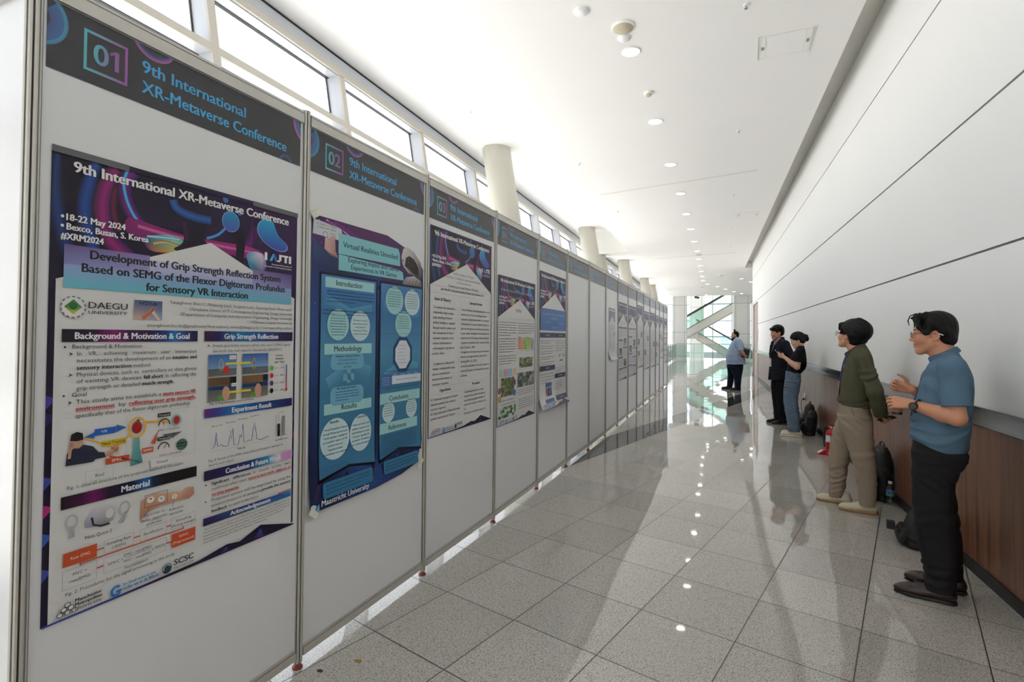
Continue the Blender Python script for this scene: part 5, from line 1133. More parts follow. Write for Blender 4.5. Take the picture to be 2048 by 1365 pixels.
def small_sheet():
    t = poster_root(7, 'small pale printed sheet curling at its foot, alone on the eighth panel', 'printed_sheet')
    p = Print(curl_fn(1.138, .05, .14)); X0, X1, ZB, ZT = .235, .795, 1.138, 1.965
    p.rect(X0, ZB, X1, ZT, (206, 206, 210), nx=2, nz=16); p.layer(); p.rect(X0+.01, 1.74, X1-.01, ZT-.01, (128, 128, 150), (150, 148, 168), ((110, 108, 130), (130, 128, 150)), nx=4, nz=3); p.layer()
    p.poly([(X0+.03, 1.70), (.51, 1.83), (X1-.03, 1.70), (X1-.03, 1.66), (X0+.03, 1.66)], (206, 206, 210)); p.rect(X0+.03, 1.91, X1-.03, 1.935, (190, 190, 200)); p.layer()
    p.para(X0+.04, X1-.04, 1.68, 4, .022, .009, (130, 130, 140), 1); p.para(X0+.04, .49, 1.58, 12, .024, .009, (150, 150, 158), 5); p.para(.53, X1-.04, 1.44, 8, .024, .009, (150, 150, 158), 25)
    p.poly([(.6, 1.55), (.66, 1.6), (.64, 1.48)], (96, 96, 140)); p.poly([(.72, 1.56), (.77, 1.6), (.75, 1.47)], (96, 96, 140)); p.para(X0+.04, X1-.04, 1.25, 4, .02, .008, (140, 140, 150), 40)
    p.build('sheet', M_print, t)
small_sheet()
# ------------------------------------------------------------------ people: smooth distance-field modelling
class SDF:
    """grid of signed distance, filled primitive by primitive, then skinned into one continuous mesh"""
    def __init__(s, lo, hi, h):
        s.lo = np.array(lo, float); s.h = h
        s.n = [int(math.ceil((hi[k]-lo[k])/h))+1 for k in range(3)]
        s.ax = [s.lo[k]+h*np.arange(s.n[k]) for k in range(3)]
        s.a = np.full(s.n, .06, np.float32)
    def _blk(s, lo, hi):
        sl = []
        for k in range(3):
            i0 = max(0, int((lo[k]-s.lo[k])/s.h)-1); i1 = min(s.n[k], int((hi[k]-s.lo[k])/s.h)+3)
            if i1 <= i0: return None, None
            sl.append(slice(i0, i1))
        g = [s.ax[k][sl[k]].astype(np.float32) for k in range(3)]
        return tuple(sl), (g[0][:, None, None], g[1][None, :, None], g[2][None, None, :])
    def _put(s, sl, d, k, op):
        a = s.a[sl]
        if op == 'u':
            if k <= 0: s.a[sl] = np.minimum(a, d)
            else:
                t = np.clip(.5+.5*(d-a)/k, 0, 1); s.a[sl] = d+(a-d)*t-k*t*(1-t)
        elif op == 's':
            d = -d
            if k <= 0: s.a[sl] = np.maximum(a, d)
            else:
                t = np.clip(.5-.5*(d-a)/k, 0, 1); s.a[sl] = d+(a-d)*t+k*t*(1-t)
        elif op == 'i': s.a[sl] = np.maximum(a, d)
    def cone(s, p, q, r0, r1=None, k=.015, op='u', flat=None):
        r1 = r0 if r1 is None else r1
        p, q = np.array(p, float), np.array(q, float); m = max(r0, r1)+k+.012
        sl, G = s._blk(np.minimum(p, q)-m, np.maximum(p, q)+m)
        if sl is None: return s
        d = q-p; L2 = max(float(d@d), 1e-9)
        e = [G[i]-p[i] for i in range(3)]
        t = np.clip((e[0]*d[0]+e[1]*d[1]+e[2]*d[2])/L2, 0, 1)
        w = [e[i]-t*d[i] for i in range(3)]
        if flat is not None:     # squash the section along the given direction by a factor
            n, fc = np.array(flat[0], float), flat[1]; n = n/np.linalg.norm(n)
            dn = w[0]*n[0]+w[1]*n[1]+w[2]*n[2]; w = [w[i]+dn*n[i]*(1/fc-1) for i in range(3)]
        dist = np.sqrt(w[0]**2+w[1]**2+w[2]**2)-(r0+(r1-r0)*t)
        s._put(sl, dist.astype(np.float32), k, op); return s
    def chain(s, pts, rs, k=.015, op='u'):
        for i in range(len(pts)-1): s.cone(pts[i], pts[i+1], rs[i], rs[i+1], k, op)
        return s
    def ell(s, c, r, R=None, k=.012, op='u'):
        c, r = np.array(c, float), np.array(r, float); m = max(r)+k+.012
        sl, G = s._blk(c-m, c+m)
        if sl is None: return s
        e = [G[i]-c[i] for i in range(3)]
        if R is not None: e = [e[0]*R[0, i]+e[1]*R[1, i]+e[2]*R[2, i] for i in range(3)]
        k0 = np.sqrt((e[0]/r[0])**2+(e[1]/r[1])**2+(e[2]/r[2])**2); k1 = np.sqrt((e[0]/r[0]**2)**2+(e[1]/r[1]**2)**2+(e[2]/r[2]**2)**2)+1e-6
        s._put(sl, (k0*(k0-1)/k1).astype(np.float32), k, op); return s
    def loft(s, rows, k=.015, op='u', n=2.3):
        """rows: (z, front, back, half width, lateral centre) stacked along z"""
        rows = sorted(rows); z = np.array([q[0] for q in rows])
        m = .04
        lo = (min(q[2] for q in rows)-m, min(q[4]-q[3] for q in rows)-m, z[0]-.03); hi = (max(q[1] for q in rows)+m, max(q[4]+q[3] for q in rows)+m, z[-1]+.03)
        sl, G = s._blk(lo, hi)
        if sl is None: return s
        zz = G[2].ravel()
        def ip(v):
            v = np.array(v, float); f = np.interp(zz, z, v)
            if len(z) > 2:        # soften the corners
                for _ in range(2):
                    o = .018; f = (np.interp(zz-o, z, v)+np.interp(zz+o, z, v)+2*np.interp(zz, z, v))/4
            return f.astype(np.float32)[None, None, :]
        fr, bk, hw, lc = (ip([q[i] for q in rows]) for i in (1, 2, 3, 4))
        cx, rx = (fr+bk)/2, np.maximum((fr-bk)/2, .004); ry = np.maximum(hw, .004)
        u = (np.abs((G[0]-cx)/rx)**n+np.abs((G[1]-lc)/ry)**n)**(1/n)
        d = (u-1)*np.minimum(rx, ry)
        d = np.maximum(d, np.maximum(z[0]-G[2], G[2]-z[-1]))
        s._put(sl, d.astype(np.float32), k, op); return s
    def plane(s, n, c, op='i', box=None):
        """keep the side where n.(x-c) < 0"""
        n = np.array(n, float); n /= np.linalg.norm(n); c = np.array(c, float)
        lo, hi = box if box else (s.lo, s.lo+s.h*np.array(s.n))
        sl, G = s._blk(lo, hi)
        d = (G[0]-c[0])*n[0]+(G[1]-c[1])*n[1]+(G[2]-c[2])*n[2]
        s._put(sl, d.astype(np.float32)+np.zeros_like(s.a[sl]), 0, op); return s
    def merge(s, g, k=.012):
        t = np.clip(.5+.5*(g.a-s.a)/k, 0, 1); s.a = (g.a+(s.a-g.a)*t-k*t*(1-t)).astype(np.float32); return s
    def wrinkle(s, lo, hi, amp, d, f, seed=0, f2=9.0):
        """cloth folds: ridges running across direction d inside a box, fading at its edge"""
        sl, G = s._blk(lo, hi)
        if sl is None: return s
        d = np.array(d, float); d /= np.linalg.norm(d); r = np.random.RandomState(seed); ph = r.rand(6)*6.28
        t = G[0]*d[0]+G[1]*d[1]+G[2]*d[2]
        a1 = np.sin(G[0]*f2*1.9+ph[0]+G[2]*f2*.7)+np.sin(G[1]*f2*1.6+ph[1]-G[2]*f2*.9)
        a2 = np.sin(G[0]*f2*.8-ph[3]+G[2]*f2*1.5+G[1]*f2)*np.sin(G[1]*f2*1.1+ph[4]+G[2]*f2*.6)
        w = np.sin(t*f*1.7*6.283+ph[2]+1.9*a1)*np.clip(.2+.95*a2, 0, 1)+.4*np.sin(t*f*4.2+ph[5]+a1); w = w*np.abs(w)**.25
        c = (np.array(lo)+np.array(hi))/2; e = (np.array(hi)-np.array(lo))/2
        m = 1-np.maximum(np.maximum(np.abs(G[0]-c[0])/e[0], np.abs(G[1]-c[1])/e[1]), np.abs(G[2]-c[2])/e[2]); m = np.clip(m*2.5, 0, 1)
        s.a[sl] += (amp*w*m).astype(np.float32); return s
    def mesh(s, name, m, parent=None, colour=None, base=(200, 200, 200)):
        a = s.a; S = a < 0
        nx, ny, nz = a.shape
        cnt = np.zeros((nx-1, ny-1, nz-1), np.uint8)
        for i in (0, 1):
            for j in (0, 1):
                for q in (0, 1): cnt += S[i:nx-1+i, j:ny-1+j, q:nz-1+q]
        act = (cnt > 0) & (cnt < 8)
        I = np.argwhere(act); idx = np.full(act.shape, -1, np.int32); idx[act] = np.arange(len(I))
        val = {}
        for i in (0, 1):
            for j in (0, 1):
                for q in (0, 1): val[(i, j, q)] = a[I[:, 0]+i, I[:, 1]+j, I[:, 2]+q]
        acc = np.zeros((len(I), 3), np.float32); num = np.zeros(len(I), np.float32)
        cs = list(val)
        for A in cs:
            for axn in range(3):
                if A[axn] == 0:
                    B = list(A); B[axn] = 1; B = tuple(B); va, vb = val[A], val[B]
                    cr = (va < 0) != (vb < 0); t = np.where(cr, va/np.where(cr, va-vb, 1), 0)
                    p = np.array(A, np.float32)[None, :].repeat(len(I), 0); p[:, axn] = t
                    acc += p*cr[:, None]; num += cr
        V = (I+acc/num[:, None])*s.h+s.lo
        F = []
        for axn in range(3):
            o1, o2 = (axn+1) % 3, (axn+2) % 3
            sa = [slice(None)]*3; sb = [slice(None)]*3; sa[axn] = slice(0, -1); sb[axn] = slice(1, None)
            ch = S[tuple(sa)] != S[tuple(sb)]; E = np.argwhere(ch)
            ok = (E[:, o1] > 0) & (E[:, o2] > 0) & (E[:, o1] < a.shape[o1]-1) & (E[:, o2] < a.shape[o2]-1); E = E[ok]
            st = S[tuple(E.T)]
            q = []
            for d1, d2 in ((-1, -1), (0, -1), (0, 0), (-1, 0)):
                c = E.copy(); c[:, o1] += d1; c[:, o2] += d2; q.append(idx[tuple(c.T)])
            q = np.stack(q, 1); q = np.where(st[:, None], q, q[:, ::-1]); F.append(q)
        F = np.concatenate(F); F = F[(F >= 0).all(1)]
        # keep the biggest connected shell only when stray flecks appear: drop tiny faces later by smoothing
        for _ in range(2):         # light smoothing
            sm = np.zeros_like(V); w = np.zeros(len(V))
            for c in range(4):
                for o in (1, 3): np.add.at(sm, F[:, c], V[F[:, (c+o) % 4]]); np.add.at(w, F[:, c], 1)
            V = V*.5+.5*sm/np.maximum(w, 1)[:, None]
        me = bpy.data.meshes.new(name)
        me.vertices.add(len(V)); me.vertices.foreach_set('co', V.astype(np.float32).ravel())
        me.loops.add(len(F)*4); me.loops.foreach_set('vertex_index', F.astype(np.int32).ravel())
        me.polygons.add(len(F)); me.polygons.foreach_set('loop_start', np.arange(0, len(F)*4, 4, dtype=np.int32)); me.polygons.foreach_set('loop_total', np.full(len(F), 4, dtype=np.int32))
        me.polygons.foreach_set('use_smooth', np.ones(len(F), bool)); me.update(calc_edges=True)
        if colour is not None:
            C = np.ones((len(V), 4), np.float32); C[:, :3] = colour(V); at_ = me.color_attributes.new('Col', 'FLOAT_COLOR', 'POINT'); at_.data.foreach_set('color', C.ravel())
        me.materials.append(m); o = bpy.data.objects.new(name, me); COL.objects.link(o)
        if parent: o.parent = parent
        return o
def rot(yaw=0, pitch=0, roll=0):
    """columns: forward, left, up of a part turned by yaw (to its left), pitch (upward) and roll"""
    y, p, r = math.radians(yaw), math.radians(pitch), math.radians(roll)
    Rz = np.array([[math.cos(y), -math.sin(y), 0], [math.sin(y), math.cos(y), 0], [0, 0, 1]])
    Ry = np.array([[math.cos(p), 0, -math.sin(p)], [0, 1, 0], [math.sin(p), 0, math.cos(p)]])
    Rx = np.array([[1, 0, 0], [0, math.cos(r), -math.sin(r)], [0, math.sin(r), math.cos(r)]])
    return Rz @ Ry @ Rx
class Head:
    def __init__(s, c, R, k=1.0): s.c = np.array(c, float); s.R = R; s.k = k
    def P(s, x, y, z): return s.c+s.R @ (np.array([x, y, z])*s.k)
    def skin(s, f, nose=1.0, jaw=1.0):
        k, R, P = s.k, s.R, s.P
        def e(c, r, b=.012, op='u', RR=None): f.ell(P(*c), np.array(r)*k, R if RR is None else R @ RR, b, op)
        e((-.012, 0, .036), (.094, .074, .086)); e((.028, 0, -.015), (.060, .060, .088), .02)
        for y in (-1, 1):
            f.cone(P(-.005, y*.055, -.045), P(.055, y*.022, -.093), .022*k, .017*k*jaw, .02)
            e((.052, y*.036, -.026), (.032, .026, .028), .02)
            f.cone(P(.079, y*.014, .026), P(.062, y*.046, .022), .012*k, .009*k, .014)
        f.cone(P(.064, -.012, -.098), P(.064, .012, -.098), .016*k*jaw, None, .02)
        f.cone(P(.01, 0, -.07), P(.058, 0, -.09), .032*k, .02*k, .02)
        f.cone(P(.080, 0, .016), P(.098*nose+.002, 0, -.028), .0075*k, .0098*k, .012)
        for y in (-1, 1):
            e((.090, y*.012, -.034), (.011, .008, .008), .008)
            e((.090, y*.032, .003), (.014, .016, .010), .010, 's')
            e((.096, y*.007, -.0425), (.006, .0042, .004), .004, 's')
        e((.083, 0, -.0545), (.0115, .024, .0075), .007); e((.081, 0, -.0685), (.011, .021, .0075), .007); e((.096, 0, -.0615), (.012, .024, .0022), .003, 's')
        for y in (-1, 1):       # eyelids
            f.cone(P(.0815, y*.021, .0095), P(.0765, y*.044, .0085), .0042*k, .0038*k, .005); f.cone(P(.0790, y*.022, -.0055), P(.0745, y*.043, -.0045), .0040*k, .0036*k, .005)
        for y in (-1, 1):
            RR = rot(-18*y, -12)
            e((-.008, y*.077, -.004), (.021, .0085, .031), .006, 'u', RR); e((-.003, y*.085, .002), (.011, .006, .017), .004, 's', RR); e((.001, y*.078, -.03), (.009, .006, .009), .006)
    def parts(s, par, iris=(50, 34, 26), brow=(26, 22, 20), closed=False, eyes=True):
        if eyes:
            for y in (-1, 1):
                R_ = Matrix([list(q) for q in s.R]).to_4x4(); R_.translation = Vector(s.P(.0722, y*.032, .0035))
                m = MB(); m.M = R_; k = s.k
                m.ball((0, 0, 0), .0112*k, 14); m.ball((.0078*k, 0, -.001), (.0044*k, .0056*k, .0056*k), 12, 1)
                m.build('eye', [M_eye, mat('iris', iris, .2, var=.1)], par)
                l = MB(); l.M = R_; l.tube([(.008*k, -.0125*k, .002*k), (.0128*k, -.005*k, .0062*k), (.0128*k, .005*k, .0062*k), (.008*k, .0125*k, .002*k)], [.001*k, .0022*k, .0022*k, .001*k], 6)
                l.build('eyelash', M_hairdark, par)
        for y in (-1, 1):
            b = MB(); b.tube([s.P(.0885, y*.013, .0255), s.P(.0865, y*.028, .0325), s.P(.073, y*.05, .027)], [.0035*s.k, .0042*s.k, .002*s.k], 6, 0, flat=.6)
            b.build('eyebrow', mat('eyebrow', brow, .8, var=.1), par)
    def glasses(s, par, col=(40, 40, 44), r=.0215, z=0.0, x=.104, rim=.0012):
        R_ = Matrix([list(q) for q in s.R]).to_4x4(); R_.translation = Vector(s.c)
        m = MB(); m.M = R_
        for y in (-1, 1):
            m.tube([(x-.004*(math.cos(t)*.5), y*.034+r*math.cos(t), z+r*.92*math.sin(t)) for t in np.linspace(0, 2*PI, 21)[:-1]], rim, 6, closed=True)
            m.tube([(x-.002, y*(.034+r), z+.006), (x-.02, y*.072, z+.008), (-.005, y*.082, z+.008), (-.02, y*.083, z-.004)], rim*1.1, 6)
        m.tube([(x, -.0125, z+.004), (x+.003, 0, z+.008), (x, .0125, z+.004)], rim, 6)
        g = m.build('glasses', mat('spectacle frame', col, .3, .6, var=.05), par)
        l = MB(); l.M = R_
        for y in (-1, 1):
            l.add([(x-.002, y*.034+r*.96*math.cos(t), z+r*.88*math.sin(t)) for t in np.linspace(0, 2*PI, 21)[:-1]], [tuple(range(20))])
        l.build('lens', M_lens, g)
        return g
def hand(f, w, d, n, curl, thumb=(.6, .65, .35), k=1.0, side=1, spread=.06, tc=.35, rr=1.0):
    """five-fingered hand: w wrist, d finger direction, n palm normal (towards which fingers close), side=+1 thumb along d x n"""
    w, d, n = (np.array(v, float) for v in (w, d, n)); d /= np.linalg.norm(d); n = n-d*(n@d); n /= np.linalg.norm(n); t = np.cross(d, n)*side
    offs = (.029, .0095, -.0105, -.029); Lm = (.088, .090, .086, .079); Lf = (.072, .080, .075, .058)
    for i in range(4):
        a = w+(d*.012+t*offs[i]*.55)*k; b = w+(d*Lm[i]+t*offs[i]-n*.002)*k
        f.cone(a, b, .0145*k, .0112*k, .010)
        dd = d+t*spread*(1.5-i); dd /= np.linalg.norm(dd); p = b; c = curl[i] if isinstance(curl, (list, tuple)) else curl; ang = 0
        for j, (fr, cj) in enumerate(((.46, .9), (.31, 1.1), (.23, .7))):
            ang += c*cj; v = dd*math.cos(ang)+n*math.sin(ang); q = p+v*Lf[i]*fr*k
            r0 = (.0088, .0078, .0070)[j]*k*rr*(.92 if i == 3 else 1); r1 = (.0078, .0070, .0058)[j]*k*rr*(.92 if i == 3 else 1)
            f.cone(p, q, r0, r1, .0035); p = q
    f.cone(w+d*.03*k+t*.012*k+n*.006*k, w+d*.055*k+t*.018*k+n*.008*k, .016*k, .013*k, .012)       # ball of the thumb
    tv = d*thumb[0]+t*thumb[1]+n*thumb[2]; tv /= np.linalg.norm(tv); p = w+(d*.022+t*.016+n*.006)*k
    for j, (L, r0, r1) in enumerate(((.044, .0135, .0105), (.034, .0102, .0092), (.027, .009, .0066))):
        q = p+tv*L*k; f.cone(p, q, r0*k, r1*k, .006); p = q
        tv = tv+(d*.55-t*.55+n*.25)*tc; tv /= np.linalg.norm(tv)
    return w
M_skin = mat('skin', (255, 255, 255), .48, spec=.4, var=.03, vscale=30, attr=True)
M_cloth = mat('cloth', (255, 255, 255), .85, spec=.2, var=.05, vscale=90, bump=.12, bscale=700, attr=True)
M_hairdark = mat('black hair', (10, 9, 9), .45, spec=.2, var=.25, vscale=120)
def _strands(m):
    t = m.node_tree; b = t.nodes['Principled BSDF']; tcn = t.nodes.new('ShaderNodeTexCoord'); mp = t.nodes.new('ShaderNodeMapping'); mp.inputs['Scale'].default_value = (260, 260, 34); mp.inputs['Rotation'].default_value = (.2, .5, .1)
    n = t.nodes.new('ShaderNodeTexNoise'); n.inputs['Scale'].default_value = 1; n.inputs['Detail'].default_value = 3; bp = t.nodes.new('ShaderNodeBump'); bp.inputs['Strength'].default_value = .5; bp.inputs['Distance'].default_value = .006
    t.links.new(tcn.outputs['Object'], mp.inputs[0]); t.links.new(mp.outputs[0], n.inputs['Vector']); t.links.new(n.outputs['Fac'], bp.inputs['Height']); t.links.new(bp.outputs[0], b.inputs['Normal'])
_strands(M_hairdark)
M_eye = mat('eye white', (226, 220, 214), .2, var=.02)
M_lens = glass_mat('spectacle lens', (246, 248, 248))
M_leather = mat('dark leather', (48, 33, 30), .35, var=.12, vscale=40)
M_sole = mat('dark sole', (22, 20, 19), .6, var=.1)
def skin_tone(c, lips=None, head=None, stubble=None, beard=None):
    c = np.array(lin(c))
    def fn(V):
        C = np.tile(c, (len(V), 1))
        if head is not None:
            q = (V-head.c) @ head.R/head.k
            lip = np.exp(-((q[:, 0]-.089)/.014)**2-(q[:, 1]/.02)**2-((q[:, 2]+.0615)/.010)**2)[:, None]
            C = C*(1-.75*lip)+np.array(lin(lips or (150, 92, 84)))*.75*lip
            ear = np.exp(-((q[:, 0]+.004)/.02)**2-((np.abs(q[:, 1])-.084)/.008)**2-((q[:, 2]-.0)/.02)**2)[:, None]; C = C*(1-.25*ear*np.array([.5, 1, 1]))
            chk = np.exp(-((q[:, 0]-.06)/.03)**2-((np.abs(q[:, 1])-.045)/.02)**2-((q[:, 2]+.03)/.025)**2)[:, None]; C = C*(1-np.array([0, .10, .10])*chk)
            if stubble:
                st = np.clip(1-np.maximum(np.abs(q[:, 2]+.078)/.042, 0), 0, 1)*np.clip((q[:, 0]-.0)/.04, 0, 1); C = C*(1-stubble*st[:, None])
        return C
    return fn
def plain(c, extra=None):
    c = np.array(lin(c))
    def fn(V):
        C = np.tile(c, (len(V), 1))
        return extra(V, C) if extra else C
    return fn
def person(x, y, ang, label, yaw=0.0):
    return empty('person', (x, y, 0), math.radians(ang+yaw), label, 'person')
def shoe(par, toe, heel, lat, h=.075, w=.048, z=0.0, kind='leather', name='shoe', laces=None, up=.085, cup=(48, 33, 30), csole=(22, 20, 19), res=.004, sole_h=.022, tilt=0.0, tipr=.6):
    """toe, heel: forward positions; lat: (lateral at toe, lateral at heel)"""
    L = toe-heel; d = np.array([toe-heel, lat[0]-lat[1], 0.0]); d /= np.linalg.norm(d); s_ = np.array([-d[1], d[0], 0])
    def P(u, v, q): return np.array([heel, lat[1], z])+d*u*L+s_*v+np.array([0, 0, q])
    lo = np.min([P(0, 0, 0), P(1, 0, 0)], 0)-[.08, .09, .02]; hi = np.max([P(0, 0, 0), P(1, 0, 0)], 0)+[.08, .09, .2]
    f = SDF(lo, hi, res)
    us = [.13, .30, .48, .64, .78, .89, .955]; rs = [.80, .80, .80, .84, .82, .70*(tipr+.4), .52*(tipr+.4)]; hs = [.040, .040, .037, .032, .029, .026, .022]
    for a in range(6): f.cone(P(us[a], 0, hs[a]+.004), P(us[a+1], 0, hs[a+1]+.004), w*rs[a], w*rs[a+1], .012, flat=((0, 0, 1), .78))
    f.cone(P(.14, 0, .05), P(.17, 0, up), w*.72, w*.66, .02); f.cone(P(.17, 0, up), P(.58, 0, .052), w*.62, w*.50, .03)
    f.plane((0, 0, -1), (0, 0, z+sole_h*.7)); f.plane((0, 0, 1), (0, 0, z+up+.03))
    mk = mat(name+' upper', cup, .38 if kind == 'leather' else .7, var=.08, vscale=50)
    o = f.mesh(name, mk, par)
    g = SDF(lo, hi, res)
    pts = []
    g.cone(P(.13, 0, 0), P(.5, 0, 0), w*.86, w*.80, .02); g.cone(P(.5, 0, 0), P(.76, 0, 0), w*.82, w*.92, .02); g.cone(P(.76, 0, 0), P(.96, 0, 0), w*.90, w*tipr*.85, .02)
    g.plane((0, 0, -1), (0, 0, z+.001)); g.plane((0, 0, 1), (0, 0, z+sole_h))
    g.mesh('sole', mat(name+' sole', csole, .6, var=.08), o)
    if laces:
        m = MB()
        for i in range(4):
            u = .46+.075*i; zz = .079-.011*i+.012
            m.tube([P(u, -w*.42, zz-.006), P(u+.01, 0, zz+.004), P(u+.015, w*.42, zz-.006)], .003, 6)
        m.tube([P(.45, 0, .088), P(.42, w*.35, .094), P(.45, w*.6, .08)], .002, 6); m.tube([P(.45, 0, .088), P(.42, -w*.35, .094), P(.45, -w*.6, .08)], .002, 6)
        m.build('shoelace', mat('lace', laces, .7, var=.05), o)
    return o
# ------------------------------------------------------------------ man in the blue polo, nearest, right
def hair_noise(f, lo, hi, amp=.004, fr=55, d=(0, 1, 0), seed=0): f.wrinkle(lo, hi, amp, d, fr, seed, 14)
def man_polo():
    t = person(1.211, 3.756, 162.1, 'person in a blue polo shirt and black trousers holding an iced coffee by the wall')
    h = .0036
    H = Head((-.003, 0, 1.518), rot(4, 0), 1.0)
    # arms: shoulder, elbow, wrist
    SL, EL, WL = np.array((-.085, .185, 1.335)), np.array((-.105, .225, 1.062)), np.array((.092, .150, 1.114))
    SR, ER, WR = np.array((-.085, -.185, 1.335)), np.array((-.06, -.235, 1.08)), np.array((.098, -.075, 1.185))
    b = SDF((-.26, -.32, -.01), (.30, .34, 1.70), h)
    # hidden body core, continuous down to the feet
    b.loft([(.84, .06, -.12, .14, 0), (1.0, .07, -.14, .145, 0), (1.2, .04, -.15, .165, 0), (1.34, .0, -.13, .15, 0)], .03)
    for s_, hp, kn, an in ((1, (-.03, .085, .88), (-.0, .085, .48), (-.045, .085, .10)), (-1, (-.03, -.085, .88), (-.03, -.10, .48), (-.085, -.10, .10))):
        b.chain([hp, kn, an], [.075, .05, .034], .03); b.cone(an, (an[0]+.06, an[1], .06), .034, .028, .02)
    b.cone((-.075, 0, 1.33), (-.035, 0, 1.45), .066, .058, .03); b.cone((-.035, 0, 1.44), (-.01, 0, 1.50), .058, .056, .03)
    for S, E, W in ((SL, EL, WL), (SR, ER, WR)):
        b.cone(S, E, .047, .041, .02); m_ = E+(W-E)*.3; b.cone(E, m_, .040, .043, .02); b.cone(m_, W, .043, .0275, .02); b.cone((-.075, S[1]*.4, 1.37), S, .045, .05, .03)
    H.skin(b, 1.02, 1.05)
    hand(b, WL, (.93, -.12, .05), (-.15, -.85, -.45), [.55, .62, .68, .62], (.45, .55, .75), .98, -1, .05, .35)
    hand(b, WR, (.90, .12, .22), (.12, .95, -.1), [.95, 1.0, 1.05, 1.05], (.45, .80, .15), .98, 1, .04, .55)
    b.mesh('body', M_skin, t, skin_tone((200, 142, 112), (150, 92, 82), H, .12))
    H.parts(t)
    H.glasses(t, (70, 70, 74), .0205, -.001, .1005, .001)
    # hair: parted curtain fringe over a full back
    f = SDF((-.16, -.12, 1.42), (.14, .12, 1.69), .0032); P = H.P
    f.ell(P(-.022, 0, .052), (.096, .087, .092), H.R, .01); f.ell(P(-.045, 0, .005), (.07, .082, .075), H.R, .02)
    f.ell(P(.045, 0, -.055), (.098, .10, .105), H.R, .012, 's')                                            # face
    f.ell(P(.098, 0, .02), (.055, .052, .055), H.R, .012, 's')
    for y in (-1, 1):
        f.cone(P(.03, y*.02, .122), P(.072, y*.052, .10), .016, .016, .012); f.cone(P(.077, y*.052, .105), P(.068, y*.073, .045), .017, .012, .012); f.cone(P(.068, y*.073, .045), P(.043, y*.079, .005), .013, .007, .01)
        f.cone(P(.02, y*.074, .07), P(.03, y*.079, .01), .022, .012, .015); f.cone(P(-.005, y*.075, .07), P(-.045, y*.075, .02), .025, .025, .02)
        f.ell(P(-.006, y*.088, -.006), (.026, .022, .034), H.R, .006, 's')
        f.cone(P(.06, y*.015, .125), P(.098, y*.03, .10), .008, .006, .006)
    f.cone(P(-.075, -.045, -.03), P(-.075, .045, -.03), .032, .032, .02)
    f.plane((.25, 0, -1), P(-.08, 0, -.058))
    hair_noise(f, (-.16, -.12, 1.42), (.14, .12, 1.69), .0028, 60, (.35, 1, .1), 3)
    hr = f.mesh('hair', M_hairdark, t)
    m = MB()
    for y in (.03, -.03): m.tube([P(.075, y*.4, .128), P(.105, y, .115), P(.116, y*1.2, .085), P(.110, y*1.25, .055)], [.003, .0026, .002, .001], 6)
    m.build('hair_strand', M_hairdark, hr)
    MB().tube([P(-.02, .087, .006), P(-.034, .088, .003)], .003, 8).ball(P(-.038, .089, .001), (.008, .004, .005), 10, 0).build('ear_clip', mat('pearl white', (226, 226, 222), .25, var=.02), t)
    # polo shirt
    f = SDF((-.25, -.33, .82), (.18, .33, 1.47), h)
    f.loft([(.835, .100, -.152, .165, 0), (.875, .110, -.162, .180, 0), (.93, .107, -.168, .184, 0), (1.02, .102, -.174, .180, 0), (1.1, .088, -.180, .180, 0), (1.2, .068, -.186, .190, 0), (1.28, .048, -.182, .195, 0), (1.34, .022, -.162, .175, 0), (1.385, -.004, -.135, .115, 0), (1.42, -.010, -.116, .070, 0), (1.445, -.015, -.11, .064, 0)], .02)
    f.plane((.47, 0, .88), (-.054, 0, 1.400), 'i', ((-.16, -.10, 1.33), (.06, .10, 1.47)))
    f.plane((.32, 0, -1), (0, 0, .868))
    for S, E in ((SL, EL), (SR, ER)):
        sg = np.sign(S[1]); g = SDF((-.25, -.33, .82), (.18, .33, 1.47), h)
        g.cone((-.075, sg*.06, 1.375), S+(0, sg*.005, .0), .045, .062, .03); g.cone(S, S+(E-S)*.9, .064, .066, .022); n = (E-S)/np.linalg.norm(E-S)
        g.wrinkle((-.20, min(sg*.10, sg*.33), 1.05), (.05, max(sg*.10, sg*.33), 1.36), .003, (.6, .1, 1), 6, 4, 7)
        g.plane(n, S+(E-S)*.775); f.merge(g, .012)
    f.wrinkle((-.26, -.24, .84), (.16, .24, 1.06), .007, (.25, .2, 1), 11, 1, 10); f.wrinkle((-.16, -.2, 1.0), (.14, .24, 1.34), .006, (.8, .5, -.6), 9, 7, 9)
    top = f.mesh('polo_shirt', M_cloth, t, plain((88, 116, 138)))
    # collar
    c = SDF((-.16, -.12, 1.33), (.06, .12, 1.47), .0032)
    for z in range(7):       # a band standing round the neck and folding outward
        u = z/6; c.cone((-.058+.004*u, 0, 1.392+.012*u), (-.054+.004*u, 0, 1.398+.012*u), .081-.007*u, .079-.007*u, .004, flat=((1, 0, .5), .95))
    c.cone((-.10, 0, 1.33), (-.012, 0, 1.50), .0665, .0615, .002, 's')
    c.plane((.47, 0, .88), (-.054, 0, 1.424)); c.plane((-.47, 0, -.88), (-.054, 0, 1.382)); c.cone((.03, 0, 1.33), (.03, 0, 1.43), .012, .016, .003, 's')
    c.mesh('collar', M_cloth, top, plain((82, 110, 132)))
    # trousers
    f = SDF((-.25, -.24, .05), (.17, .26, .93), h)
    f.loft([(.80, .098, -.155, .172, 0), (.86, .098, -.156, .170, 0), (.905, .092, -.15, .165, 0)], .02)
    f.loft([(.06, .045, -.088, .072, .088), (.12, .040, -.100, .078, .088), (.26, .060, -.105, .082, .087), (.38, .082, -.098, .084, .087), (.47, .093, -.092, .086, .086), (.6, .098, -.092, .09, .085), (.7, .098, -.10, .095, .085), (.80, .098, -.15, .098, .082), (.84, .098, -.155, .095, .08)], .025)
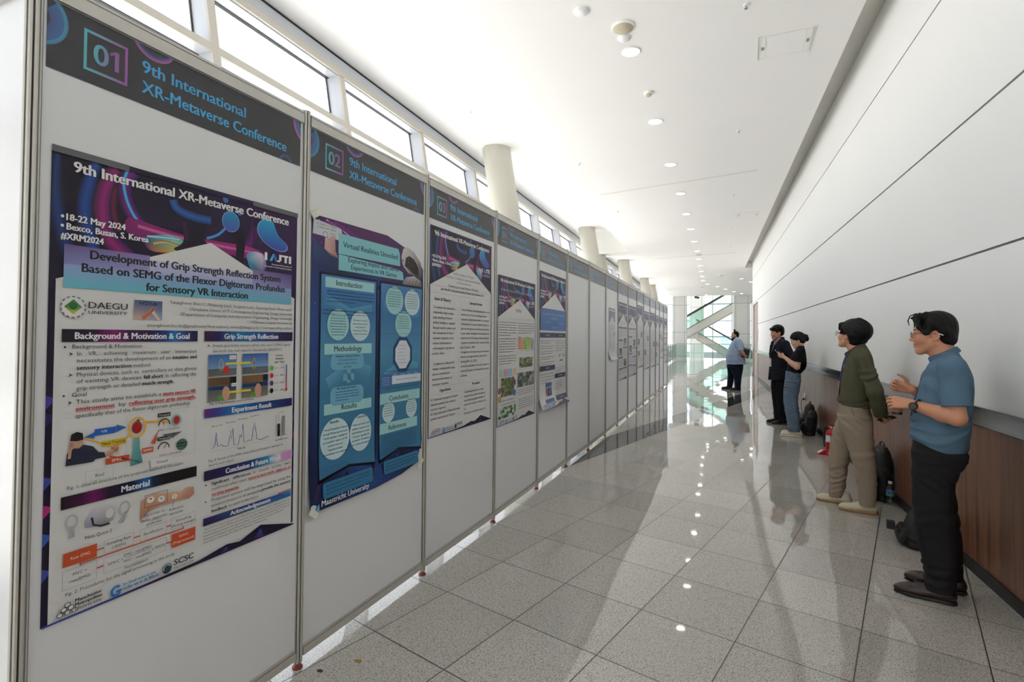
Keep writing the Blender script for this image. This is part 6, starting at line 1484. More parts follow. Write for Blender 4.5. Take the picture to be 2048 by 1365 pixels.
    f.loft([(.08, -.035, -.132, .068, -.10), (.2, -.02, -.135, .074, -.10), (.31, .0, -.132, .078, -.10), (.45, .04, -.115, .082, -.097), (.6, .07, -.10, .09, -.09), (.7, .085, -.11, .095, -.087), (.80, .095, -.15, .098, -.082), (.84, .096, -.155, .095, -.08)], .025)
    f.wrinkle((-.2, -.22, .05), (.15, .22, .24), .007, (.2, .2, 1), 12, 3, 12); f.wrinkle((-.2, -.22, .3), (.15, .22, .75), .006, (.5, .2, 1), 8, 5, 9); f.wrinkle((-.2, -.22, .62), (.15, .22, .9), .006, (-.6, .3, 1), 10, 8, 10)
    f.mesh('trousers', M_cloth, t, plain((33, 32, 35)))
    shoe(t, .178, -.098, (.105, .085), .075, .050, 0, name='shoe', laces=(40, 28, 26), up=.075, tipr=.5)
    shoe(t, .137, -.148, (-.13, -.10), .075, .050, 0, name='shoe', laces=(40, 28, 26), up=.075, tipr=.5)
    # watch on the left wrist
    w = WL+(EL-WL)*.10; ax = (WL-EL)/np.linalg.norm(WL-EL); m = MB()
    u = np.cross(ax, (0, 0, 1)); u /= np.linalg.norm(u); v = np.cross(ax, u)
    m.tube([w+u*.034*math.cos(a)+v*.0335*math.sin(a) for a in np.linspace(0, 2*PI, 25)[:-1]], .010, 8, 0, closed=True, flat=.35)
    wt = m.build('wristwatch', mat('watch strap', (20, 20, 22), .5, var=.1), t)
    out_ = -u if (-u)[1] > 0 else u; c0 = w+out_*.033
    MB().cyl(c0, c0+out_*.011, .0225, .0215, 28).build('watch_case', mat('watch case', (30, 30, 32), .3, .6, var=.05), wt); MB().cyl(c0+out_*.011, c0+out_*.0116, .0185, .0185, 28).build('watch_face', mat('watch face', (96, 92, 82), .25, var=.04), wt)
    # lanyard cord
    m = MB()
    m.tube([(-.075, .072, 1.412), (-.03, .066, 1.392), (.0, .05, 1.368), (.037, .035, 1.30), (.066, .028, 1.20), (.089, .02, 1.10), (.104, .012, 1.01)], .0042, 6, 0, flat=.5)
    m.tube([(-.075, -.072, 1.412), (-.03, -.066, 1.392), (.0, -.05, 1.368), (.037, -.035, 1.30), (.066, -.022, 1.20), (.089, -.01, 1.10), (.104, .0, 1.01)], .0042, 6, 0, flat=.5)
    m.build('lanyard', mat('indigo cord', (52, 52, 108), .7, var=.08), t)
    # cup held in the left hand
    ROT = Matrix.Rotation(math.radians(162.1), 4, 'Z'); ROT.translation = Vector((1.211, 3.756, 0))
    cp = ROT @ Vector((.165, .088, 1.040)); ct = empty('iced_coffee_cup', cp, math.radians(162.1), 'clear plastic cup of iced coffee held by the person in the blue polo', 'cup')
    MB().lathe([(.026, 0), (.027, .003), (.0345, .085), (.036, .088), (.034, .086), (.0262, .005)], n=28).build('cup', glass_mat('cup plastic', (248, 248, 248), .5), ct)
    MB().lathe([(.0252, .003), (.0264, .018), (.0264, .019)], n=24).build('coffee', mat('coffee', (52, 26, 18), .15, var=.05), ct)
    MB().lathe([(.0264, .0195), (.0312, .066), (.001, .067)], n=24).build('milk_layer', mat('milky coffee', (190, 136, 96), .3, var=.08), ct)
    MB().lathe([(.037, .086), (.0375, .09), (.034, .094), (.02, .106), (.001, .11)], n=28).build('lid', glass_mat('lid plastic', (236, 240, 240), 1.6), ct)
man_polo()
# ------------------------------------------------------------------ young man in olive, looking up at the panels
def arm(b, S, E, W, r=(.046, .040, .027)):
    b.cone(S, E, r[0], r[1], .02); m_ = E+(W-E)*.3; b.cone(E, m_, r[1], r[1]+.002, .02); b.cone(m_, W, r[1]+.002, r[2], .02)
def core(b, tors, legs, neck0, neck1, SL, SR, rn=.056):
    b.loft(tors, .03)
    for hp, kn, an in legs:
        b.chain([hp, kn, an], [.055, .045, .032], .03); b.cone(an, (an[0]+.05, an[1], .05), .030, .022, .02)
    b.cone(neck0, neck1, rn+.008, rn, .03)
    for S in (SL, SR): b.cone((neck0[0], S[1]*.5, neck0[2]-.02), S, .04, .044, .02)
def man_olive():
    t = person(1.111, 5.383, 168.3, 'person in an olive shirt and beige trousers looking up, hands behind the back')
    h = .0042
    H = Head((-.034, -.006, 1.520), rot(-32, 13), 1.0); P = H.P
    SL, EL, WL = np.array((-.115, .175, 1.335)), np.array((-.200, .215, 1.055)), np.array((-.245, .075, .845))
    SR, ER, WR = np.array((-.085, -.185, 1.335)), np.array((-.195, -.215, 1.06)), np.array((-.250, -.045, .835))
    legs = [((-.06, .085, .86), (-.125, .09, .46), (-.150, .09, .10)), ((-.05, -.085, .86), (.055, -.09, .45), (.08, -.09, .10))]
    b = SDF((-.36, -.30, -.01), (.28, .30, 1.72), h)
    core(b, [(.84, .04, -.13, .13, 0), (1.0, .03, -.15, .13, 0), (1.2, 0, -.16, .15, 0), (1.34, -.03, -.15, .14, 0)], legs, (-.09, 0, 1.36), (-.055, 0, 1.45), SL, SR, .052)
    b.cone((-.075, 0, 1.40), P(-.02, 0, -.05), .056, .052, .03)
    arm(b, SL, EL, WL); arm(b, SR, ER, WR); H.skin(b, 1.0, .95)
    hand(b, WL, (-.35, -.75, -.35), (.5, .1, -.2), [.5, .6, .7, .8], (.6, .5, .3), .95, 1)
    hand(b, WR, (-.55, .65, -.35), (.35, .2, .3), [.7, .75, .8, .9], (.6, .6, .2), .95, -1)
    b.mesh('body', M_skin, t, skin_tone((206, 152, 124), (160, 100, 90), H))
    H.parts(t); H.glasses(t, (36, 34, 36), .0225, 0, .106, .0015)
    f = SDF((-.22, -.16, 1.40), (.14, .16, 1.74), .0036)
    f.ell(P(-.018, 0, .058), (.108, .092, .100), H.R, .01); f.ell(P(-.075, 0, .055), (.072, .080, .085), H.R, .03); f.ell(P(-.055, 0, -.01), (.062, .078, .075), H.R, .02)
    f.ell(P(.055, 0, -.06), (.098, .10, .105), H.R, .012, 's'); f.ell(P(.108, 0, .0), (.05, .055, .055), H.R, .01, 's')
    for y in (-1, 1):
        f.cone(P(-.0, y*.076, .06), P(-.045, y*.078, .01), .026, .024, .02); f.cone(P(.03, y*.076, .07), P(.045, y*.078, .015), .018, .009, .012); f.ell(P(-.004, y*.09, -.012), (.023, .022, .030), H.R, .006, 's')
    f.cone(P(.074, -.05, .085), P(.074, .05, .085), .020, .020, .02); f.cone(P(.086, -.045, .058), P(.086, .045, .058), .012, .012, .015); f.cone(P(.088, -.04, .042), P(.088, .04, .042), .008, .008, .012); f.ell(P(-.085, 0, .06), (.078, .088, .088), H.R, .03)
    f.cone(P(-.085, -.04, -.02), P(-.085, .04, -.02), .035, .035, .02); f.cone(P(-.03, -.02, .15), P(-.09, .01, .135), .02, .016, .02)
    f.wrinkle((-.22, -.16, 1.40), (.14, .16, 1.74), .004, (.3, 1, .2), 45, 5, 16); f.mesh('hair', M_hairdark, t)
    # olive overshirt
    f = SDF((-.34, -.33, .70), (.12, .33, 1.50), h)
    f.loft([(.885, .062, -.172, .155, 0), (.93, .075, -.190, .168, 0), (1.0, .062, -.200, .168, 0), (1.1, .048, -.205, .168, 0), (1.2, .030, -.208, .18, 0), (1.3, .012, -.200, .185, 0), (1.36, -.012, -.185, .15, 0), (1.405, -.030, -.165, .115, 0), (1.43, -.038, -.150, .085, 0), (1.45, -.045, -.138, .068, 0)], .02)
    f.plane((.15, 0, -1), (0, 0, .915)); f.plane((.63, 0, .777), (-.060, 0, 1.402), 'i', ((-.20, -.12, 1.30), (.06, .12, 1.49)))
    for S, E, W in ((SL, EL, WL), (SR, ER, WR)):
        g = SDF((-.34, -.33, .70), (.12, .33, 1.50), h); sg = np.sign(S[1])
        g.cone((-.095, sg*.06, 1.385), S, .045, .064, .03); g.cone(S, E, .064, .058, .02); g.cone(E, E+(W-E)*.55, .058, .058, .025); g.cone(E+(W-E)*.55, W+(W-E)*.12, .058, .052, .02)
        n = (W-E)/np.linalg.norm(W-E); g.plane(n, W-n*.01)
        g.wrinkle((-.34, min(sg*.03, sg*.33), .72), (.0, max(sg*.03, sg*.33), 1.3), .006, (.4, .1, 1), 11, 3, 9); f.merge(g, .014)
    f.wrinkle((-.26, -.22, .86), (.12, .22, 1.08), .006, (.3, .2, 1), 12, 1, 11); f.wrinkle((-.22, -.2, 1.05), (.08, .24, 1.36), .006, (.8, .5, -.5), 9, 7, 8)
    top = f.mesh('overshirt', M_cloth, t, plain((83, 82, 64)))
    c = SDF((-.20, -.13, 1.28), (.06, .13, 1.50), .0036)
    for z in range(7):
        u = z/6; c.cone((-.066+.006*u, 0, 1.388+.018*u), (-.062+.006*u, 0, 1.396+.018*u), .090-.008*u, .088-.008*u, .004)
    c.cone((-.115, 0, 1.33), (-.03, 0, 1.50), .066, .060, .002, 's'); c.plane((.63, 0, .777), (-.060, 0, 1.424)); c.plane((-.63, 0, -.777), (-.060, 0, 1.384)); c.cone((.035, 0, 1.28), (.02, 0, 1.42), .016, .024, .003, 's')
    c.mesh('collar', M_cloth, top, plain((76, 76, 60)))
    # trousers
    f = SDF((-.27, -.23, .05), (.19, .23, .95), h)
    f.loft([(.80, .068, -.185, .165, 0), (.86, .066, -.178, .160, 0), (.925, .062, -.168, .155, 0)], .02)
    f.loft([(.065, -.085, -.205, .068, .09), (.13, -.085, -.212, .075, .09), (.25, -.072, -.218, .085, .09), (.38, -.05, -.214, .092, .09), (.5, -.02, -.205, .096, .088), (.62, .02, -.196, .10, .085), (.74, .055, -.192, .10, .08), (.82, .066, -.186, .09, .075)], .025)
    f.loft([(.058, .140, .03, .064, -.09), (.085, .140, .026, .066, -.09), (.15, .140, .014, .073, -.09), (.28, .140, -.004, .083, -.09), (.42, .142, -.022, .09, -.09), (.55, .130, -.06, .096, -.087), (.68, .10, -.11, .10, -.083), (.78, .075, -.16, .095, -.078), (.83, .068, -.178, .09, -.075)], .025)
    f.wrinkle((-.27, -.22, .05), (.19, .22, .3), .007, (.2, .2, 1), 11, 3, 12); f.wrinkle((-.27, -.22, .25), (.19, .22, .62), .006, (.5, .2, 1), 8, 5, 9); f.wrinkle((-.27, -.22, .55), (.19, .22, .9), .006, (-.6, .3, 1), 9, 8, 9)
    tr_ = f.mesh('trousers', M_cloth, t, plain((150, 136, 120)))
    MB().tube([(-.03, .165, .895), (-.06, .170, .82), (-.085, .168, .755)], .0025, 6).build('pocket_seam', mat('seam', (112, 98, 84), .8, var=.05), tr_)
    MB().tube([(.065*math.cos(a)*1.75-.053, .157*math.sin(a), .908) for a in np.linspace(0, 2*PI, 40)[:-1]], .012, 6, 0, closed=True, flat=.25).build('waistband', mat('waistband', (140, 127, 112), .85, var=.05), tr_) if False else None
    kw = dict(kind='cloth', laces=(244, 242, 232), up=.085, cup=(200, 191, 168), csole=(156, 116, 72), sole_h=.024, tipr=.75)
    shoe(t, .045, -.215, (.095, .085), .08, .050, 0, name='sneaker', **kw); shoe(t, .224, -.03, (-.11, -.085), .08, .050, 0, name='sneaker', **kw)
    # lanyard with badge
    m = MB()
    for y in (1, -1): m.tube([(-.13, y*.03, 1.452), (-.10, y*.072, 1.432), (-.05, y*.075, 1.395), (-.0, y*.062, 1.345), (.022, y*.052, 1.28), (.036, y*.045, 1.20), (.052, y*.04, 1.12)], .007, 6, 0, flat=.3)
    ln = m.build('lanyard', mat('navy ribbon', (50, 58, 118), .6, var=.06), t)
    MB().hexa([(.062, -.005, .985), (.064, -.005, .985), (.066, .075, .985), (.064, .075, .985), (.052, -.005, 1.11), (.054, -.005, 1.11), (.056, .075, 1.11), (.054, .075, 1.11)]).build('badge', mat('badge card', (206, 212, 218), .25, var=.03), ln)
    ph = empty('smartphone', Vector((1.111, 5.383, 0))+Matrix.Rotation(math.radians(168.3), 3, 'Z') @ Vector((-.288, .05, .815)), math.radians(168.3-25), 'dark smartphone held behind the back of the person in olive', 'phone')
    k = MB(); k.M = Matrix.Rotation(math.radians(24), 4, 'Y') @ Matrix.Rotation(math.radians(20), 4, 'X'); k.box(-.062, -.032, -.004, .062, .032, .004); k.box(-.058, -.029, .004, .058, .029, .0045, 1)
    k.build('case', [mat('phone case', (34, 28, 30), .4, var=.05), mat('phone glass', (14, 14, 16), .1, var=.02)], ph, .003)
man_olive()
# ------------------------------------------------------------------ young woman in black top and jeans, looking at her phone
def woman():
    t = person(1.131, 9.01, 172.8, 'person in a black top and wide blue jeans looking down at a phone')
    h = .0048
    H = Head((-.086, 0, 1.460), rot(3, -12), .95); P = H.P
    SL, EL, WL = np.array((-.125, .150, 1.295)), np.array((-.075, .185, 1.065)), np.array((.092, .075, 1.205))
    SR, ER, WR = np.array((-.125, -.150, 1.295)), np.array((-.045, -.185, 1.075)), np.array((.095, -.06, 1.205))
    legs = [((-.03, .075, .86), (.0, .075, .48), (-.05, .075, .09)), ((-.03, -.075, .86), (.01, -.075, .48), (-.04, -.075, .09))]
    b = SDF((-.26, -.26, -.01), (.26, .26, 1.64), h)
    core(b, [(.86, .05, -.10, .12, 0), (1.0, .03, -.13, .11, 0), (1.2, -.01, -.16, .125, 0), (1.3, -.05, -.16, .12, 0)], legs, (-.13, 0, 1.32), (-.11, 0, 1.40), SL, SR, .045)
    b.cone((-.125, 0, 1.34), P(-.03, 0, -.05), .046, .046, .03)
    arm(b, SL, EL, WL, (.042, .038, .024)); arm(b, SR, ER, WR, (.042, .038, .024)); H.skin(b, .98, .85)
    hand(b, WL, (.85, -.30, .40), (-.1, -.85, .2), [.5, .6, .7, .8], (.6, .3, .8), .92, -1); hand(b, WR, (.85, .30, .40), (-.1, .85, .2), [.5, .6, .7, .8], (.6, .3, .8), .92, 1)
    b.mesh('body', M_skin, t, skin_tone((214, 168, 146), (176, 104, 100), H))
    H.parts(t)
    f = SDF((-.24, -.14, 1.34), (.10, .14, 1.64), .004)
    f.ell(P(-.012, 0, .052), (.106, .088, .096), H.R, .01); f.ell(P(-.06, 0, .01), (.06, .076, .07), H.R, .02)
    f.ell(P(.066, 0, -.05), (.092, .10, .100), H.R, .01, 's')
    for y in (-1, 1): f.cone(P(.05, y*.05, .10), P(.055, y*.074, .03), .018, .008, .015); f.cone(P(.0, y*.074, .06), P(-.05, y*.07, .0), .024, .02, .02); f.ell(P(-.002, y*.09, -.012), (.022, .02, .030), H.R, .006, 's')
    for dx, dz, r in ((0, 0, .040), (-.03, .02, .02), (-.035, -.02, .02), (-.01, .04, .018), (-.02, -.045, .02)): f.ell(P(-.115+dx, 0, .03+dz), (r, r*1.1, r), None, .012)
    f.wrinkle((-.24, -.14, 1.34), (.10, .14, 1.64), .003, (.3, 1, .3), 50, 5, 14); hr = f.mesh('hair', M_hairdark, t)
    m = MB(); r = random.Random(4)
    for k in range(9):
        a = r.uniform(-.6, 1.4); m.tube([P(-.13, r.uniform(-.02, .02), .03), P(-.13-.04*math.cos(a), r.uniform(-.03, .03), .03+.05*math.sin(a))], [.007, .002], 6)
    m.build('bun_strand', M_hairdark, hr)
    f = SDF((-.24, -.25, .93), (.10, .25, 1.42), h)
    f.loft([(.95, .075, -.125, .125, 0), (.99, .070, -.150, .135, 0), (1.04, .055, -.195, .14, 0), (1.1, .035, -.210, .142, 0), (1.2, .012, -.205, .145, 0), (1.28, -.025, -.198, .14, 0), (1.33, -.06, -.188, .095, 0), (1.385, -.085, -.172, .062, 0)], .02)
    for S, E in ((SL, EL), (SR, ER)):
        g = SDF((-.24, -.25, .93), (.10, .25, 1.42), h); sg = np.sign(S[1]); g.cone((-.125, sg*.05, 1.335), S, .04, .055, .03); g.cone(S, E, .056, .062, .02); n = (E-S)/np.linalg.norm(E-S); g.plane(n, S+(E-S)*.68); f.merge(g, .012)
    f.plane((.1, 0, -1), (0, 0, .978)); f.wrinkle((-.24, -.2, .95), (.1, .2, 1.2), .005, (.4, .3, 1), 12, 4, 12)
    f.mesh('black_top', M_cloth, t, plain((20, 20, 22)))
    f = SDF((-.17, -.20, .07), (.16, .20, 1.02), h)
    f.loft([(.84, .090, -.130, .150, 0), (.92, .084, -.130, .14, 0), (.995, .080, -.128, .128, 0)], .02)
    for sg in (1, -1): f.loft([(.085, .05, -.122, .085, sg*.078), (.25, .066, -.112, .085, sg*.078), (.4, .092, -.10, .086, sg*.077), (.52, .108, -.088, .088, sg*.076), (.62, .110, -.092, .088, sg*.075), (.74, .104, -.118, .088, sg*.072), (.85, .092, -.128, .085, sg*.07)], .018)
    f.wrinkle((-.17, -.2, .08), (.16, .2, .5), .006, (.3, .2, 1), 10, 3, 11); f.wrinkle((-.17, -.2, .45), (.16, .2, .98), .005, (-.4, .2, 1), 11, 6, 11)
    def denim(V, C):
        n = np.sin(V[:, 0]*61+V[:, 2]*9)*np.sin(V[:, 1]*57)*np.sin(V[:, 2]*41+V[:, 0]*30); fade = .5+.5*np.sin(V[:, 2]*6.5-1.2)
        return C*(1+.18*n+.22*fade)[:, None]
    jn = f.mesh('jeans', M_cloth, t, plain((94, 113, 134), denim))
    kw = dict(kind='cloth', laces=(228, 224, 212), up=.08, cup=(216, 206, 188), csole=(222, 214, 198), sole_h=.036, tipr=.85, res=.005)
    shoe(t, .132, -.142, (.085, .075), .08, .052, 0, name='sneaker', **kw); shoe(t, .124, -.13, (-.085, -.075), .08, .052, 0, name='sneaker', **kw)
    ph = empty('smartphone', Vector((1.131, 9.01, 0))+Matrix.Rotation(math.radians(172.8), 3, 'Z') @ Vector((.182, .0, 1.262)), math.radians(172.8), 'pale smartphone in the hands of the person in the black top', 'phone')
    k = MB(); k.M = Matrix.Rotation(math.radians(38), 4, 'Y'); k.box(-.004, -.036, -.03, .004, .036, .075); k.box(-.0046, -.033, -.027, -.004, .033, .072, 1)
    k.build('case', [mat('pale phone case', (176, 182, 186), .35, var=.04), mat('phone glass', (20, 22, 26), .1, var=.02)], ph, .002)
woman()
# ------------------------------------------------------------------ man in the dark suit
def man_suit():
    t = person(1.077, 10.188, 174.0, 'person in a dark navy suit with a lilac shirt and name badge', yaw=24)
    h = .005
    H = Head((.022, 0, 1.590), rot(-2, -2), 1.04); P = H.P
    SL, EL, WL = np.array((-.03, .205, 1.40)), np.array((-.13, .25, 1.14)), np.array((-.185, .075, .94))
    SR, ER, WR = np.array((-.03, -.205, 1.40)), np.array((-.12, -.25, 1.14)), np.array((-.185, -.06, .93))
    legs = [((-.0, .085, .90), (.0, .085, .48), (-.035, .085, .09)), ((-.0, -.085, .90), (.0, -.085, .48), (-.04, -.095, .09))]
    b = SDF((-.30, -.31, -.01), (.24, .31, 1.78), h)
    core(b, [(.88, .06, -.10, .13, 0), (1.1, .06, -.10, .14, 0), (1.3, .05, -.11, .15, 0), (1.4, .02, -.10, .14, 0)], legs, (-.02, 0, 1.42), (.0, 0, 1.51), SL, SR, .056)
    arm(b, SL, EL, WL); arm(b, SR, ER, WR); H.skin(b, 1.0, 1.0)
    hand(b, WL, (-.1, -.75, -.5), (.6, 0, -.3), [.45, .5, .55, .6], (.6, .5, .2), 1.0, 1); hand(b, WR, (-.1, .75, -.5), (.6, 0, -.3), [.45, .5, .55, .6], (.6, .5, .2), 1.0, -1)
    b.mesh('body', M_skin, t, skin_tone((196, 140, 108), (150, 92, 80), H, .1))
    H.parts(t)
    f = SDF((-.14, -.14, 1.50), (.17, .14, 1.78), .0044)
    f.ell(P(-.014, 0, .056), (.108, .090, .096), H.R, .01); f.ell(P(-.05, 0, .01), (.066, .080, .07), H.R, .02)
    f.ell(P(.062, 0, -.058), (.092, .10, .100), H.R, .012, 's')
    for y in (-1, 1): f.cone(P(.03, y*.076, .06), P(.042, y*.078, .015), .018, .01, .012); f.ell(P(-.004, y*.09, -.008), (.024, .022, .032), H.R, .006, 's')
    f.cone(P(.082, -.045, .07), P(.082, .045, .075), .022, .022, .02); f.cone(P(.094, -.02, .062), P(.09, .05, .055), .012, .010, .012)
    f.wrinkle((-.14, -.14, 1.50), (.17, .14, 1.78), .003, (.3, 1, .2), 45, 5, 14); f.mesh('hair', M_hairdark, t)
    # shirt front
    f = SDF((-.12, -.12, .92), (.16, .12, 1.54), h)
    f.loft([(.95, .105, -.05, .10, 0), (1.1, .112, -.06, .10, 0), (1.25, .106, -.06, .10, 0), (1.36, .082, -.07, .09, 0), (1.44, .062, -.085, .080, 0), (1.5, .062, -.080, .074, 0), (1.53, .058, -.078, .070, 0)], .02); f.cone((-.0, 0, 1.46), (.01, 0, 1.58), .060, .060, .004, 's'); f.plane((-.35, 0, 1), (0, 0, 1.515))
    def weave(V, C): return C*(1+.2*np.sign(np.sin(V[:, 2]*190)*np.sin(V[:, 1]*190)))[:, None]
    f.mesh('shirt', M_cloth, t, plain((150, 122, 150), weave))
    # jacket, open in a V
    f = SDF((-.30, -.33, .74), (.22, .33, 1.56), h)
    f.loft([(.76, .150, -.125, .195, 0), (.88, .140, -.138, .195, 0), (1.0, .126, -.132, .185, 0), (1.1, .126, -.132, .183, 0), (1.25, .122, -.138, .20, 0), (1.36, .098, -.135, .195, 0), (1.42, .062, -.12, .14, 0), (1.465, .04, -.105, .10, 0), (1.50, .02, -.095, .082, 0), (1.525, .0, -.085, .072, 0)], .02)
    for S, E, W in ((SL, EL, WL), (SR, ER, WR)):
        g = SDF((-.30, -.33, .74), (.22, .33, 1.56), h); sg = np.sign(S[1]); g.cone((-.03, sg*.07, 1.455), S, .04, .062, .03); g.cone(S, E, .064, .056, .02); g.cone(E, W, .056, .046, .02); n = (W-E)/np.linalg.norm(W-E); g.plane(n, W-n*.01); f.merge(g, .012)
    V_ = SDF((-.30, -.33, .74), (.22, .33, 1.56), h)
    for z in np.linspace(1.10, 1.50, 21): V_.cone((.13, 0, z), (.02+.05*(1.5-z), 0, z), max(.004, (z-1.09)*.17), max(.004, (z-1.09)*.15), 0)
    V_.cone((.16, 0, .78), (.16, 0, 1.02), .05, .018, 0)
    f.a = np.maximum(f.a, -V_.a).astype(np.float32); f.plane((-.25, 0, -1), (0, 0, .795))
    f.wrinkle((-.22, -.33, .8), (.2, .33, 1.4), .004, (.3, .2, 1), 9, 4, 10)
    jk = f.mesh('suit_jacket', M_cloth, t, plain((27, 29, 39)))
    m = MB()
    for sg in (1, -1): m.hexa([(.088, sg*.045, 1.40), (.10, sg*.085, 1.38), (.134, sg*.05, 1.22), (.136, sg*.012, 1.12), (.094, sg*.045, 1.402), (.106, sg*.087, 1.382), (.140, sg*.052, 1.222), (.142, sg*.014, 1.122)])
    m.build('lapel', mat('lapel cloth', (22, 24, 33), .8, var=.05), jk)
    f = SDF((-.15, -.20, .05), (.13, .20, .98), h)
    f.loft([(.82, .078, -.115, .155, 0), (.95, .07, -.105, .145, 0)], .02)
    for sg in (1, -1): f.loft([(.06, .03, -.095, .062, sg*.087), (.25, .042, -.092, .07, sg*.086), (.48, .07, -.085, .078, sg*.085), (.65, .085, -.095, .086, sg*.082), (.84, .08, -.115, .085, sg*.075)], .02)
    f.wrinkle((-.15, -.2, .05), (.13, .2, .5), .005, (.3, .2, 1), 10, 3, 11); f.mesh('suit_trousers', M_cloth, t, plain((24, 25, 32)))
    kw = dict(laces=(20, 20, 20), up=.07, cup=(26, 24, 24), csole=(92, 80, 66), sole_h=.02, tipr=.55, res=.005)
    shoe(t, .155, -.115, (.105, .085), .075, .048, 0, name='shoe', **kw); shoe(t, .150, -.125, (-.115, -.095), .075, .048, 0, name='shoe', **kw)
    m = MB()
    for sg in (1, -1): m.tube([(.06, sg*.06, 1.44), (.105, sg*.04, 1.34), (.128, sg*.02, 1.22), (.134, sg*.006, 1.15)], .005, 6, 0, flat=.3)
    ln = m.build('lanyard', mat('grey ribbon', (96, 90, 104), .6, var=.06), t)
    MB().box(.134, -.062, 1.0, .137, .03, 1.15).build('badge', mat('white badge', (226, 226, 226), .3, var=.02), ln)
man_suit()
# ------------------------------------------------------------------ bearded man far down the hall
def man_far():
    t = person(.538, 16.387, 178.1, 'large bearded person with a topknot in a light blue shirt, far down the hall')
    h = .0065
    H = Head((-.066, 0, 1.575), rot(8, -4), 1.06); P = H.P
    SL, EL, WL = np.array((-.14, .25, 1.40)), np.array((-.235, .33, 1.10)), np.array((-.335, .26, .985))
    SR, ER, WR = np.array((-.14, -.25, 1.40)), np.array((-.235, -.33, 1.10)), np.array((-.345, -.12, 1.0))
    legs = [((-.09, .12, .76), (-.13, .12, .44), (-.135, .12, .09)), ((-.05, -.12, .76), (.03, -.12, .44), (.075, -.12, .09))]
    b = SDF((-.50, -.42, -.01), (.34, .42, 1.76), h)
    core(b, [(.74, .10, -.24, .2, 0), (1.0, .11, -.25, .21, 0), (1.25, .04, -.24, .2, 0), (1.4, -.02, -.2, .17, 0)], legs, (-.12, 0, 1.42), (-.09, 0, 1.50), SL, SR, .068)
    arm(b, SL, EL, WL, (.062, .052, .033)); arm(b, SR, ER, WR, (.062, .052, .033)); H.skin(b, 1.0, 1.1); b.ell(P(.02, 0, -.08), (.07, .066, .05), H.R, .02)
    hand(b, WL, (-.75, -.5, -.1), (.2, -.4, .8), [.8, .9, .9, .9], (.5, .5, .5), 1.05, -1, rr=1.15); hand(b, WR, (-.6, .7, -.1), (.2, .4, .8), [.8, .9, .9, .9], (.5, .5, .5), 1.05, 1, rr=1.15)
    b.mesh('body', M_skin, t, skin_tone((200, 146, 120), (150, 92, 84), H))
    H.parts(t)
    f = SDF((-.2, -.15, 1.36), (.07, .15, 1.80), .0052)
    f.ell(P(-.02, 0, .046), (.096, .083, .086), H.R, .01); f.ell(P(-.05, 0, .0), (.06, .076, .065), H.R, .02); f.ell(P(.075, 0, .0), (.088, .10, .105), H.R, .01, 's')
    f.cone(P(-.0, 0, .12), P(.005, 0, .15), .016, .026, .012); f.ell(P(.005, 0, .152), (.028, .026, .026), None, .01)
    for y in (-1, 1): f.ell(P(-.004, y*.09, -.008), (.022, .022, .03), H.R, .006, 's')
    hr = f.mesh('hair', M_hairdark, t)
    f = SDF((-.12, -.12, 1.34), (.10, .12, 1.60), .0052)
    f.ell(P(.045, 0, -.085), (.058, .062, .05), H.R, .01); f.cone(P(.06, 0, -.10), P(.05, 0, -.165), .042, .022, .02)
    for y in (-1, 1): f.cone(P(.01, y*.066, -.03), P(.045, y*.05, -.085), .014, .022, .02)
    f.cone(P(.086, -.02, -.047), P(.086, .02, -.047), .009, .009, .008); f.ell(P(.09, 0, -.062), (.02, .018, .006), H.R, .004, 's')
    f.mesh('beard', M_hairdark, t)
    f = SDF((-.50, -.44, .66), (.24, .44, 1.58), h)
    f.loft([(.72, .155, -.375, .27, 0), (.77, .172, -.365, .285, 0), (.9, .184, -.345, .30, 0), (1.0, .182, -.33, .30, 0), (1.12, .145, -.32, .285, 0), (1.25, .09, -.315, .27, 0), (1.36, .04, -.295, .25, 0), (1.44, -.015, -.25, .17, 0), (1.5, -.04, -.175, .095, 0), (1.53, -.045, -.155, .078, 0)], .02)
    for S, E in ((SL, EL), (SR, ER)):
        g = SDF((-.50, -.44, .66), (.24, .44, 1.58), h); sg = np.sign(S[1]); g.cone((-.13, sg*.09, 1.44), S, .06, .085, .03); g.cone(S, E, .088, .078, .02); n = (E-S)/np.linalg.norm(E-S); g.plane(n, S+(E-S)*.88); f.merge(g, .016)
    f.plane((-.03, 0, -1), (0, 0, .742)); f.wrinkle((-.45, -.4, .72), (.24, .4, 1.15), .008, (.2, .2, 1), 9, 2, 8)
    f.mesh('shirt', M_cloth, t, plain((164, 182, 210), lambda V, C: C*(1+.06*np.sign(np.sin(V[:, 1]*300)))[:, None]))
    f = SDF((-.36, -.30, .04), (.20, .30, .86), h)
    f.loft([(.62, .155, -.285, .235, 0), (.80, .155, -.29, .24, 0)], .03)
    f.loft([(.05, -.06, -.215, .085, .12), (.2, -.05, -.225, .095, .12), (.42, -.03, -.245, .115, .118), (.58, .04, -.275, .125, .115), (.68, .12, -.28, .12, .11)], .025)
    f.loft([(.05, .155, .0, .085, -.12), (.2, .148, -.02, .095, -.12), (.42, .13, -.07, .115, -.118), (.56, .14, -.14, .125, -.115), (.68, .15, -.22, .12, -.11)], .025)
    f.wrinkle((-.36, -.3, .05), (.2, .3, .4), .007, (.3, .2, 1), 9, 3, 10); f.mesh('trousers', M_cloth, t, plain((26, 34, 52)))
    kw = dict(laces=(30, 30, 32), up=.085, cup=(28, 28, 30), csole=(40, 40, 42), sole_h=.024, tipr=.65, res=.007)
    shoe(t, .055, -.215, (.14, .12), .08, .055, 0, name='shoe', **kw); shoe(t, .295, .0, (-.14, -.12), .08, .055, 0, name='shoe', **kw)
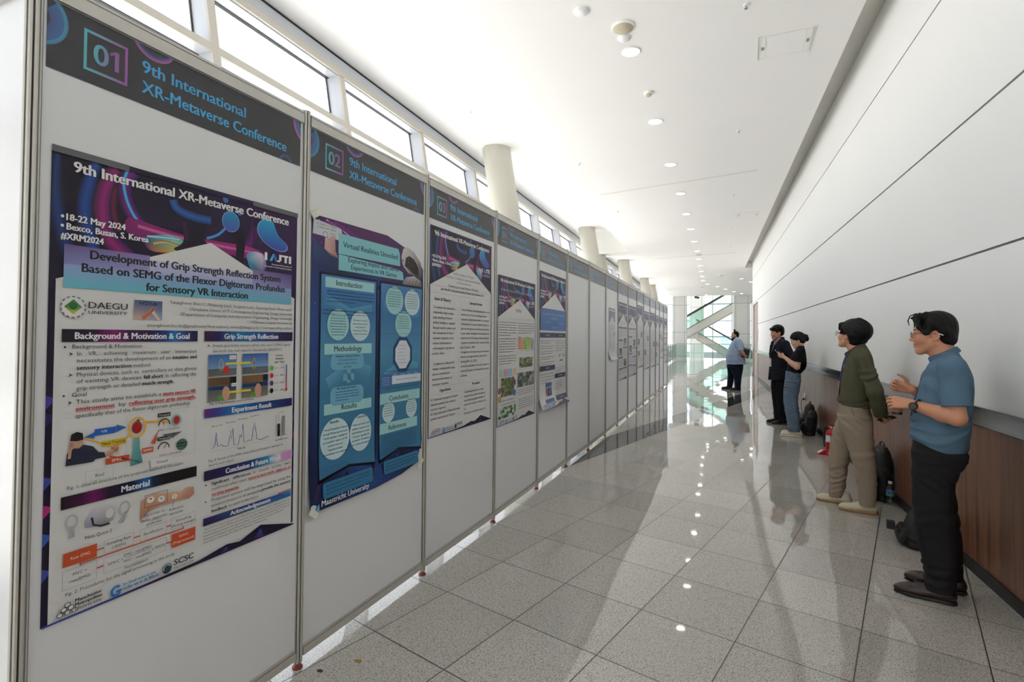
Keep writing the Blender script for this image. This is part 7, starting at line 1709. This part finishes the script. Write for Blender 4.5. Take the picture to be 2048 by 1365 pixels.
    bg_ = empty('document_pouch', Vector((.538, 16.387, 0))+Matrix.Rotation(math.radians(178.1), 3, 'Z') @ Vector((-.315, .235, .95)), math.radians(178.1), 'black pouch held behind the back of the bearded person', 'bag')
    k = MB(); k.M = Matrix.Rotation(math.radians(-12), 4, 'Y'); k.box(-.10, -.018, 0, .10, .018, .27)
    k.build('pouch', mat('black pouch', (20, 19, 21), .45, var=.1), bg_, .010); k = MB(); k.M = Matrix.Rotation(math.radians(-12), 4, 'Y'); k.box(-.095, -.02, .245, .095, .02, .25); k.build('zip', M_steel, bg_)
man_far()
# ------------------------------------------------------------------ things along the wall
M_nylon = mat('black nylon', (17, 17, 19), .6, var=.12, vscale=60, bump=.2, bscale=300)
M_web = mat('black webbing', (26, 26, 28), .65, var=.1, vscale=90)
def backpack(x, y, rz, w, d, hgt, lean, label, grey=None, charms=False):
    """local X = width along the wall, Y = depth, leaning back against +Y"""
    t = empty('backpack', (x, y, 0), rz, label, 'backpack', 'black backpacks on the floor by the wall')
    f = SDF((-w/2-.05, -d/2-.06, -.01), (w/2+.05, d/2+.10+lean, hgt+.05), .006)
    f.loft([(0.004, w/2*.96, -w/2*.96, d/2*.92, 0), (.05, w/2, -w/2, d/2, .0), (hgt*.4, w/2, -w/2, d/2, lean*.4), (hgt*.75, w/2*.94, -w/2*.94, d/2*.86, lean*.75), (hgt*.93, w/2*.74, -w/2*.74, d/2*.62, lean*.93), (hgt, w/2*.45, -w/2*.45, d/2*.35, lean)], .02, n=3.2)
    f.wrinkle((-w/2-.05, -d/2-.06, .02), (w/2+.05, d/2+.1, hgt), .005, (.2, .3, 1), 8, 3, 10)
    f.mesh('bag', M_nylon, t)
    g = SDF((-w/2-.03, -d/2-.12, -.01), (w/2+.03, .05, hgt*.6), .006)
    g.loft([(.02, w/2*.78, -w/2*.78, .03, -d/2), (.06, w/2*.82, -w/2*.82, .045, -d/2), (hgt*.36, w/2*.80, -w/2*.80, .042, -d/2+lean*.3), (hgt*.48, w/2*.66, -w/2*.66, .02, -d/2+lean*.42)], .02, n=3)
    pk = g.mesh('front_pocket', M_nylon, t)
    MB().tube([(-w/2*.7, -d/2-.036, hgt*.42), (0, -d/2-.040, hgt*.45), (w/2*.7, -d/2-.036, hgt*.42)], .003, 6).build('zip', mat('zip grey', (72, 74, 78), .4, .5, var=.1), pk)
    MB().tube([(-.045, lean*.97, hgt-.012), (-.04, lean, hgt+.03), (0, lean, hgt+.045), (.04, lean, hgt+.03), (.045, lean*.97, hgt-.012)], .008, 8, 0, flat=.5).build('carry_handle', M_web if not grey else grey, t)
    for s_ in (-1, 1):
        MB().tube([(s_*w*.2, d/2*.4+lean*.95, hgt*.93), (s_*w*.34, d/2*.8+lean*.6, hgt*.7), (s_*w*.45, d/2*.9, hgt*.3), (s_*w*.49, d/2*.5, .03)], .014, 8, 0, flat=.35).build('shoulder_strap', M_web, t)
    if grey: MB().tube([(-w*.30, -d/2*.2+lean*.8, hgt*.9), (0, -d/2*.45+lean*.8, hgt*.93), (w*.30, -d/2*.2+lean*.8, hgt*.9)], .022, 8, 0, flat=.5).build('top_panel', grey, t)
    if charms:
        c = MB()
        for a, b, r in ((-.05, .20, .008), (.0, .17, .006), (-.03, .13, .011)): c.ball((a, -d/2-.052, hgt*b/.2*.4), r, 10)
        c.build('charm', mat('charm silver', (180, 176, 180), .3, .7, var=.05), t)
    return t
WA = -PI/2     # front turned to the room, back to the right wall
backpack(1.43, 9.62, WA+.1, .26, .16, .43, .05, 'slimmer black backpack leaning under the wall outlet, behind the other', charms=True)
backpack(1.41, 9.28, WA-.15, .33, .18, .37, .05, 'wide black backpack with silver charms, nearest the fire extinguisher', charms=True)
backpack(1.462, 5.80, WA+.12, .30, .13, .49, .02, 'tall black backpack with grey top behind the person in olive', grey=mat('grey padded nylon', (72, 74, 80), .6, var=.08))
bp = backpack(1.385, 4.62, WA-.2, .34, .17, .24, .03, 'low black bag on the floor, half hidden behind the black trousers')
b = MB().box(-.035, -.03, 0, .035, .02, .05).box(-.02, -.034, .012, .02, -.028, .04, 1); o = b.build('buckle', [M_web, mat('buckle steel', (120, 122, 126), .3, .8, var=.08)], bp, .004); o.location = (.02, -.145, .09)
# strap hanging from the tall bag
# bottle of water
t = empty('water_bottle', (1.49, 5.60, 0), 0, 'small clear water bottle with blue and green label by the tall backpack', 'bottle')
MB().lathe([(.026, 0), (.031, .006), (.031, .05), (.029, .056), (.031, .062), (.031, .145), (.028, .158), (.015, .182), (.0125, .19), (.0125, .2)], n=24).build('bottle', glass_mat('bottle plastic', (226, 236, 238), 1.5), t)
MB().lathe([(.0316, .088), (.0318, .112), (.0318, .13)], n=24).build('label', mat('blue label', (70, 120, 180), .4, var=.12, vscale=60), t); MB().lathe([(.0319, .086), (.0321, .094), (.0319, .102)], n=24).build('label_band', mat('green label band', (96, 160, 70), .4, var=.1, vscale=60), t)
MB().lathe([(.0155, .192), (.0155, .21), (.013, .213)], n=20).build('cap', mat('white cap', (226, 228, 228), .4, var=.02), t)
MB().lathe([(.028, .004), (.0295, .008), (.0295, .075), (.0, .0755)], n=24).build('water', glass_mat('water', (214, 226, 228), 1.0), t)
# fire extinguisher in its red stand
t = empty('fire_extinguisher', (1.43, 7.75, 0), 0, 'red fire extinguisher with white label, standing by the wall', 'extinguisher')
M_red = mat('red enamel', (186, 26, 34), .3, var=.04)
MB().lathe([(.055, .02), (.062, .026), (.063, .26), (.055, .295), (.03, .318), (.022, .325), (.022, .34)], n=28).build('cylinder', M_red, t)
lb = Print(lambda a, z, l: (-.0636*math.cos(a)-(.0003*l)*math.cos(a), -.0636*math.sin(a)-(.0003*l)*math.sin(a), z))
for k in range(14): lb.rect(-1.2+k*.171, .165, -1.2+(k+1)*.171, .25, (222, 222, 216))
lb.layer()
for k in range(5): lb.rect(-.9, .175+k*.014, -.2, .181+k*.014, (90, 88, 86)); lb.rect(.25+.02*k, .175+k*.014, .9, .181+k*.014, (150, 60, 60))
lb.poly([(-.1, .21), (.2, .21), (.2, .24), (-.1, .24)], (90, 90, 90)); lb.build('label', M_print, t)
MB().cyl((0, 0, .335), (0, 0, .365), .02, .016, 14).cyl((0, 0, .355), (-.04, 0, .36), .008, .008, 10).build('valve', M_steel, t)
MB().hexa([(-.02, -.012, .365), (.085, -.01, .372), (.085, .01, .372), (-.02, .012, .365), (-.02, -.012, .378), (.085, -.01, .384), (.085, .01, .384), (-.02, .012, .378)]).hexa([(-.015, -.012, .385), (.08, -.01, .405), (.08, .01, .405), (-.015, .012, .385), (-.015, -.012, .395), (.08, -.01, .415), (.08, .01, .415), (-.015, .012, .395)]).build('squeeze_handle', M_red, t)
MB().tube([(-.04, 0, .355), (-.075, .02, .33), (-.082, .03, .24), (-.075, .03, .12), (-.07, .02, .09)], .009, 8).build('hose', M_dark, t)
st = MB(); st.lathe([(.085, .002), (.1, .006), (.1, .016), (.072, .03), (.066, .055), (.0655, .07), (.066, .05), (.07, .022), (.05, .018)], n=28); st.build('stand_base', M_red, t)
pl = MB(); pl.hexa([(-.165, -.055, .004), (-.085, -.055, .06), (-.085, .055, .06), (-.165, .055, .004), (-.16, -.055, .0), (-.075, -.055, .0), (-.075, .055, .0), (-.16, .055, .0)], 0)
s_ = pl.build('stand_plate', M_red, t); MB().hexa([(-.150, -.04, .0165), (-.100, -.04, .0515), (-.100, .04, .0515), (-.150, .04, .0165), (-.151, -.04, .0175), (-.101, -.04, .0525), (-.101, .04, .0525), (-.151, .04, .0175)]).build('plate_label', mat('plate label white', (224, 222, 218), .4, var=.02), s_)
# wall outlet with plug and lead
t = empty('wall_outlet', (WX-.0005, 10.72, .435), 0, 'white wall outlet plate low on the wood panelling, with a black plug', 'outlet')
MB().box(-.009, -.06, -.065, 0, .06, .065).build('cover_plate', mat('outlet white', (226, 222, 200), .4, var=.02), t, .002)
MB().box(-.04, -.05, -.05, -.009, -.02, -.02).build('plug', M_web, t, .004); MB().tube([(-.04, -.034, -.035), (-.06, -.034, -.05), (-.065, -.03, -.14), (-.055, -.05, -.27), (-.04, -.12, -.40), (-.03, -.3, -.427)], .004, 6).build('lead', M_web, t)
# specks on the floor
for x, y, lb, c, s_ in ((-1.51, 1.98, 'tiny ochre scrap on the floor by the second post', (150, 128, 70), .016), (-1.62, 1.86, 'tiny dark scrap on the floor by the second post', (40, 40, 38), .014)):
    m = MB(); r = random.Random(int(x*-100)); m.prism([(s_*(1+.4*r.random())*math.cos(a), s_*.6*(1+.4*r.random())*math.sin(a)) for a in np.linspace(0, 2*PI, 9)[:-1]], 0, .0015)
    o = m.build('paper_scrap', mat('scrap', c, .8, var=.1)); o.location = (x, y, 0); tag(o, lb, 'scrap')
bpy.context.view_layer.update()
